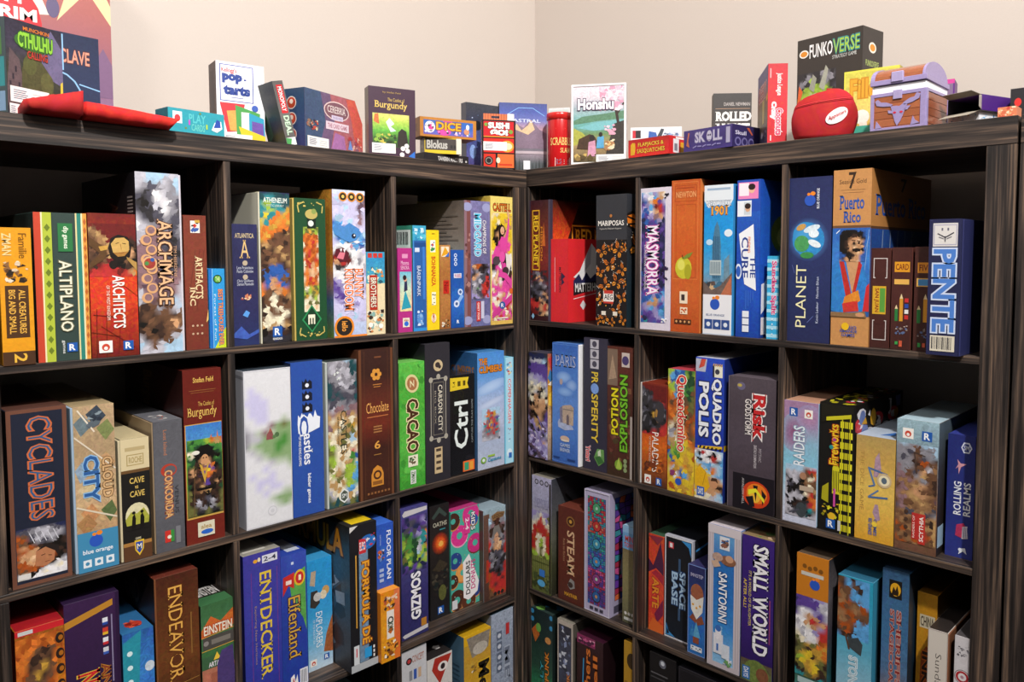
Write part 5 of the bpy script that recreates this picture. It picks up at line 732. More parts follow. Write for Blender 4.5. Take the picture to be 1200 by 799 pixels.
# ================================================================== back bookcase, third shelf, left cube
game_box('fire', 'orange game box with a fire-breathing dragon and a red lid edge', '#b0641c', [
    G(0, 0, 1, .965, ['#8a3c14', '#c86a1c', '#d8841c', '#b8681c', '#a0581c'], .8), R(0, .965, 1, 1, '#c8242c'), R(.06, .97, .36, .992, '#c8c8c8'), PX(0, .3, .84, .95, 'OoOOoOO oOOoOoO OoobdbO oobdbdo OodbYbo oObYdbO yobdbOo YyoObOo yYoOoOo OyYoOoO oOoYoOo OoYyYoO oOyYyoO OoYyoOo oOoOoOo'), *[E(.9, .9-.09*i, .09, '#2a1c18', .03, .4) for i in range(10)], *[E(.92, .9-.09*i, .05, '#a8641c', .015) for i in range(10)], E(.6, .58, .14, '#d8b030', .06, .5), S(.05, .1, .8, .6, ['#e08c1c', '#8a3014', '#d8b030', '#6a2c14'], 40, .16, 5), T('DRAGON', .3, .15, .6, .5, '#e8c040', 'd', '#5a1c10', .02, True)], topc='#a81c24', sidec='#7a2018')
game_box('purple', 'tall dark purple game box with a gold slanted band and red letters', '#331c44', [
    G(0, 0, 1, 1, ['#341c48', '#2e1a3e', '#3a2048'], .3), P([(0, .9), (.88, .965), (.88, .93), (0, .86)], '#b8802c'), R(.93, 0, 1, 1, '#2a1638'), *[z for i in range(4) for z in (R(.68, .83-.055*i, .78, .87-.055*i, ('#e0e0e8', '#c83c30', '#e0e0e8', '#d0d0d8')[i]), R(.68, .83-.055*i, .78, .845-.055*i, ('#2a4aa0', '#e0b030', '#c82c34', '#3a5ab0')[i]))], R(.84, .5, .865, .88, '#8a80a0'), T('NOSFERATU', .2, .1, .58, .6, '#c8282c', 'd', '#d8b040', .02, True), T('AND', .64, .42, .8, .62, '#8a3c28', 'd', '#b87c2c', .01, True)], sidec='#22122e', topc='#2c1a3a')
game_box('bluesmall', 'small blue and turquoise game box with a red flower on its top', '#3a76b8', [
    G(0, 0, 1, 1, ['#3f88c4', '#2c70c0', '#3a7cc8', '#2f64ac'], .6), P([(0, .0), (0, .93), (.6, 1), (.5, .6), (.3, .3)], '#2a90a4', .3), *[E(.22, .84-.11*i, .09, '#d8eef0') for i in range(3)], E(.85, .7, .16, '#c8d4e0', .04, .4), R(.1, .3, .98, .42, '#e8882c', .5), T('Kingdom', .12, .31, .96, .41, '#e8c040', 'h', '#a83c1c', .02), S(.05, .02, .98, .3, ['#5ab0d8', '#e8f0f0', '#2a5a9c', '#d86a4c'], 30, .15, 3)], topc='#2f6a9c', top=[E(.55, .14, .28, '#b83428', .055, .5), S(.3, .08, .8, .22, ['#d85a3c', '#8a2018'], 14, .12, 4)], sidec='#1c3c60')
game_box('endeavor', 'tall bronze-brown game box with gold serif letters reading downward', '#5a3018', [
    G(0, 0, 1, 1, ['#3c2010', '#4a2814', '#6a3c1c', '#5c3218', '#4c2416'], .6), R(0, 0, .04, 1, '#7a4a2c'), T('ENDEAVOR', .3, .37, .62, .93, '#e0a850', 'd', '#5a2c10', .0, True), E(.46, .5, .1, '#5a3018'), LN(.08, .33, .98, .35, .01, '#b88a44'), E(.7, .24, .22, '#8a6434', .06, .3), E(.7, .24, .14, '#4a2c14', .04), R(.8, .5, .83, .75, '#8a6030')], left=[G(0, 0, 1, 1, ['#221410', '#2c1a12', '#1c1210'], .4), T('END', .5, .78, .75, .92, '#6a5a50')], sidec='#281812', topc='#6a3024')
game_box('einstein', 'green, orange and brick patterned game box right of the tall bronze-brown one', '#3c6040', [
    G(0, .58, 1, 1, ['#3a6a3c', '#44744a', '#3c6840'], .4), P([(0, .8), (.3, .9), (.6, .84), (1, .92), (1, .78), (0, .74)], '#c8642c', .4), T('EINSTEIN', .08, .755, .96, .83, '#f0e4d0', 'h', '#a83c1c', .02), R(.04, .64, 1, .74, '#4c4844'), LN(.0, .74, 1, .76, .02, '#d8a040'), LN(0, .63, 1, .64, .02, '#d8a040'), E(.14, .69, .08, '#8a8480'), R(.3, .67, .9, .71, '#7a746c'), T('ARTANA', .2, .49, .72, .53, '#e4e0e4'), P([(.35, .54), (.46, .6), (.58, .54)], '#e8c040'), G(0, 0, 1, .48, ['#8a5a44', '#a8644c', '#b07058'], .5), *[R(.02+.25*(i % 4), .05+.1*(i//4), .24+.25*(i % 4), .14+.1*(i//4), ('#b87058', '#a05c48')[i % 2], .3) for i in range(16)], P([(.42, 0), (.46, .5), (.6, .6), (.96, .62), (1, .4), (.98, 0)], '#4a3a70', .4)], topc='#241f1c', top=[R(.0, .0, 1, .16, '#3c6c44'), T('EINSTEIN', .2, .18, .9, .36, '#d8d4d0')], sidec='#2c2824')
# ------------------------------------------------------------------ back bookcase, third shelf, middle cube
game_box('entdecker', 'indigo game box with yellow serif letters, left end of the third shelf middle cube', '#32369a', [
    G(0, 0, 1, 1, ['#2a3494', '#343a9c', '#3c3c9c', '#3f3c98'], .3), R(.2, .1, .206, .88, '#a8304c'), R(.9, .1, .906, .88, '#a8304c'), E(.32, .95, .06, '#e0a030', .012), E(.42, .955, .04, '#e8d8b0', .014), R(.5, .925, .92, .975, '#d8d8e4'), T('2-4', .54, .935, .88, .965, '#2a2a40'), T('ENTDECKER', .42, .17, .74, .87, '#e0c040', 'd', None, .012, True), T('Exploring New Horizons', .26, .28, .33, .66, '#a88a78', 'd', b=0), E(.56, .05, .26, '#7a8ab8', .05, .4), E(.56, .05, .2, '#c0b48c', .04, .5)], topc='#9a968c', top=[R(.1, .05, .7, .4, '#d0ccc0'), S(.1, .4, .9, .9, ['#3a4048', '#6a6a60', '#1c2024'], 20, .2, 3)], sidec='#20246a')
game_box('elfenland', 'blue game box with curly gold title and a red ribbon seal', '#28409c', [
    G(0, 0, 1, 1, ['#1f3c9c', '#28409c', '#2c44a4', '#3a50b0'], .25), P([(.3, .83), (.95, .88), (.97, .4), (.84, .5), (.4, .66)], '#5aa04c', .4), R(.4, .92, .5, .94, '#c8d4ec'), P([(.06, .7), (.08, .84), (.52, .86), (.5, .74), (.28, .77)], '#c8302c'), E(.72, .81, .22, '#e0b830', .06), E(.72, .81, .16, '#c82c2c', .045), T('1', .68, .79, .78, .83, '#f4e8c0'), R(.18, .78, .4, .81, '#f0d8d0'), T('Elfenland', .26, .22, .72, .68, '#d8a83c', 'd', '#3a2c50', .0, True), P([(.3, .08), (.44, .1), (.48, .04), (.56, .09), (.6, .0), (.3, 0)], '#f0ece8'), T('AMIGO', .36, .01, .46, .07, '#c82c3c', 'd'), R(.66, 0, .98, .12, '#e4e4ec'), *[R(.7+.05*i, .01, .72+.05*i, .11, '#2a2a38') for i in range(5)]], topc='#2f48a8', top=[R(.4, .05, .9, .3, '#c8d0e0')], sidec='#1c2c70')
game_box('explorers', 'sky blue game box with a bearded explorer and white letters, set back from the edge', '#3490c8', [
    G(0, 0, 1, 1, ['#c0d4e4', '#6ab4dc', '#389cd4', '#2f94d0', '#2c98d8'], .3), P([(.1, .78), (.16, .9), (.36, .9), (.3, .76)], '#b8a48c', .4), P([(.1, .58), (.14, .72), (.4, .72), (.5, .6), (.3, .56)], '#3a3430', .5), E(.74, .7, .15, '#c89c5c', .042, .3), E(.64, .665, .14, '#e0d0b0', .04, .3), E(.4, .66, .16, '#c8c4c0', .04, .3), P([(.62, .14), (.74, .3), (1, .46), (1, .12)], '#a05c34', .6), T('EXPLORERS', .32, .2, .58, .52, '#eef2f4', 'd', None, .0), T('OF THE NORTH SEA', .2, .24, .28, .46, '#d8e8f0', 'd', b=0), *wlogo(.2, .07, .13, .237), *rlogo(.74, .09, .11, .237)], topc='#3c9cd4', sidec='#2478b0')
game_box('formula', 'worn black game box with checkered flag pattern and orange slanted letters, jutting out', '#1c1c20', [
    *[R(.0+.3334*(i % 3), .05+.11*(i//3), min(1, .3334+.3334*(i % 3)), .16+.11*(i//3), ('#1a1a1e', '#6f8aa4')[(i+i//3) % 2], .45) for i in range(21)], R(0, .82, 1, 1, '#1e1c20'), E(.68, .87, .3, '#2a6ab8', .05, .3), R(.34, .8, .6, .9, '#c83038'), T('EURO', .36, .82, .58, .88, '#f4ecec'), S(.4, .82, .95, .93, ['#e8e4e8', '#3a8ad0', '#c8304c'], 16, .07, 3), R(.2, .3, .24, .8, '#d8a040'), T('FORMULA DÉ', .42, .17, .78, .75, '#e8a030', 'd', '#8a4418', .03, True), R(.5, .07, .76, .14, '#2f9ad8'), *[R(.82, .06+.03*i, .88, .08+.03*i, '#e8e4e0') for i in range(3)], R(0, 0, 1, .05, '#b0b4b8'), R(.1, .05, .3, .18, '#d0d4d8'), R(.18, .1, .22, .16, '#c83038'), P([(0, .96), (.3, 1), (0, 1)], '#d8d4d0')],
    left=[G(0, 0, 1, 1, ['#2c2c30', '#3c4048', '#3a4c5c', '#3a5464', '#2a2620'], .8), T('RMULA', .3, .78, .92, .96, '#c8841c', 'h', '#4a2c10', .03), S(.1, .1, .95, .7, ['#5a6e80', '#2a2a30', '#8a94a0', '#3c3c40'], 40, .13, 5), E(.5, .2, .2, '#4a4c54', .09, .5), E(.5, .2, .1, '#1c1c20', .045), R(.3, .06, .6, .1, '#b8943c')], topc='#2a2826', top=[R(.2, .04, .95, .3, '#d8b81c'), S(0, .3, 1, .95, ['#c8c4bc', '#5a3c30', '#1c1a1c', '#8a8480'], 30, .16, 4)], sidec='#2c2c30')
game_box('orangegame', 'short orange game box with animals, lying under the small blue box and jutting out', '#e0861c', [
    G(0, 0, .7, 1, ['#e0941c', '#e49c24', '#e0861c'], .4), G(.7, 0, 1, 1, ['#e07428', '#d8603c', '#e07a4c'], .2), R(.3, .32, .68, .72, '#e8e0d8'), E(.5, .58, .15, '#2a2420', .05), E(.5, .58, .09, '#e8e0d8', .03), P([(.36, .42), (.5, .5), (.64, .44), (.5, .38)], '#c8641c'), S(.12, .72, .9, .95, ['#8a5a3c', '#e8b8a0', '#c8503c', '#4a3428', '#e8d0b0'], 22, .12, 3), S(.1, .04, .9, .3, ['#c8742c', '#e8a83c', '#4a3020', '#f0e4d0', '#8a4a20'], 36, .12, 5), E(.55, .2, .14, '#e8922c', .05), E(.5, .22, .03, '#2a1c14'), E(.6, .22, .03, '#2a1c14'), T('SORT', .34, .42, .62, .56, '#3a5a44', 'd')], topc='#e8962c', sidec='#c8741c')
game_box('floorplan', 'small blue game box with white letters, resting on the orange animal box', '#2c54b4', [
    G(0, 0, 1, 1, ['#2c54b4', '#3460c0', '#2c54b4'], .3), T('FLOOR PLAN', .62, .12, .86, .88, '#eef0f6', 'd', None, .02), S(.12, .4, .5, .62, ['#d8d4dc', '#c8643c', '#6a8ac8', '#3a3a50'], 18, .12, 3), *[R(.2, .1+.08*i, .44, .15+.08*i, '#a8b8dc') for i in range(3)], T('DESIGN', .24, .68, .3, .84, '#b8c8e8', 'd', b=0)], z0=.1497, topc='#3a68c8', sidec='#2444a0')
# ------------------------------------------------------------------ back bookcase, third shelf, cube next to the corner
game_box('sowing', 'purple-blue game box with white bubble letters and a green machine', '#38346c', [
    G(0, 0, 1, 1, ['#2c2c60', '#34306a', '#4c4880', '#4a4684'], .5), P([(.05, .96), (.14, .985), (.98, .985), (.98, .955), (.1, .94)], '#c8c4c8'), P([(.02, .03), (.1, .04), (.98, .06), (.98, .03), (.1, .01)], '#c8c4c8'), PX(.04, .5, .97, .93, 'PnPPPPn PnGGPvn nPGnnPv eGPGPGK eEePvqo fheEeqo feeElqK eheElfo EffEafe hheEfqy nEfnnff nPEPfnP PnPnPnn'), T('GIZMOS', .34, .13, .72, .5, '#eceaf0', 'u', '#1c1a40', .04), R(.72, .06, .92, .12, '#b87c2c')], topc='#4a4688', sidec='#24224c')
game_box('gates', 'black game box with a burning red eye, between the purple and donut boxes', '#191719', [
    G(0, 0, 1, 1, ['#1c1c20', '#201d1c', '#2a2422', '#221e1e'], .5), P([(.1, .9), (.5, .98), (.9, .9), (.8, .88), (.5, .93), (.2, .88)], '#3c4a44'), T('OATHS', .16, .81, .88, .85, '#b8b4a0', sf=True), R(.5, .775, .8, .785, '#3a8a90'), E2(.52, .66, .44, '#e0501c', '#2a1c1a', .1, .6), E2(.54, .66, .26, '#f08030', '#c8481c', .055, .5), E(.56, .655, .12, '#f0b050', .025, .3), P([(.1, .44), (.5, .52), (.9, .46), (.6, .4)], '#3c3428', .6), S(.05, .2, .95, .42, ['#34302a', '#241f1f', '#4a4438', '#1c2424'], 34, .14, 4), E(.62, .22, .2, '#5a5c30', .07, .6), *rlogo(.52, .07, .16, .205)], topc='#2c2a2c')
game_box('donut', 'turquoise game box covered in pink and chocolate donuts with a white label', '#4cae9c', [
    *[z for x, y, r, c, c2 in ((.3, .74, .3, '#d8388c', '#e8a0c0'), (.85, .62, .28, '#c8307c', '#6a3a28'), (.08, .9, .24, '#4a2a20', '#c88a50'), (.7, .93, .3, '#d8388c', '#c88a50'), (.14, .5, .24, '#2a4484', '#c88a50'), (.8, .86, .16, '#2a5aa8', '#c88a50'), (.4, .36, .26, '#e09a50', '#c87c3c'), (.05, .3, .2, '#4a2a1e', '#c88a50'), (.2, .1, .3, '#4a2a20', '#c88a50'), (.85, .16, .26, '#2a4484', '#c88a50'), (.6, .05, .26, '#5a3020', '#c88a50')) for z in (E(x, y-.012, r, c2), E(x, y, r*.97, c, None, .2), E(x, y, r*.33, '#4cae9c'))], S(.02, .02, .98, .98, ['#f0e0e8', '#e8c040', '#4ac0d8', '#f0f0f0'], 60, .022, 5),
    P([(.4, .46), (.62, .53), (.97, .22), (.92, .12), (.6, .06), (.42, .1)], '#ece8e8'), T('DOLLARS', .5, .12, .66, .46, '#2a2428', 'u', None, .02), T('DONUTS', .68, .16, .84, .46, '#c82c7c', 'u', None, .02), R(.46, .74, .66, .93, '#d8388c'), T('2-4', .5, .78, .62, .9, '#f4e8ee', 'd'), T('KIDS', .7, .76, .84, .94, '#f4f0f0', 'd', '#2a2a30', .02), R(.02, .02, .2, .11, '#d0d0d4')], topc='#c83c80', sidec='#38907f')
game_box('roman', 'grey-brown game box with a Roman legionary in a red cloak, beside the corner post', '#8a98a0', [
    G(0, 0, 1, 1, ['#5a4438', '#7a6458', '#8a8078', '#90a0a4', '#9ab0bc'], .5), R(0, 0, .26, .95, '#5c4038'), G(0, 0, .26, .95, ['#4a3028', '#5c4038', '#6a4c40'], .5), P([(.1, .2), (.12, .45), (.4, .45), (.42, .22)], '#a83824', .4), PX(.22, .02, 1, .9, 'agggag agdbga gmkkmg gdkbdg mdggdg mggGgm rgsSGm rgsSgr rKssGr KgGGKr GgKGgK rGgGKg rgKGKr dKGKGr OrKkGr OrrKrr brrrKr OrKrrr bOrrrr dbrrOr bdbOrb'), P([(.34, .92), (.4, .86), (.9, .88), (.96, .93), (.6, .95)], '#8a6844'), T('LEGION', .4, .885, .9, .925, '#4a3424', sf=True), P([(.4, .66), (.42, .76), (.5, .82), (.66, .82), (.74, .75), (.74, .65), (.68, .69), (.6, .73), (.48, .7)], '#77726e', .2), P([(.5, .8), (.56, .88), (.7, .88), (.66, .8)], '#4a2c24', .2), P([(.48, .7), (.6, .73), (.67, .69), (.64, .6), (.54, .58), (.49, .62)], '#c89878', .1), LN(.52, .675, .57, .68, .02, '#3a2418'), LN(.61, .68, .65, .675, .02, '#3a2418'), LN(.55, .615, .61, .615, .015, '#8a4030'), *[E(.5+.16*i, .05, .07, '#2a2424') for i in range(3)]], topc='#9cb0bc', sidec='#4a362e')
# ================================================================== right bookcase, third shelf, cube next to the corner
game_box('house', 'lilac and green game box with a red house, a bare tree on its side', '#a4a0b8', [
    G(0, 0, 1, 1, ['#5a6234', '#7a8044', '#8a8c50', '#a8a0a8', '#a8a8c4', '#b4b0cc'], .5), *[z for i in range(3) for z in (E(.24+.26*i, .95, .1, '#3a3640'), E(.24+.26*i, .95, .06, '#b0acc0'))], T('NEMORIA', .16, .73, .92, .81, '#8a86a8', 'h', None, -.005, True), PX(0, .3, .92, .7, 'vvvlvvv vvlcvvh vlcrcvh lcrrrch crrrrrc crOrrOr rrcccrr rOcfcrr rrcfcOr rrchcrr ffchcff hfhfhfh'), *[LN(.1+.1*i, .15, .1+.1*i, .3, .02, '#4a5228') for i in range(9)], LN(.05, .26, .95, .26, .025, '#4a5228'), S(.02, .02, .98, .2, ['#4a5430', '#3c4428', '#6a7040'], 30, .14, 3), R(.4, .14, .68, .2, '#3a78c8'), E(.5, .08, .2, '#5aa8d8', .03), R(.92, .02, 1, .96, '#2c2820')],
    right=[G(0, 0, 1, 1, ['#2c2a20', '#3a3c28', '#5c5c50', '#4c4c50', '#3a3c44'], .5), LN(.3, .2, .34, .75, .05, '#1c1814'), *[LN(.33, .5+.06*i, .33+.16*(-1)**i, .66+.06*i, .02, '#1c1814') for i in range(5)], R(.2, .04, .28, .14, '#c8ccd0')], topc='#8a8478', sidec='#33342c')
game_box('steam', 'reddish brown game box with cream serif title, shorter than its neighbours', '#5c281e', [
    G(0, 0, 1, 1, ['#54241a', '#602c20', '#5a281e'], .35), E(.5, .86, .17, '#8a6030', .055), E(.5, .86, .12, '#3c1c14', .04), E(.5, .86, .06, '#c8943c', .02), T('STEAM', .36, .29, .66, .76, '#dcb48c', 'd', None, .02, True), T('Rails to Riches', .2, .42, .28, .66, '#b88a68', 'd', b=0), P([(.38, .18), (.5, .26), (.66, .24), (.68, .17), (.5, .14)], '#8a8684', .5), E(.5, .19, .1, '#3c2c28', .03), T('MAYFAIR', .26, .06, .78, .1, '#d89c2c')], topc='#6a3428', sidec='#401a14')
game_box('sagrada', 'white-framed game box filled with stained-glass mosaic colours', '#b4acc8', [
    R(.12, .06, .84, .95, '#2a2438'), *[MZ(.13, .06+.148*i, .83, .06+.148*(i+1), 9, 8, c, 11+i, .3, .07) for i, c in enumerate((['#5a3a90', '#2c6ab0', '#8a2c5c', '#3a3a80'], ['#a8304c', '#8a2c5c', '#5a3a90', '#c8508c'], ['#2c6ab0', '#3a8a9a', '#4a4a9c', '#8a4a9c'], ['#3a8a9a', '#3aa08a', '#2c6ab0', '#3a6a7a'], ['#a8304c', '#c86a5c', '#b83c34', '#3a8a9a'], ['#3a9a7c', '#a8304c', '#3a6a9a', '#b8343c']))], *[z for i, c in enumerate(('#4a9a6c', '#b8342c', '#3a8aa8', '#3a8ac0', '#8a3c7c', '#2a5a98')) for z in (E(.48, .86-.145*i, .17, '#1c1828'), E(.48, .86-.145*i, .15, c, None, .7), E(.48, .86-.145*i, .05, ('#a8c8b8', '#c8905c')[i % 2], None, .4))], *[R(.22+.2*i, .02, .36+.2*i, .045, '#3a3648') for i in range(3)], FR(.0, 0, 1, 1, .03, '#d4cfe0')],
    right=[R(0, 0, 1, 1, '#a49cb8'), R(.06, .12, 1, .96, '#1c1828'), MZ(.06, .12, .99, .96, 14, 16, ['#3a8a9a', '#a8304c', '#5a3a90', '#2c6ab0', '#c8508c', '#3a4a9c', '#d86a3c', '#6a3aa0'], 5, .3, .07), E(.55, .38, .42, '#a8a4b8', .28), E(.55, .38, .39, '#4a3a70', .26, .6), R(.05, .02, .3, .08, '#4a4658')], topc='#a8a0bc', sidec='#948ca8')
game_box('smallbox', 'small olive game box with a pale blue top band, half behind the divider', '#7a7450', [
    G(0, 0, 1, .76, ['#5a5844', '#7a7450', '#857c54', '#7a6c4c'], .4), R(0, .76, 1, 1, '#6a9cc8'), R(0, .93, 1, 1, '#8ab4d8'), T('MINI', .16, .84, .7, .9, '#c83c2c'), T('TOWN', .1, .78, .76, .83, '#c83c2c'), *[E(.2+.22*i, .1, .08, '#d8d4d0') for i in range(3)], R(.1, .03, .7, .06, '#c8c8c4')], topc='#9ac0dc', sidec='#5a5440')
# ------------------------------------------------------------------ right bookcase, third shelf, middle cube
game_box('arctic', 'slim orange-red game box with purple mountain silhouettes', '#d0482c', [
    G(0, 0, 1, 1, ['#d8582c', '#d03c2c', '#d85030', '#d0482c', '#c8442c'], .4), P([(0, .74), (.3, .68), (.55, .8), (.8, .94), (1, .72), (1, .6), (.5, .66), (0, .6)], '#4a2440', .3), P([(.2, .6), (.5, .64), (1, .6), (1, .5), (.6, .56)], '#a82c3c', .3), T('ARTE', .25, .24, .7, .56, '#e08c2c', 'd', '#a82c30', .03), P([(.4, .18), (1, .36), (1, .2), (.6, .1)], '#7a2444', .4), P([(0, .02), (.3, .14), (1, .08), (1, .0), (0, 0)], '#d8662c'), P([(0, .98), (.6, .9), (1, .99)], '#8a3040')], topc='#3c5a44', sidec='#8a2c20')
game_box('space', 'black game box with a white rounded border and light blue futuristic letters', '#d4d4dc', [
    R(.04, .015, .96, .985, '#141418'), G(.06, .02, .94, .98, ['#18202c', '#141418', '#1c1c20', '#16181e'], .4), P([(.06, .02), (.06, .14), (.16, .06), (.4, .02)], '#3a8ac8'), P([(.94, .98), (.94, .84), (.86, .93), (.6, .98)], '#3a8ac8'), P([(.09, .03), (.09, .1), (.18, .04)], '#141418'), R(.14, .88, .32, .94, '#c83c44'), R(.18, .89, .28, .93, '#e8e0e0'), T('SPACE', .54, .32, .76, .68, '#a8c4dc', 'd', '#2a4a7c', .03), T('BASE', .26, .34, .48, .66, '#a8c4dc', 'd', '#2a4a7c', .03), R(.5, .66, .58, .8, '#3a5474'), R(.5, .2, .58, .32, '#3a5474')], right=[G(0, 0, 1, 1, ['#14161c', '#1c2028', '#181a20'], .4), R(0, .0, .03, 1, '#b8b8c4'), LN(.05, .9, .6, .96, .02, '#3a8ac8')], topc='#23262e', sidec='#18181e', top=[R(0, 0, 1, .05, '#b0b0bc'), LN(.2, .3, .9, .6, .04, '#3a6a98')])
game_box('santa', 'small deep blue game box with a bearded figure in brown and white', '#1f3c80', [
    G(0, 0, 1, 1, ['#2a6ab0', '#2a68b8', '#2f6ab4', '#28386c', '#2c2a58'], .4), FR(0, 0, 1, 1, .035, '#7a94c8'), T('IMHOTEP', .14, .87, .86, .91, '#b8b4d0', sf=True), E(.52, .7, .36, '#9a5a40', .1, .4), P([(.14, .66), (.2, .5), (.5, .4), (.84, .5), (.9, .68), (.5, .62)], '#e0dcd4', .2), *[E(.3+.2*i, .56-.03*(i % 2), .06, '#e0a030') for i in range(3)], P([(.1, .4), (.3, .46), (.5, .4), (.8, .46), (.95, .38), (.6, .34)], '#8a4c34', .4), P([(.3, .2), (.5, .38), (.75, .2)], '#5aa0c8', .4), P([(.1, .2), (.3, .34), (.36, .2)], '#3a80b8', .4), R(.32, .13, .66, .2, '#8a4a34'), R(.2, .045, .84, .1, '#dce0e8'), S(.22, .05, .82, .095, ['#2a2a34'], 6, .06, 2)], topc='#34305c', sidec='#1c2a58')
game_box('santorini', 'blue game box with white marble columns at its edges and white title', '#2a6cb4', [
    G(.16, .03, .84, .97, ['#8abce0', '#3a88cc', '#2a70bc', '#2a6cb4', '#6aa4d4'], .3), R(0, 0, .17, 1, '#cabfc4'), R(.8, 0, 1, 1, '#cabfc4'), R(.04, 0, .06, 1, '#a89ca4'), R(.12, 0, .14, 1, '#b0a4ac'), R(.86, 0, .88, 1, '#a89ca4'), R(.93, 0, .95, 1, '#b0a4ac'), R(0, .94, 1, 1, '#d0c6ca'), R(0, 0, 1, .035, '#c0b6bc'), R(.36, .84, .66, .93, '#dcdce0'), S(.38, .85, .64, .92, ['#3a3a48', '#8a5a48', '#2a6ab0'], 12, .08, 3), E(.62, .77, .24, '#8a5c44', .035, .5), E(.66, .785, .12, '#c89878', .025), E(.3, .78, .16, '#b89888', .03, .5), P([(.1, .74), (.3, .76), (.4, .72), (.2, .7)], '#c8a890'), T('SANTORINI', .34, .33, .6, .68, '#f0f0f4', 'd', '#1c4a88', .02), *[E(.44, .29-.02*i, .04, '#7ab0d8') for i in range(3)], R(.2, .1, .5, .24, '#dcdce4', .2), R(.26, .2, .44, .28, '#e8e4ea', .2), R(.46, .08, .7, .18, '#d4dae4', .2), E(.35, .28, .09, '#3a6ab4'), R(.3, .12, .36, .17, '#3a6ab4'), S(.5, .03, .8, .1, ['#e0e0e8', '#6a9a5c', '#c8c8d4'], 12, .08, 5)], topc='#c4bac0', sidec='#a89ea6')
game_box('smallworld', 'violet game box with wobbly white letters, right end of the third shelf middle cube', '#36206e', [
    G(0, .15, 1, 1, ['#2c1858', '#3a2274', '#36206e', '#3c2478'], .25), T('SMALL WORLD', .36, .2, .84, .95, '#eeecf0', 'd', '#1c1038', .03, True), T("IT'S A WORLD OF SLAUGHTER", .22, .38, .31, .76, '#c8b468', 'd'), T('AFTER ALL!', .06, .5, .16, .7, '#d8b848', 'd'), R(.88, .3, .92, .6, '#8a3c6a'), G(0, 0, 1, .15, ['#4a5434', '#5c6440', '#5a4a3c'], .6), E(.5, .06, .42, '#6a7a3c', .1, .6), E(.7, .07, .2, '#7a4c34', .05, .5), R(.06, .01, .3, .1, '#2a6ab0'), T('DAYS', .1, .02, .26, .09, '#e8e8ec', 'd')], topc='#8a7454', sidec='#241450', top=[S(0, 0, 1, .5, ['#c8a888', '#3a6a9c', '#8a5a3c', '#5a7a44'], 24, .18, 3)])
# ------------------------------------------------------------------ right bookcase, third shelf, cube by the end post
game_box('bluorange', 'game box with an orange top panel over painted figures in purple and teal', '#c87c24', [
    G(0, 0, 1, .72, ['#3a9098', '#3c6c60', '#4a4428', '#7a6a5c', '#4a3c7c', '#3a2c64'], .6), R(0, .72, 1, 1, '#c4781f'), *[E(.25+.17*i, .92-.01*(i % 2), .07, '#7a4c18') for i in range(4)], R(.15, .86, .85, .885, '#c8c4b8'), *blueorange(.58, .81, .16, .2186), PX(0, .18, 1, .72, 'PPPvvl nPPPll PPPPlw nwwvPl PwssPl wwsrsr lwcsvr wlwvrr clwwrr hcwwOo dhYhoY khdYYo hYydYo dfyYhd hyYyhd khYydh qdhYdK qqhdqd'), R(.1, .13, .8, .17, '#a8c0c0'), R(.1, .04, .85, .11, '#8a3c24'), T('Kingdom', .14, .05, .8, .1, '#e0a060')], right=[G(0, 0, 1, 1, ['#2c7c84', '#2c5c60', '#4a4450', '#6a6468', '#3a3638'], .7), S(0, .5, 1, .98, ['#a8a0a0', '#5a5458', '#2a2628'], 24, .16, 3)], topc='#5a4a3c', sidec='#34464a')
game_box('stone', 'light blue game box with a brown hide figure and a stone axe', '#5aa4c4', [
    G(0, 0, 1, 1, ['#b8ccd8', '#8ab8cc', '#5aa8c4', '#2f98bc', '#2a98b8'], .25), PX(0, .58, .9, .99, 'dbUdUUU bdUbdUU ObbUdUU OBbUUUU bBObbUU bObBBOb BBOObbb OBbOUbU bOObUUU dbOdUUU UddUUUU'), P([(.3, .6), (.34, .52), (.5, .5), (.7, .48), (.74, .56), (.6, .6), (.42, .58)], '#3c4448', .4), LN(.24, .6, .36, .5, .05, '#5a3c24'), T('STONE AGE', .36, .08, .6, .46, '#a8c4d0', 'd', '#dce8ee', .01), R(.0, .0, .12, .08, '#3a8ac8'), E(.28, .03, .1, '#c8643c', .02)], right=[G(0, 0, 1, 1, ['#5a7484', '#2c5464', '#1f4454', '#1c4454'], .4), R(0, 0, .06, 1, '#3c90b0')], topc='#2c6480', sidec='#20485a')
game_box('ship', 'dim blue game box with a yellow badge and dark red vertical letters', '#3a6488', [
    G(0, 0, 1, 1, ['#8a5c40', '#7a6054', '#4c6c90', '#3c6a94', '#3a648c', '#34587c'], .5), R(.26, .83, .74, .94, '#1c1814'), E(.5, .885, .2, '#d8a020', .04), P([(.36, .86), (.42, .9), (.5, .88), (.56, .91), (.62, .87), (.6, .85), (.38, .85)], '#2a1c10'), T('SHERIFFS', .56, .3, .74, .76, '#8a2c2c', 'd', '#c89a8c', .01, True), T('STAGECOACH', .32, .2, .48, .76, '#8a2c2c', 'd', '#c89a8c', .01, True), P([(.3, .06), (.6, .28), (.96, .34), (.98, .06)], '#8a5034', .6)], sidec='#1c3040', topc='#2a4460')
game_box('yellow3', 'mustard yellow game box with black lettering, behind the white box', '#b8801c', [
    G(0, 0, 1, 1, ['#a87018', '#b8801c', '#c0881f'], .3), R(.14, .76, .9, .85, '#c8bca0'), T('CHINA', .18, .77, .86, .84, '#3a2c1c'), P([(.2, .3), (.24, .58), (.5, .64), (.8, .6), (.86, .32), (.5, .26)], '#8a3c14', .5), T('INKA', .3, .28, .7, .6, '#2a1810', 'd', '#c8641c', .03), R(.2, .08, .86, .24, '#2c2c2c'), T('GO', .3, .1, .7, .22, '#c8c0b0')], sidec='#6a4810')
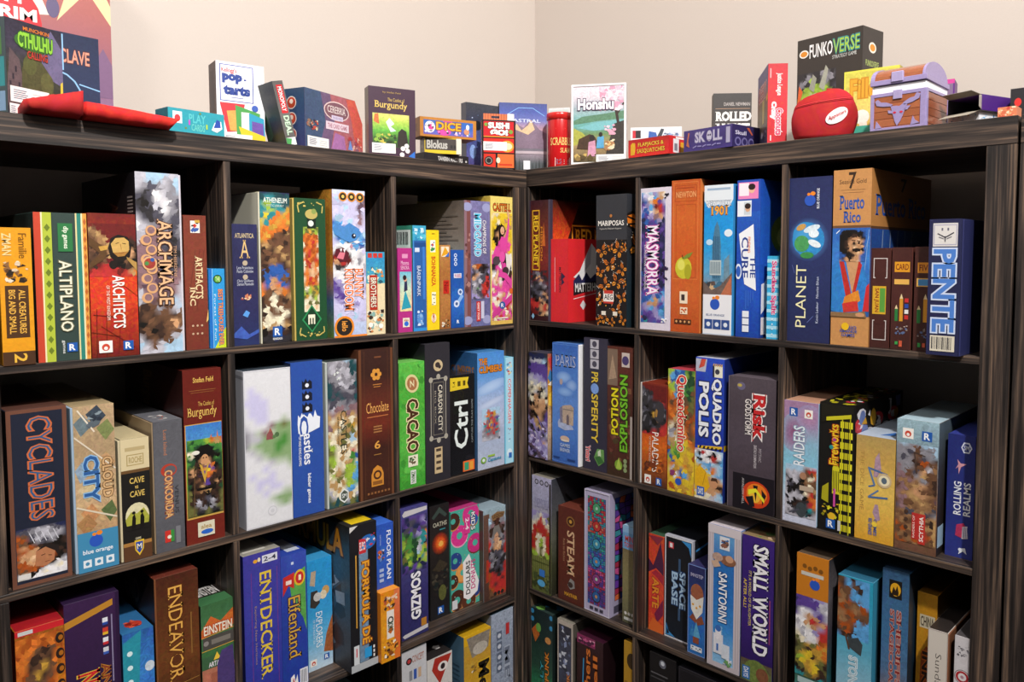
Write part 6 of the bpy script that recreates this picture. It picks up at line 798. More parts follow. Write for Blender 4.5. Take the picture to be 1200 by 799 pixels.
game_box('white3', 'off-white slim game box with brush script reading downward', '#c8c0b8', [
    R(.03, .01, .97, .99, '#cfc7bd'), T('Sundays in Kyoto', .3, .08, .7, .82, '#3a302c', 'd', None, -.01), FR(.0, 0, 1, 1, .03, '#a89c94')], topc='#2c2624', sidec='#1c1a1c', lip=('r', .07, '#8a5a40'))
game_box('se', 'silver-white game box with a red ring, tucked behind the end post', '#cdc9cc', [
    S(.1, .84, .98, .95, ['#8a868c', '#5a565c', '#b8b4b8'], 16, .14, 3), E(.55, .7, .52, '#2c282c'), E(.55, .7, .48, '#cdc9cc'), E(.55, .7, .43, '#a8242c'), E(.55, .7, .28, '#d8d4d4'), E(.55, .7, .12, '#a8808c'), T('SENJI', .4, .12, .85, .52, '#b0242c', 'd', None, .03), R(.15, .3, .22, .5, '#6a666c')], topc='#4a4648', sidec='#a8a4a8', lip=('l', .08, '#1c1c20'))
# ================================================================== bottom shelf
game_box('w4a', 'white game box with small red and blue marks, left end of the bottom shelf', '#c8c8cc', [E(.3, .92, .12, '#2a2428'), E(.3, .92, .07, '#b83c3c'), T('CONCEPT', .42, .9, .9, .95, '#a87060'), *[R(.3+.18*i, .78, .42+.18*i, .85, ('#8a8a90', '#3a5aa8', '#c8a888')[i]) for i in range(3)], E(.5, .6, .3, '#6a4a80', .07, .4)], topc='#8aa4b0')
game_box('w4b', 'white game box with a red eye emblem and brown block letters, on the bottom shelf', '#d0ccc8', [P([(.18, .9), (.5, .76), (.98, .98), (.3, .99)], '#a83024', .2), E(.62, .9, .2, '#e4dcd8', .04), E(.62, .9, .09, '#2a2024', .025), T('MONSTER', .12, .64, .94, .74, '#6a2c20', 'h', None, .03), T('FACTORY', .12, .52, .94, .62, '#6a2c20', 'h', None, .03)], topc='#2a2626', top=[S(.1, .05, .9, .9, ['#c8c4c0', '#6a3c34', '#1c1a1a'], 20, .2, 3)])
game_box('w4c', 'yellow and black game box with a scowling figure, bottom shelf near the corner', '#c8a028', [G(0, 0, 1, 1, ['#c89c20', '#d8a828', '#c8982c', '#b8923c'], .4), R(0, .92, 1, 1, '#d8a81c'), P([(.1, .98), (.3, .8), (.9, .84), (.98, .98)], '#8a8074', .7), E(.6, .86, .28, '#b8b0a4', .05, .5), T('Mexica', .52, .2, .94, .74, '#1c1814', 'd', '#d8ac2c', .03), S(.05, .2, .5, .8, ['#e8e0d0', '#8a6a30', '#c8a040'], 24, .12, 4)], left=[R(0, 0, 1, 1, '#4a6a80'), *[R(.5, .3+.04*i, .95, .31+.04*i, '#3a5468') for i in range(12)]], topc='#c89c1c', sidec='#3c5464')
game_box('w4d', 'silver-grey game box with riveted metal print, right end of the bottom shelf', '#8a94a4', [G(0, 0, 1, 1, ['#8490a4', '#98a2b4', '#8a94a8', '#a0aabc'], .7), *[R(.24, .78-.085*i, .48, .85-.085*i, '#5a6478') for i in range(4)], *[E(.36, .815-.085*i, .08, '#c8ccd8') for i in range(4)], R(.66, .8, .82, .89, '#b83030'), T('METAL', .6, .1, .84, .7, '#6a7284', 'd', '#a8b0c0', .02)], topc='#5a7080', sidec='#7a8494')
game_box('sp4a', 'green and black game box with orange letters reading upward, against the corner post', '#1f2c28', [G(0, 0, 1, 1, ['#2a7a50', '#2f8a5c', '#2c4a3c', '#203430', '#1c2a2c'], .7), *[E(x, y, .08, '#3a8ab8', .022) for x, y in ((.06, .97), (.94, .97), (.06, .9), (.94, .88))], P([(.02, .8), (.3, .88), (.4, .78), (.2, .7)], '#b8642c', .5), E(.35, .84, .12, '#6aa048', .04, .5), E(.8, .76, .14, '#c88a4c', .03, .5), T('STEAMPUNK', .66, .1, .84, .66, '#d8842c', 'u', '#4a2410', .02), T('RALLY', .44, .16, .58, .56, '#3a9aa8', 'u', '#12302c', .02)], topc='#2c3c38', sidec='#1a2624', top=[S(0, 0, 1, .5, ['#3a8ab8', '#6aa048', '#2c2c28'], 14, .2, 2)])
game_box('sp4b', 'pale framed game box with a mechanical figure and orange upward letters', '#b8aca0', [R(.08, .02, .92, .96, '#343440'), G(.08, .02, .92, .96, ['#2a2c38', '#343848', '#44485c', '#343440'], .7), S(.1, .5, .9, .95, ['#8a94b8', '#5a6480', '#c8ccd8', '#2a2c38'], 30, .16, 5), T('STEAMPUNK', .62, .08, .82, .56, '#d8844c', 'u', '#3a2014', .02), T('FUSION', .34, .1, .5, .46, '#7aa8d0', 'u', '#1c2430', .02)], topc='#8a8478', sidec='#5a544c', top=[R(.2, .05, .8, .4, '#2a2a2c')])
game_box('sp4c', 'dark maroon game box with orange curly letters, on the bottom shelf right of the corner', '#2c1218', [G(0, 0, 1, 1, ['#301018', '#2a1014', '#341820'], .5), R(0, .92, .7, 1, '#8a2c5c'), S(0, .92, .7, .99, ['#c85a8a', '#4a1c3c', '#e0a0b8'], 12, .1, 3), T('Spell', .62, .3, .84, .86, '#d8742c', 'u', '#3a1408', .02), T('Smashers', .3, .2, .52, .9, '#d8742c', 'u', '#3a1408', .02), LN(.2, .3, .26, .8, .04, '#3a9ad0')], right=[R(0, 0, 1, 1, '#1c0c10'), T('Smashers', .3, .55, .95, .75, '#8a4a20')], topc='#3a1428', sidec='#1c0c10')
game_box('sp4d', 'narrow mustard game box beside the divider on the bottom shelf', '#b08424', [R(0, .0, 1, 1, '#b08424'), E(.8, .86, .5, '#3a2810', .06, .3), R(.1, .3, .4, .7, '#8a641c')], sidec='#7a5a18')
game_box('b4a', 'black game box with a small white emblem, bottom shelf right of the divider', '#131214', [G(0, 0, 1, 1, ['#141214', '#1a181a', '#161416'], .3), E(.5, .94, .13, '#6a6c78', .03, .5), E(.5, .945, .07, '#c8ccd4', .016), R(.05, .85, .7, .86, '#5a585c'), R(.05, .82, .6, .828, '#4a484c')], topc='#1a181a')
game_box('b4b', 'wide near-black game box lying low on the bottom shelf under the violet box', '#18161a', [G(0, 0, 1, 1, ['#16141a', '#201e24', '#18161a'], .4), T('TERRA', .3, .7, .8, .8, '#3a3840'), FR(.02, .01, .98, .99, .02, '#2c2a30')], topc='#1e1c22')
game_box('m4a', 'pale blue game box just showing below the checkered one', '#7a98a8', [R(.05, .86, .95, .97, '#9ab4c0'), T('FARM', .2, .87, .8, .95, '#3a5a6c')], geo=('L', 4, -.52, .02, 0, .07, .262, .29), topc='#8aa8b8')

# ================================================================== things standing on top of the back bookcase
sw = lambda pts, c, m=.1: P(pts, c, m)
game_box('scott', 'very large picture box with a red circle and swirling flames at far left', '#7a5a80', [
    G(0, 0, 1, 1, ['#8a78a8', '#8a5a70', '#a8605c', '#b06058'], .1), sw([(.0, .45), (.36, .5), (.5, .6), (.66, .62), (.62, .7), (.7, .8), (.72, 1), (0, 1)], '#e4d8cc'), sw([(.7, .6), (.84, .74), (.86, .84), (.9, .74), (1, .62), (1, .72), (.92, .86), (.88, .96), (.8, .9), (.76, .76)], '#e8cf9c'), sw([(.62, .7), (.72, .74), (.8, .86), (.8, 1), (.68, 1), (.66, .86)], '#b4584c'), sw([(.66, .92), (.7, .78), (.76, .86), (.74, 1), (.68, 1)], '#e8d8b0'), E(.6, .79, .06, '#5c5074', .05), E(.68, .66, .035, '#5c5074', .05), sw([(.85, .35), (.95, .5), (1, .42), (1, .25), (.88, .25)], '#7a5a7c'),
    E(.35, .565, .27, '#d0202c'), T('SCOTT', .19, .645, .545, .72, '#f0ece8', 'h', None, .04), T('PILGRIM', .16, .57, .595, .63, '#f0ece8', 'h', None, .04)], sidec='#5a4868')
game_box('cthulhu', 'dark picture box with dripping green letters, leftmost on top of the bookcase', '#2c2a3a', [
    G(0, 0, 1, 1, ['#3a3440', '#3c3a34', '#34382c', '#3a3448', '#2a2838'], .7), P([(.6, .5), (1, .4), (1, .8), (.8, .98), (.64, .8)], '#6a6488', .4), P([(0, .3), (.06, .7), (.22, .6), (.3, .3), (.2, .12), (0, .1)], '#5c4c50', .5), *[R(.04+.05*i, .3+.08*(i % 3), .07+.05*i, .36+.08*(i % 3), '#2a2430') for i in range(4)], P([(.24, .2), (.26, .5), (.36, .7), (.56, .66), (.76, .5), (.84, .25), (.6, .16)], '#4c4c2c', .7), E(.7, .4, .12, '#5c5c34', .12, .6), E(.4, .56, .12, '#545830', .1, .6), P([(.94, .3), (.99, .3), (.99, .46), (.95, .44)], '#d8c040'),
    E(.48, .8, .34, '#3a6a2c', .1), T('MUNCHKIN', .3, .91, .76, .95, '#d87c2c', 'h', None, .02), T('CTHULHU', .2, .73, .82, .89, '#8ac83c', 'h', '#2c5a20', .04), T('CALLING', .36, .63, .72, .71, '#b83c2c', 'h', '#3a1410', .02), *STK(.04, .15, .72, .31), *STK(.02, .01, .26, .13)], left=[R(0, 0, 1, 1, '#3a4c50'), R(.1, .3, .9, .6, '#2a8a90'), R(.2, .62, .8, .9, '#4a7a3c'), R(.1, .05, .9, .25, '#7a9ab8')], sidec='#2c3c44')
game_box('lave', 'dark blue game box with light blue circuit lines behind the green-lettered box', '#26304e', [
    G(0, 0, 1, 1, ['#242e4c', '#2a3454', '#242e4a'], .3), T('CONCLAVE', .1, .7, .86, .84, '#d8927c', 'h', '#4a2c34', .02), E(.34, .36, .4, '#8ab8e0', .26), E(.34, .36, .375, '#26304e', .244), LN(.7, .5, 1, .46, .02, '#8ab8e0'), LN(.7, .26, 1, .22, .02, '#8ab8e0'), LN(.48, .62, .48, .98, .02, '#8ab8e0'), LN(.4, .1, .4, 0, .02, '#8ab8e0'), LN(.52, .12, .52, 0, .02, '#8ab8e0')], sidec='#1c243c')
game_box('teal', 'small flat turquoise game box lying beside the toaster-pastry box', '#2f9cac', [
    R(.08, .42, .24, .88, '#e8e8ec'), E(.16, .62, .05, '#c83c44', .14), T('PLAY', .36, .5, .66, .85, '#5ac0c4', 'h', None, .02), T('CARDS', .4, .18, .64, .46, '#6ac4b8', 'h', None, .02), R(.35, .4, .38, .6, '#b84ac0'), R(.66, .3, .69, .5, '#a8c83c'), E(.3, .26, .02, '#6a8a4c'), E(.56, .9, .02, '#6a8a4c'), P([(.76, .3), (.82, .62), (.94, .7), (.96, .4), (.86, .22)], '#e0e8f0'), P([(.8, .4), (.86, .76), (.92, .7), (.93, .44)], '#2c4ca8', .2), R(0, 0, 1, .06, '#e0e4e4')], left=[G(0, 0, 1, 1, ['#1f5a68', '#28707c'], .3)], sidec='#28707c', topc='#3aa8b4')
game_box('poptarts', 'white game box with bold blue lettering and coloured pastry cards', '#eceaf0', [
    FR(.07, .52, .77, .97, .02, '#3c4c9c'), FR(.09, .53, .75, .96, .012, '#eceaf0'), T("Kellogg's", .11, .86, .42, .93, '#c83034', 'h', None, .02), T('pop', .12, .74, .54, .86, '#28408c', 'h', None, .07), R(.57, .79, .62, .81, '#28408c'), T('tarts', .14, .6, .7, .72, '#28408c', 'h', None, .07), R(.3, .565, .55, .575, '#8a90b8'), P([(.06, .5), (.58, .5), (.46, .16), (.2, .14)], '#c8343c'), P([(.2, .4), (.44, .42), (.4, .16), (.26, .16)], '#d8a050', .3), P([(.38, .48), (.9, .4), (.86, .12), (.4, .12)], '#4a9a4c'), P([(.5, .4), (.68, .4), (.66, .16), (.5, .16)], '#e8e4e0', .3), P([(.66, .4), (.98, .34), (1, .1), (.66, .12)], '#2c98b8'), P([(.72, .3), (.96, .28), (.97, .12), (.72, .12)], '#6a4c9c', .3), P([(.44, .22), (1, .12), (1, .03), (.5, .1)], '#e4c028'), E(.79, .46, .07, '#3c5cb0'), *STK(.12, .02, .72, .12)], left=[G(0, 0, 1, 1, ['#4a4440', '#6a4c40', '#5a504c', '#5c5450'], .7), R(.05, .1, .9, .36, '#a86a4c'), R(.2, .4, .7, .9, '#4c4644')], sidec='#5a524e', topc='#d8d4d8')
def prism(key, poly, geo, label, base, sidec, front, left):
    """a box whose outline is a polygon (across, up), extruded into the shelf"""
    wall, row, a, d, yaw, w, h, dp = geo
    x, y = run_point(wall, a, d); root = empty('board_game_box', (x, y, shelf_z(wall, row)), (0 if wall == 'L' else -math.pi/2)+yaw)
    tag(root, label, 'game box', 'games standing on top of the bookcases')
    n = len(poly); M = Mesh(); vs = [(px*w, 0, pz*h) for px, pz in poly]+[(px*w, dp, pz*h) for px, pz in poly]
    M.add(vs, [list(range(n))], ink(base, .1)); M.add(vs, [list(range(2*n-1, n-1, -1))], ink(sidec))
    M.add(vs, [[i, i+n, (i+1) % n+n, (i+1) % n] for i in range(n)], ink(sidec, .1)); M.build('box', PRINT, root)
    draw(front, w, h, lambda u, v, q: (u, -q, v), root, PRINT, 'front'); draw(left, dp, h, lambda u, v, q: (-q, dp-u, v), root, PRINT, 'left_cover')
prism('cerebria', [(0, 0), (1, 0), (1, .6), (.86, 1), (0, 1)], ('L', 0, -.5724, .010, .335, .168, .112, .065), 'low game box with a cut corner, blue fading to coral, brain emblem title', '#a85c68', '#2c3c58', [
    ('p', [(0, 0), (1, 0), (1, .6), (.86, 1), (0, 1)], '#a86068', .5), P([(0, 0), (.22, 0), (.34, .5), (.26, 1), (0, 1)], '#3c5070', .5), P([(.22, 0), (.42, 0), (.5, .5), (.42, 1), (.26, 1), (.34, .5)], '#6c5474', .5), P([(.42, 0), (.7, 0), (.66, .3), (.5, .34)], '#a06aa0', .4), P([(.7, .98), (.86, 1), (1, .6), (1, .1), (.84, .3), (.8, .6)], '#c8584c', .4), E(.53, .72, .22, '#e0c8c4', .17), E(.53, .72, .205, '#7c5460', .15), T('CEREBRIA', .37, .68, .69, .8, '#e8dcd8', 'h', None, .0, True), R(.44, .56, .64, .64, '#d0c4dc'), T('THE INSIDE WORLD', .46, .58, .62, .62, '#7a6a94', b=0), R(.34, .38, .74, .52, '#dcc8d4'), T('THE CARD GAME', .37, .41, .71, .49, '#a86a7c'), S(.02, .3, .22, .5, ['#c8b8a0', '#8a6a58', '#2c2c40', '#b84c3c'], 22, .03, 3), S(.72, .04, .98, .34, ['#c86a5c', '#e0b0a0', '#a83c44', '#8a5a6c'], 30, .035, 6), P([(.72, .08), (.76, .26), (.81, .08)], '#6a8ac8', .3), *STK(.03, .02, .38, .2)],
    [G(0, 0, 1, 1, ['#3c3c68', '#34486c', '#2c4460'], .3), R(0, 0, .1, 1, '#c87444'), *[z for i in range(3) for z in (E(.5, .76-.27*i, .19, '#d8c8c0'), E(.5, .76-.27*i, .16, '#b8402c', None, .5), E(.5, .78-.27*i, .07, '#e8d0c0'))]])
# leaning narrow box
game_box('deal', 'narrow grey game box leaning to the left with a red title strip', '#5a5654', [
    G(0, 0, 1, 1, ['#5c5856', '#6a6664', '#5c5856'], .3), R(.26, .5, .86, .94, '#c8242c'), T('MONOPOLY', .36, .53, .76, .91, '#f4ecec', 'd', None, .02), T('DEAL', .3, .16, .8, .46, '#cfe4cc', 'd', '#6a8a6c', .02), R(.05, .0, .95, .12, '#e4e8e4'), P([(.05, 0), (.05, .12), (.6, .1), (.4, 0)], '#4a9a54')], left=[G(0, 0, 1, 1, ['#2c3028', '#24282a', '#2c3430'], .7), P([(.05, .05), (.4, .2), (.3, .6), (.05, .4)], '#3c5444', .5)],
    geo=('L', 0, -.608, .012, 0, .0205, .118, .07), sidec='#24262a', topc='#6a6664', lean=-.235)
GEO['burgmini'] = ('L', 0, -.4165, .036, -.298, .1, .1435, .03)
game_box('burgmini', 'plum game box with gold script over a green landscape picture', '#3e2438', [
    R(.08, .14, .86, .62, '#6aa03c'), G(.08, .14, .86, .62, ['#2c4424', '#3c6a2c', '#6ab040', '#a8c850', '#d8d070'], .6), P([(.1, .5), (.12, .6), (.2, .62), (.22, .46)], '#c8703c', .4), P([(.36, .5), (.44, .56), (.54, .48), (.46, .44), (.58, .38), (.46, .36)], '#d8e4e4', .3), P([(.6, .15), (.62, .36), (.7, .42), (.8, .38), (.84, .15)], '#2c2420', .4), S(.1, .16, .6, .34, ['#3c5c28', '#8ab040', '#c8b850', '#2c3c20'], 24, .06, 3), T('by Stefan Feld', .3, .91, .68, .94, '#b89850', b=0), T('The Castles of', .4, .8, .76, .85, '#d0b060', 'h', None, .0), T('Burgundy', .12, .67, .82, .8, '#d8b860', 'h', None, .01, True), *[E(x, y, .05, '#ece8e4') for x, y in ((.72, .13), (.82, .1), (.7, .04), (.8, .17))], P([(.84, .02), (.98, .1), (.98, .0)], '#2a6ac0'), *STK(.06, .05, .56, .19)], sidec='#7a726a', topc='#4a2c40')
game_box('tavern', 'thin black game box at the bottom of the small stack', '#1e1c20', [T('TAVERN MASTERS', .3, .25, .86, .7, '#d8d4d0', 'h', None, .02), E(.94, .4, .02, '#c8c4c0')], topc='#2a282c')
game_box('blokus', 'yellow and dark game box in the middle of the small stack', '#3c3430', [FR(0, 0, 1, 1, .02, '#d8b818'), R(.02, 0, .98, .22, '#d8b818'), T('Blokus', .06, .3, .62, .84, '#b8b4ac', 'h', '#4a4440', .03), *[R(.7+.09*i, .36, .76+.09*i, .56, '#1c1818') for i in range(3)], R(.86, .0, 1, 1, '#d8d0c0')], left=[R(0, 0, 1, 1, '#6a6664'), R(.3, .4, .6, .6, '#a8a4a0')], sidec='#6a6664', z0=.0204, topc='#d8b818')
game_box('dice', 'golden brown game box with a blue picture strip, on top of the small stack', '#b8782c', [
    R(.06, .12, .94, .86, '#3c5ca8'), G(.06, .12, .94, .86, ['#6a5ab0', '#3c64b8', '#2c64b0'], .3), E(.17, .5, .09, '#ece4e8', .3), E(.19, .5, .05, '#d83c90', .15), S(.07, .14, .24, .84, ['#3a3440', '#e8e4e8', '#8a8090'], 14, .03, 3), E(.42, .3, .12, '#d84aa0', .2, .2), T('DICE', .28, .38, .72, .8, '#e0a828', 'h', '#8a4a1c', .03), R(.4, .8, .56, .86, '#c84a90'), S(.3, .14, .92, .36, ['#e8e8f0', '#5ac0d8', '#2c2c50', '#e0b0d0'], 18, .025, 5), E(.82, .38, .05, '#c88a68', .16), E(.84, .62, .03, '#e8ecf4', .14)], z0=.0555, left=[R(0, 0, 1, 1, '#9a6424'), R(.3, .3, .7, .7, '#7a4c1c')], sidec='#9a6424', topc='#c08234')
game_box('stars', 'dark starry game box behind the red sushi-like lunchbox pack', '#2c3050', [
    G(0, 0, 1, 1, ['#4a4078', '#5a5a9c', '#3c4a80', '#34384c', '#3a3c44'], .6), E(.34, .68, .13, '#101018', .07), E(.2, .3, .1, '#8aa8e0', .1, .5), S(.05, .1, .95, .9, ['#c8d8f4', '#8ab4e8'], 24, .02, 3)], left=[R(0, 0, 1, 1, '#4a4c58')], sidec='#3a3c48')
r_ = game_box('sushi', 'red and white food-tray patterned card game pack with an orange hanging tab', '#241c1c', [
    R(.05, .66, .95, .97, '#c8202a'), T('SUSHI', .18, .82, .82, .95, '#f4f0ec', 'h', '#5a1014', .06), T('GO!', .24, .68, .78, .81, '#f4f0ec', 'h', '#5a1014', .08), R(.05, .645, .95, .665, '#e0902c'), E(.12, .9, .05, '#7aa040'), E(.86, .76, .06, '#7aa040'), R(.05, .33, .95, .62, '#d82c24'), E(.75, .46, .2, '#e8a038', .12, .3), E(.78, .46, .12, '#f0d8b0', .07), R(.05, .02, .4, .3, '#d83424'), R(.46, .02, .95, .3, '#e06c34'), R(.5, .06, .9, .1, '#c84024'), E(.48, .17, .06, '#e8e0c0', .06), E(.2, .16, .13, '#2c2424'), E(.2, .16, .1, '#8a8078'), E(.2, .16, .07, '#2c2424'), *STK(.04, .37, .74, .55)],
    right=[G(0, 0, 1, 1, ['#c8702c', '#d8a868', '#c87c34'], .7), S(0, 0, 1, .85, ['#8a4a1c', '#e8d4a8', '#b83c24'], 30, .2, 3), R(.1, .86, .9, 1, '#e8e4e0')], sidec='#c87c34', topc='#d8d0c4', mat=GLOSS)
M = Mesh(); w_, h_ = GEO['sushi'][5], GEO['sushi'][6]; y_ = GEO['sushi'][7]/2-.0015
for i in range(18):      # the striped tab, with its hanging slot left open
    x0 = -w_*.42+w_*.72*i/18; x1 = x0+w_*.72/18*.98; cc = ink(('#c8642c', '#a84c20')[i % 2])
    segs = [(0, .018)] if not 6 <= i <= 11 else [(0, .007), (.0125, .018)]
    for a_, b_ in segs:
        vs, fs, _ = bevel_box(x0, x1, y_-.0004, y_+.0004, h_+a_, h_+b_, 0); M.add(vs, fs, cc)
vs, fs, _ = bevel_box(w_*.3, w_*.5, y_-.0004, y_+.0004, h_, h_+.019, 0); M.add(vs, fs, ink('#e8e4e0'))
tb = M.build('hanging_tab', PRINT, r_); tb['kind'] = 'stuff'; tb['label'] = 'orange striped cardboard tab with a slot'
game_box('astral', 'indigo game box with a starry arc over snowy mountains, standing across the corner', '#34407c', [
    G(0, 0, 1, 1, ['#3c4448', '#4a5054', '#8a7c88', '#4a4c58', '#8a7c9c', '#b890a0', '#5a64a8', '#34489a', '#2c3c80'], .35), P([(0, .5), (.2, .62), (.34, .7), (.5, .64), (.66, .76), (.84, .62), (1, .56), (1, .34), (0, .34)], '#7a6478', .4), P([(.3, .62), (.36, .7), (.46, .6), (.6, .68), (.66, .76), (.74, .62), (.6, .54)], '#d8b48c', .3), E(.52, .62, .48, '#5a8ad0', .36) if False else LN(.1, .8, .4, .93, .012, '#7ab0e8'), LN(.4, .93, .7, .93, .012, '#7ab0e8'), LN(.7, .93, .95, .82, .012, '#7ab0e8'), T('ASTRAL', .28, .72, .86, .77, '#cdd4ec', 'h', None, .01), *[P([(.04+.07*i, 0), (.065+.07*i, .14+.03*(i % 3)), (.09+.07*i, 0)], '#2a3030', .2) for i in range(13)], R(.0, .26, 1, .3, '#b8a8b0'), R(.5, .03, .64, .16, '#dcdce0')], left=[R(0, 0, 1, 1, '#2c2e44')], sidec='#23263c', topc='#34407c')
# folded red cloth pouch: a raised flap on the left, a flat part on the right, jutting over the front edge
FRONT_TOP = [(-1.026, .0165), (-.994, .0270), (-.9525, .0395), (-.948, .0245), (-.92, .0228), (-.8913, .0212), (-.855, .0182), (-.815, .0148)]
FRONT_BOT = [(-1.0185, .0045), (-.994, .0032), (-.9525, .0044), (-.948, .0046), (-.92, .0028), (-.8919, .0012), (-.858, .0010), (-.829, .0012)]
rb = empty('cloth_pouch', (-.92, .0, ZT)); tag(rb, 'folded red cloth pouch lying over the front edge of the bookcase top', 'pouch')
def pouch_part(name, k0, k1, y0, y1, c, seed):
    M = Mesh(); rg = random.Random(seed); n = 8; rows = []
    for k in range(k0, k1):
        for u in range(n):
            f = u/n; L = lambda A: (A[k][0]*(1-f)+A[k+1][0]*f+.92, A[k][1]*(1-f)+A[k+1][1]*f)
            rows.append((L(FRONT_TOP), L(FRONT_BOT)))
    rows.append(((FRONT_TOP[k1][0]+.92, FRONT_TOP[k1][1]), (FRONT_BOT[k1][0]+.92, FRONT_BOT[k1][1])))
    ring = []
    for r, (tp, bt) in enumerate(rows):
        wv = .0012*math.sin(r*.9)+.0008*math.sin(r*2.3+1); mid = .5*(tp[1]+bt[1])
        ring.append([(bt[0], y0+.004, max(bt[1], .0006)), (.5*(bt[0]+tp[0]), y0+wv, mid*.85), (tp[0], y0-.0015+wv*.5, tp[1]), (tp[0], y0+.012, tp[1]+.001+wv), (tp[0]+.002, .5*(y0+y1), tp[1]*.92+wv), (tp[0]+.004, y1, max(.004, tp[1]*.72)), (tp[0]+.004, y1+.001, .0008), (.5*(bt[0]+tp[0]), .5*(y0+y1), .0006)])
    m = len(ring[0]); vs = [p for r in ring for p in r]; nr = len(ring)
    fs = [[i*m+j, i*m+(j+1) % m, (i+1)*m+(j+1) % m, (i+1)*m+j] for i in range(nr-1) for j in range(m)]+[list(range(m-1, -1, -1)), [(nr-1)*m+j for j in range(m)]]
    M.add(vs, fs, ink(c, .35)); return M.build(name, CLOTH, rb, True)
pouch_part('flap', 0, 2, -.031, .045, '#b01a1c', 1)
pouch_part('fabric', 3, 7, -.030, .040, '#d0221c', 2)

# ================================================================== things standing on top of the right bookcase
def lathe(prof, n, c, name, mat, parent, smooth=True, cap=True):
    M = Mesh(); vs = [(r*math.cos(2*math.pi*k/n), r*math.sin(2*math.pi*k/n), z) for r, z in prof for k in range(n)]
    fs = [[i*n+k, i*n+(k+1) % n, (i+1)*n+(k+1) % n, (i+1)*n+k] for i in range(len(prof)-1) for k in range(n)]
    if cap: fs += [list(range(n-1, -1, -1)), [(len(prof)-1)*n+k for k in range(n)]]
    M.add(vs, fs, ink(c)); return M.build(name, mat, parent, smooth)
ZR = ZT+RZ
tub = empty('game_tub', (.050, -.0665, ZR)); tag(tub, 'round red plastic tub with a screw lid and gold script, right of the corner', 'tub')
lathe([(.0305, 0), (.0315, .002), (.0315, .112), (.031, .114)], 40, '#c4181c', 'tub_body', GLOSS, tub)
lid = lathe([(.031, .113), (.0338, .114), (.0340, .127), (.0325, .1295), (.0318, .1285), (.031, .1285)], 40, '#cc2420', 'tub_lid', GLOSS, tub)
def wrap(items, r, name):     # print wrapped round the tub, facing the camera side
    W, H = .06, .112; base = math.radians(224)
    draw(items, W, H, lambda u, v, n: ((r+n)*math.cos(base+(u-W/2)/r), (r+n)*math.sin(base+(u-W/2)/r), v), tub, GLOSS, 'tub')
wrap([T('SCRABBLE', .06, .46, .98, .62, '#e8c878', 'h', None, .01, True), T('SLAM', .5, .3, .9, .4, '#e8c878', 'h', None, .01, True), R(.3, .8, .7, .815, '#e05048'), *STK(.28, .02, .9, .2)], .0316, 'wrap')
game_box('whiteb', 'plain white game box behind the red tub', '#d8d8d8', [R(.05, .9, .95, .97, '#c4ccc8')], sidec='#c0c0c0')
game_box('honshu', 'tall pale game box with cherry blossom and a lake landscape', '#d8dcd8', [
    R(.035, .03, .965, .97, '#8aa89c'), G(.035, .03, .965, .97, ['#5a4c34', '#8a7450', '#a89060', '#6a8a5c', '#6aa8a4', '#8ab0b0', '#a8b0b8', '#d8ccd4', '#e4d4dc'], .45), P([(.04, .55), (.2, .6), (.5, .62), (.96, .66), (.96, .56), (.5, .54), (.04, .5)], '#5c8468', .5), P([(.1, .46), (.5, .53), (.96, .54), (.96, .44), (.4, .42)], '#78b4b8', .3), P([(.04, .24), (.04, .46), (.2, .4), (.34, .3)], '#a8a848', .5), P([(.6, .03), (.7, .3), (.78, .5), (.96, .54), (.96, .03)], '#3a3430', .6), LN(.86, .5, .8, .74, .05, '#3a2c28'), LN(.84, .62, .96, .76, .03, '#3a2c28'), LN(.82, .7, .66, .78, .02, '#3a2c28'), S(.5, .66, .96, .97, ['#e8b8c8', '#f0d0d8', '#d898b0', '#f4e4e8'], 70, .06, 4), S(.6, .36, .86, .5, ['#e0a0b4', '#f0c8d4'], 14, .05, 7), P([(.1, .2), (.14, .32), (.34, .38), (.44, .34), (.5, .26), (.4, .18)], '#4a3424', .6), P([(.3, .1), (.32, .28), (.44, .3), (.46, .1)], '#c890a8', .4), E(.38, .33, .05, '#2c2420', .04), P([(.46, .2), (.48, .34), (.6, .35), (.6, .2)], '#5aa0c8', .4), E(.54, .37, .035, '#2c2420', .03), S(.6, .16, .8, .32, ['#d8b070', '#a87850', '#e0d0b0'], 16, .06, 3), S(.05, .04, .6, .14, ['#c8a860', '#8a7040', '#5a4828'], 20, .08, 9), T('Honshu', .12, .68, .78, .82, '#f4f0f2', 'h', '#4a3454', .04), FR(0, 0, 1, 1, .035, '#ece8e8'), *STK(.46, .02, .98, .12)], sidec='#c8c4c0', lip=('l', .02, '#e8e4e0'))
game_box('cardbox', 'white card game box showing above the low red box', '#e4e2e4', [R(.04, .72, .16, .92, '#c8303c'), R(.1, .72, .2, .92, '#2c2428'), P([(.34, .6), (.36, .9), (.5, .86), (.56, .6)], '#3a5ca8', .4), P([(.5, .7), (.6, .96), (.66, .94), (.58, .66)], '#3c4048'), S(.6, .7, .95, .88, ['#8aa0c8', '#5a6a8a', '#c8ccd8'], 14, .05, 3), R(.05, .05, .95, .4, '#c8302c')], sidec='#d0ced0')
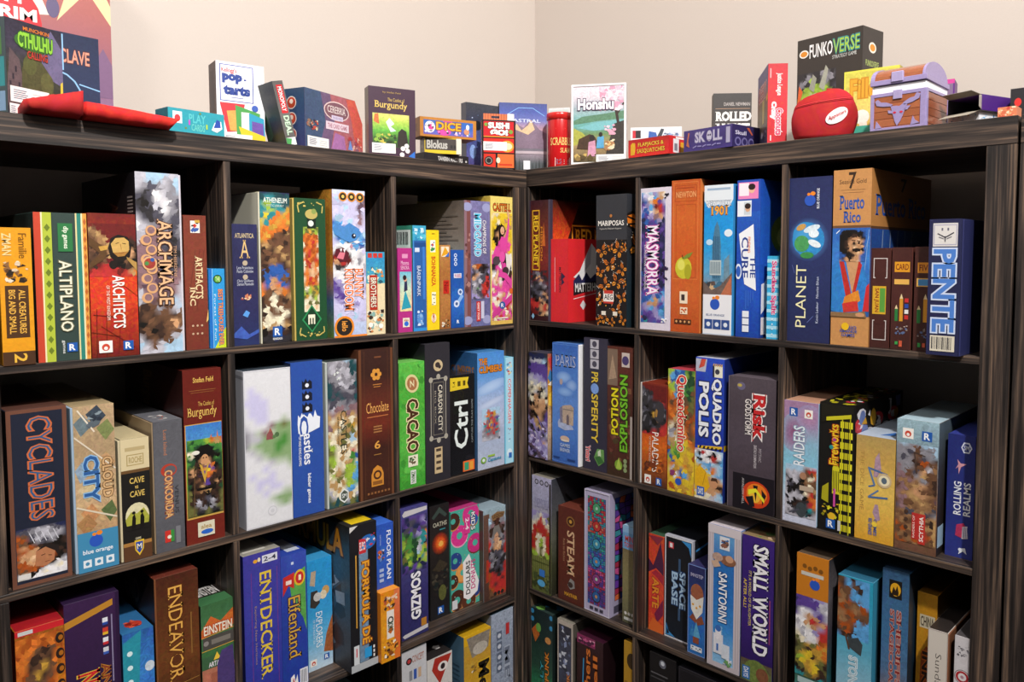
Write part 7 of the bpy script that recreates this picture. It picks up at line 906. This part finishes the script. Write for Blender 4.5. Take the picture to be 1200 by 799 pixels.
game_box('flap', 'low red game box with yellow lettering lying on the right bookcase', '#cc2420', [
    G(0, 0, 1, 1, ['#d82c24', '#cc2420', '#b01c1c'], .2), P([(.06, .12), (.06, .7), (.1, .82), (.17, .8), (.18, .5), (.16, .14)], '#d8a828', .2), T('FLAPJACKS &', .24, .5, .88, .78, '#e4bc3c', 'h', '#8a1c10', .02, True), T('SASQUATCHES', .22, .16, .9, .44, '#e4bc3c', 'h', '#8a1c10', .02, True)], right=[R(0, 0, 1, 1, '#c42024'), R(.25, .1, .6, .85, '#d8d4d8'), R(.32, .2, .5, .6, '#7a7480'), R(.7, .05, .95, .7, '#d8a028'), R(.4, .86, .9, .96, '#e8e4e0')], sidec='#c42024', topc='#d83028')
GEO['skull'] = ('R', 0, .4505, .0125, -.132, .1255, .0435, .085)
game_box('skull', 'low purple game box with silver lettering and a small skull', '#3c3070', [
    G(0, 0, 1, 1, ['#40347c', '#3a2e6c', '#443878'], .3), T('SK', .24, .38, .45, .86, '#bcb8cc', 'h', '#6a6494', .03), E(.54, .62, .055, '#bcb8cc', .25), E(.52, .66, .015, '#2c2450', .05), E(.56, .66, .015, '#2c2450', .05), R(.51, .4, .57, .46, '#8a84a4'), T('LL', .62, .38, .8, .86, '#bcb8cc', 'h', '#6a6494', .03), R(.88, .2, .96, .9, '#a8a4c0'), P([(.06, .3), (.1, .9), (.13, .86), (.1, .5), (.13, .2)], '#b86a4c'), *[LN(.2+.1*i, .16+.05*(i % 2), .28+.1*i, .24-.04*(i % 2), .02, '#8a84b8') for i in range(6)]], right=[R(0, 0, 1, 1, '#2c2454'), T('Skull', .1, .56, .5, .74, '#c8c4d8'), *[z for i in range(3) for z in (E(.2+.24*i, .26, .11, '#6a6494', .2), E(.2+.24*i, .26, .07, '#2c2454', .13))], P([(.5, .9), (.7, .6), (.74, .62), (.6, .92)], '#b8583c')], sidec='#2c2454', topc='#453a80')
game_box('roller', 'dark brown box with white western slab letters, behind the purple box', '#332c2a', [
    G(0, 0, 1, 1, ['#2c2624', '#3a3230', '#34302e'], .3), T('DANIEL NEWMAN', .28, .82, .96, .87, '#a8a09c', 'h', None, .02), LN(.06, .78, .96, .78, .012, '#b08a6c'), T('ROLLED', .06, .6, 1.0, .74, '#ece8e4', 'h', None, .05, True), T('WEST', .06, .42, .96, .57, '#ece8e4', 'h', None, .05, True), LN(.06, .38, .96, .38, .012, '#b08a6c')], sidec='#242020')
game_box('redtall', 'upright red game box turned so its picture side and red spine both show', '#c4202c', [
    G(0, 0, 1, 1, ['#bc1c28', '#c8242e', '#b81e28'], .2), T('Justice League', .4, .6, .74, .88, '#f0e4e0', 'd', None, .02, True), T('Crazy', .14, .3, .44, .52, '#f0c8d4', 'd', '#f4ecec', .03), T('Coconuts', .4, .1, .78, .44, '#d04a6c', 'd', '#f4ecec', .04), R(.1, .82, .16, .94, '#e8a0a0'), R(.14, .03, .2, .1, '#e8c0c0')], left=[G(0, 0, 1, 1, ['#3a4060', '#6a5a54', '#7a6a44', '#8a6450', '#4a4a80', '#4a4a88'], .6), T('OEEKY', .1, .62, .86, .82, '#a84a54', 'h', '#d8a8a0', .02), R(.5, .3, .68, .6, '#c8b060'), R(.3, .26, .44, .56, '#8a7a50'), P([(.86, .6), (1, .66), (1, .56), (.9, .54)], '#e0b040'), S(.1, .04, .9, .24, ['#c8c4d0', '#4a4a6a', '#2c2c40'], 16, .09, 3), R(.08, .0, .2, .3, '#c8c8d0')], sidec='#4a4a6a')
game_box('funko', 'large black game box with white and green slanted letters and green flames', '#38322e', [
    R(0, 0, 1, 1, '#37312d'), PX(.01, 0, .62, .7, 'KKKKKgKK KKgKKggK KgKfKgKK KKffffKG KffjfffK fffjjffK offffjff oofjffff foffefff ffefffff fefeffff efffefff feefqffe qeffqqff qqefqqfe', .3), P([(.36, .56), (.46, .74), (.5, .70), (.44, .52)], '#a8a898', .3), P([(.2, .56), (.26, .68), (.32, .64), (.28, .52)], '#9a9a8c', .3), P([(.0, .38), (.04, .6), (.1, .54), (.05, .44), (.14, .38), (.04, .32)], '#d8602c', .3), P([(.86, .5), (.92, .62), (.98, .54), (.94, .42)], '#8a8a80', .3), E(.11, .87, .075, '#ece8e0', .035), E(.11, .87, .055, '#d88a28', .024), T('FUNKO', .2, .82, .56, .94, '#f0eeec', 'h', None, .02), T('VERSE', .57, .82, .96, .94, '#a8c83c', 'h', '#3a8a8a', .0), T('STRATEGY GAME', .56, .775, .92, .805, '#d8d8d4', b=0), R(.1, .0, .3, .16, '#5ab4b8')], right=[R(0, 0, 1, 1, '#332e2b'), E(.48, .84, .18, '#e8e0d4', .045), E(.48, .84, .13, '#d88a28', .03), T('FUNKOVERSE', .16, .68, .8, .73, '#a8b86c')], sidec='#332e2b')
game_box('fille', 'yellow game box with orange lettering behind the red bag and the chest', '#d8cc58', [
    FR(0, 0, 1, 1, .02, '#e0d84c'), G(.03, .03, .97, .97, ['#e0a858', '#d8b45c', '#dcca6c', '#d4c85c', '#c8c050'], .4), T('Fille', .12, .62, .6, .88, '#e0a030', 'h', '#c88a28', .02), E(.34, .36, .14, '#ece4d8', .1, .2), P([(.3, .1), (.3, .28), (.44, .28), (.44, .1)], '#ece0d0', .2), R(.2, .06, .7, .24, '#4aac94')], right=[R(0, 0, 1, 1, '#b8a844')], sidec='#b8a844', topc='#c8bc4c')
game_box('farbox', 'small black box with a red dot, far right on top', '#262428', [E(.3, .6, .14, '#d8302c', .12), T('3D', .62, .55, .95, .8, '#c8c4c4', 'h', None, .03)], topc='#34323a')
# round zipped red bag with a white oval badge
bagr = empty('zipper_pouch', (.048, -.733, ZR), math.radians(-62)); tag(bagr, 'round red zipped fabric pouch with a white oval badge', 'pouch')
M = Mesh(); nu, nv = 36, 16; vs = []
for j in range(nv+1):
    t = j/nv; z = .088*(1-(1-t)**1.35) if t < 1 else .088
    prof = math.sqrt(max(0, 1-((t-.30)/.70)**2)) if t > .3 else 1-.16*((.3-t)/.3)**2
    rx = .0575*max(.02, prof); ry = .030*max(.04, prof)
    for i in range(nu):
        a = 2*math.pi*i/nu; wv = 1+.018*math.sin(5*a+7*t)+.014*math.sin(9*a-11*t)
        vs.append((rx*math.cos(a)*wv+.004*t, ry*math.sin(a)*wv, z*(1+.05*math.cos(a))))
M.add(vs, [[j*nu+i, j*nu+(i+1) % nu, (j+1)*nu+(i+1) % nu, (j+1)*nu+i] for j in range(nv) for i in range(nu)]+[list(range(nu-1, -1, -1)), [nv*nu+i for i in range(nu)]], ink('#a81018', .4))
M.build('bag_body', CLOTH, bagr, True)
def bag_pt(a, t, out):
    t_ = t*nv; j = int(t_); f = t_-j; i_ = (a/(2*math.pi) % 1)*nu; i = int(i_) % nu; g = i_-int(i_)
    L = lambda p, r_, k: tuple(p[m]*(1-k)+r_[m]*k for m in range(3))
    p = L(L(vs[j*nu+i], vs[j*nu+(i+1) % nu], g), L(vs[(j+1)*nu+i], vs[(j+1)*nu+(i+1) % nu], g), f)
    return (p[0]*(1+out*8)+0, p[1]-out if math.sin(a) < 0 else p[1]+out, p[2])
for nm, tt, wd, cc, ot in (('zipper_tape', .60, .07, '#a01018', .0010), ('zipper', .63, .012, '#d8343c', .0020)):
    M = Mesh(); n = 40; A = [math.pi*1.02+math.pi*.96*k/n for k in range(n+1)]
    rw = [[bag_pt(a, tt+dz+.10*(k/n-.5), ot) for k, a in enumerate(A)] for dz in (0, wd)]
    M.add(rw[0]+rw[1], [[k, k+1, n+2+k, n+1+k] for k in range(n)], ink(cc, .2)); M.build(nm, CLOTH, bagr, True)
M = Mesh(); n = 24; c0 = bag_pt(math.radians(292), .34, .0016)
rim = [bag_pt(math.radians(292)+.36*math.cos(2*math.pi*k/n)-.05*math.sin(2*math.pi*k/n), .34+.115*math.sin(2*math.pi*k/n)+.085*math.cos(2*math.pi*k/n), .0016) for k in range(n)]
M.add([c0]+rim, [[0, 1+k, 1+(k+1) % n] for k in range(n)], ink('#ece6e4')); M.build('badge', CLOTH, bagr)
def badge_pt(u, v, nn): return bag_pt(math.radians(292)+(u-.5)*.62, .34+(v-.5)*.11+(u-.5)*.14, .0019+nn)
draw([T('Appletters', .03, .1, .97, .9, '#b8202c', 'h', None, .01)], 1, 1, badge_pt, bagr, CLOTH, 'badge')
# treasure chest tin
ch = empty('treasure_chest_tin', (.0185, -.8315, ZR), -math.pi/2-.03); tag(ch, 'treasure chest shaped tin in brown planks and lilac trim with an ox head', 'tin')
cw, cd, bh = .0915, .100, .0615
BR, LI = '#a05c3c', '#9a8cb8'
vs, fs, _ = bevel_box(0, cw, 0, cd, 0, bh, .0012); plain('chest_body', vs, fs, GLOSS, ch, BR, .25)
vs, fs, _ = bevel_box(.0015, cw-.0015, .0015, cd-.0015, bh-.002, bh+.0125, .0005); plain('white_insert', vs, fs, PRINT, ch, '#eeeef2')
for k in range(4):        # plank joints and trim, front and right side, as raised strips
    pass
def strip(name, x0, x1, z0, z1, side=False, c=LI, t=.0014):
    if side: vs, fs, _ = bevel_box(cw-.0004, cw+t, x0, x1, z0, z1, .0004)
    else: vs, fs, _ = bevel_box(x0, x1, -t, .0004, z0, z1, .0004)
    return plain(name, vs, fs, GLOSS, ch, c, .15)
for a_ in ((0, .006, 0, bh), (cw-.009, cw, 0, bh), (.006, cw-.009, bh-.006, bh), (.006, cw-.009, 0, .004)): strip('trim', *a_)
for a_ in ((0, .007, 0, bh), (cd-.006, cd, 0, bh), (.007, cd-.006, bh-.005, bh)): strip('trim', *a_, side=True)
for k in range(4): strip('plank', .007, cw-.010, .0055+.0128*k, .0173+.0128*k, False, ('#a4603e', '#9a5838')[k % 2], .0006)
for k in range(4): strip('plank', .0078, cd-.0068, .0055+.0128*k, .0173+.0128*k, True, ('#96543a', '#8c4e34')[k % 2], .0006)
M = Mesh()
def relief(pts, z=.0012, c=LI):
    n = len(pts); v0 = [(x*cw, -.0007-z, y*bh) for x, y in pts]; v1 = [(x*cw, -.0005, y*bh) for x, y in pts]
    M.add(v0+v1, [list(range(n))]+[[i, (i+1) % n, n+(i+1) % n, n+i] for i in range(n)], ink(c, .15))
relief([(.38, .62), (.42, .40), (.46, .2), (.5, .08), (.56, .2), (.62, .42), (.68, .64), (.6, .66), (.54, .60), (.48, .62)])
relief([(.38, .62), (.42, .66), (.30, .74), (.20, .76), (.14, .84), (.09, .80), (.12, .68), (.22, .64)]); relief([(.62, .62), (.60, .68), (.72, .78), (.80, .80), (.84, .90), (.91, .86), (.88, .74), (.76, .66)])
relief([(.33, .52), (.40, .50), (.42, .42), (.34, .44)]); relief([(.62, .48), (.66, .58), (.74, .58), (.68, .48)])
relief([(.10, .06), (.12, .26), (.16, .18), (.22, .06)]); relief([(.74, .06), (.78, .30), (.82, .18), (.90, .10)])
M.build('ox_head_relief', GLOSS, ch)
M = Mesh()
for x in (.455, .575): M.add([((x+.03*math.cos(a*.7854))*cw, -.0023, (.44+.03*math.sin(a*.7854))*bh) for a in range(8)], [list(range(8))], ink('#c83048'))
o = M.build('eyes', GLOSS, ch); o['kind'] = 'stuff'
strip('clasp', cw*.42, cw*.58, bh*.80, bh*1.04, False, '#a498c0', .0028)
# domed lid, tipped slightly open
lidr = empty('chest_lid', (0, 0, 0)); lidr.parent = ch; lidr.location = (0, cd, bh+.0115); lidr.rotation_euler = (-.03, 0, 0)
def dome(x0, x1, grow, c, name, n=14, m=.25):
    M = Mesh(); prof = [(-cd-grow, 0), (-cd-grow, .0085+grow)]+[(-cd/2-(cd/2+grow)*math.cos(math.pi*k/n), .0085+(.0255+grow)*math.sin(math.pi*k/n)) for k in range(1, n)]+[(grow, .0085+grow), (grow, 0)]
    k = len(prof); vs = [(x0, y, z) for y, z in prof]+[(x1, y, z) for y, z in prof]
    M.add(vs, [list(range(k-1, -1, -1)), list(range(k, 2*k))]+[[i, (i+1) % k, k+(i+1) % k, k+i] for i in range(k)], ink(c, m)); return M.build(name, GLOSS, lidr)
dome(.003, cw-.003, 0, '#98583a', 'lid_dome'); dome(-.0008, .006, .0012, LI, 'lid_rib', m=.1); dome(cw-.0066, cw-.0025, .0012, LI, 'lid_rib', m=.1)
vs, fs, _ = bevel_box(-.001, cw+.001, -cd-.0022, .001, -.001, .0075, .0006); plain('lid_rim', vs, fs, GLOSS, lidr, LI, .1)
vs, fs, _ = bevel_box(cw*.38, cw*.60, -cd-.0042, -cd+.001, .001, .0185, .0012); plain('lid_hasp', vs, fs, GLOSS, lidr, '#a89cc4', .1)
# opened carton of cards (purple) lying on a thin white box
ct = empty('open_card_carton', (.0635, -.992, ZR+.0232), math.radians(-20)); tag(ct, 'opened purple card carton lying on its side, its mouth towards the chest', 'carton')
W_, D_, H_, t_ = .120, .060, .0245, .0006
def sheet(name, pts, c, m=.1, parent=None):      # folded card, 0.6 mm thick
    a_, b_, c_ = (Vector(p) for p in pts[:3]); nn = (b_-a_).cross(c_-a_).normalized()*t_
    vs = [tuple(p) for p in pts]+[tuple(Vector(p)+nn) for p in pts]; k = len(pts)
    return plain(name, vs, [list(range(k-1, -1, -1)), list(range(k, 2*k))]+[[i, (i+1) % k, k+(i+1) % k, k+i] for i in range(k)], PRINT, parent or ct, c, m)
sheet('side_panel', [(0, 0, 0), (W_, 0, 0), (W_, 0, H_), (0, 0, H_)], '#4a2478'); sheet('side_panel', [(0, D_, 0), (0, D_, H_), (W_, D_, H_), (W_, D_, 0)], '#3c3a3c')
sheet('bottom_panel', [(0, 0, 0), (0, D_, 0), (W_, D_, 0), (W_, 0, 0)], '#8a8480'); sheet('top_panel', [(0, 0, H_), (W_, 0, H_), (W_, D_, H_), (0, D_, H_)], '#5a3480')
sheet('end_panel', [(W_, 0, 0), (W_, D_, 0), (W_, D_, H_), (W_, 0, H_)], '#4a2478')
sheet('flap', [(0, .001, 0), (-.030, .004, -.010), (-.030, D_-.004, -.010), (0, D_-.001, 0)], '#b0a898'); sheet('flap', [(0, .001, H_), (0, D_-.001, H_), (-.020, D_-.004, H_+.005), (-.020, .004, H_+.005)], '#8a8478'); sheet('flap', [(0, 0, .001), (0, 0, H_-.001), (-.014, -.006, H_-.003), (-.014, -.006, .003)], '#b8b0a4')
draw([T('UNO', .05, .42, .24, .9, '#e0c030', 'h', '#3a2c10', .04), R(.1, .12, .26, .34, '#a898c0'), P([(.46, .2), (.48, .9), (.56, .84), (.58, .3)], '#5a9ab0', .4), P([(.54, .1), (.56, .8), (.62, .5)], '#c8a848', .3), R(.84, .3, .98, .6, '#e0b030')], W_, H_, lambda u, v, n: (u, -n, v), ct, PRINT, 'side')
game_box('snow', 'thin white box with blue flecks under the purple carton', '#dcdce0', [S(.02, .1, .98, .9, ['#4aa4d0', '#b8c8d8', '#3a6a98', '#f0f0f4'], 30, .03, 3)], left=[S(.02, .1, .98, .9, ['#4aa4d0', '#b8c8d8', '#d8a030', '#f0f0f4'], 20, .05, 3)], geo=('R', 0, .9955, .055, 1.2217, .104, .0216, .056))
game_box('orangelow', 'small orange and pink printed box at the right end of the bookcase top', '#d88058', [S(0, 0, 1, 1, ['#e8a878', '#c8503c', '#f0d0b0', '#d86a4c'], 24, .15, 4)], geo=('R', 0, 1.0330, .015, 0, .026, .0165, .03))
game_box('purp', 'upright purple box with a pink rim, peeking out behind the chest', '#5a2078', [R(0, .93, 1, 1, '#c83c90'), R(.6, 0, .95, .93, '#7a6484')], topc='#c83c90', geo=('R', 0, .858, .20, .2, .053, .1125, .05))
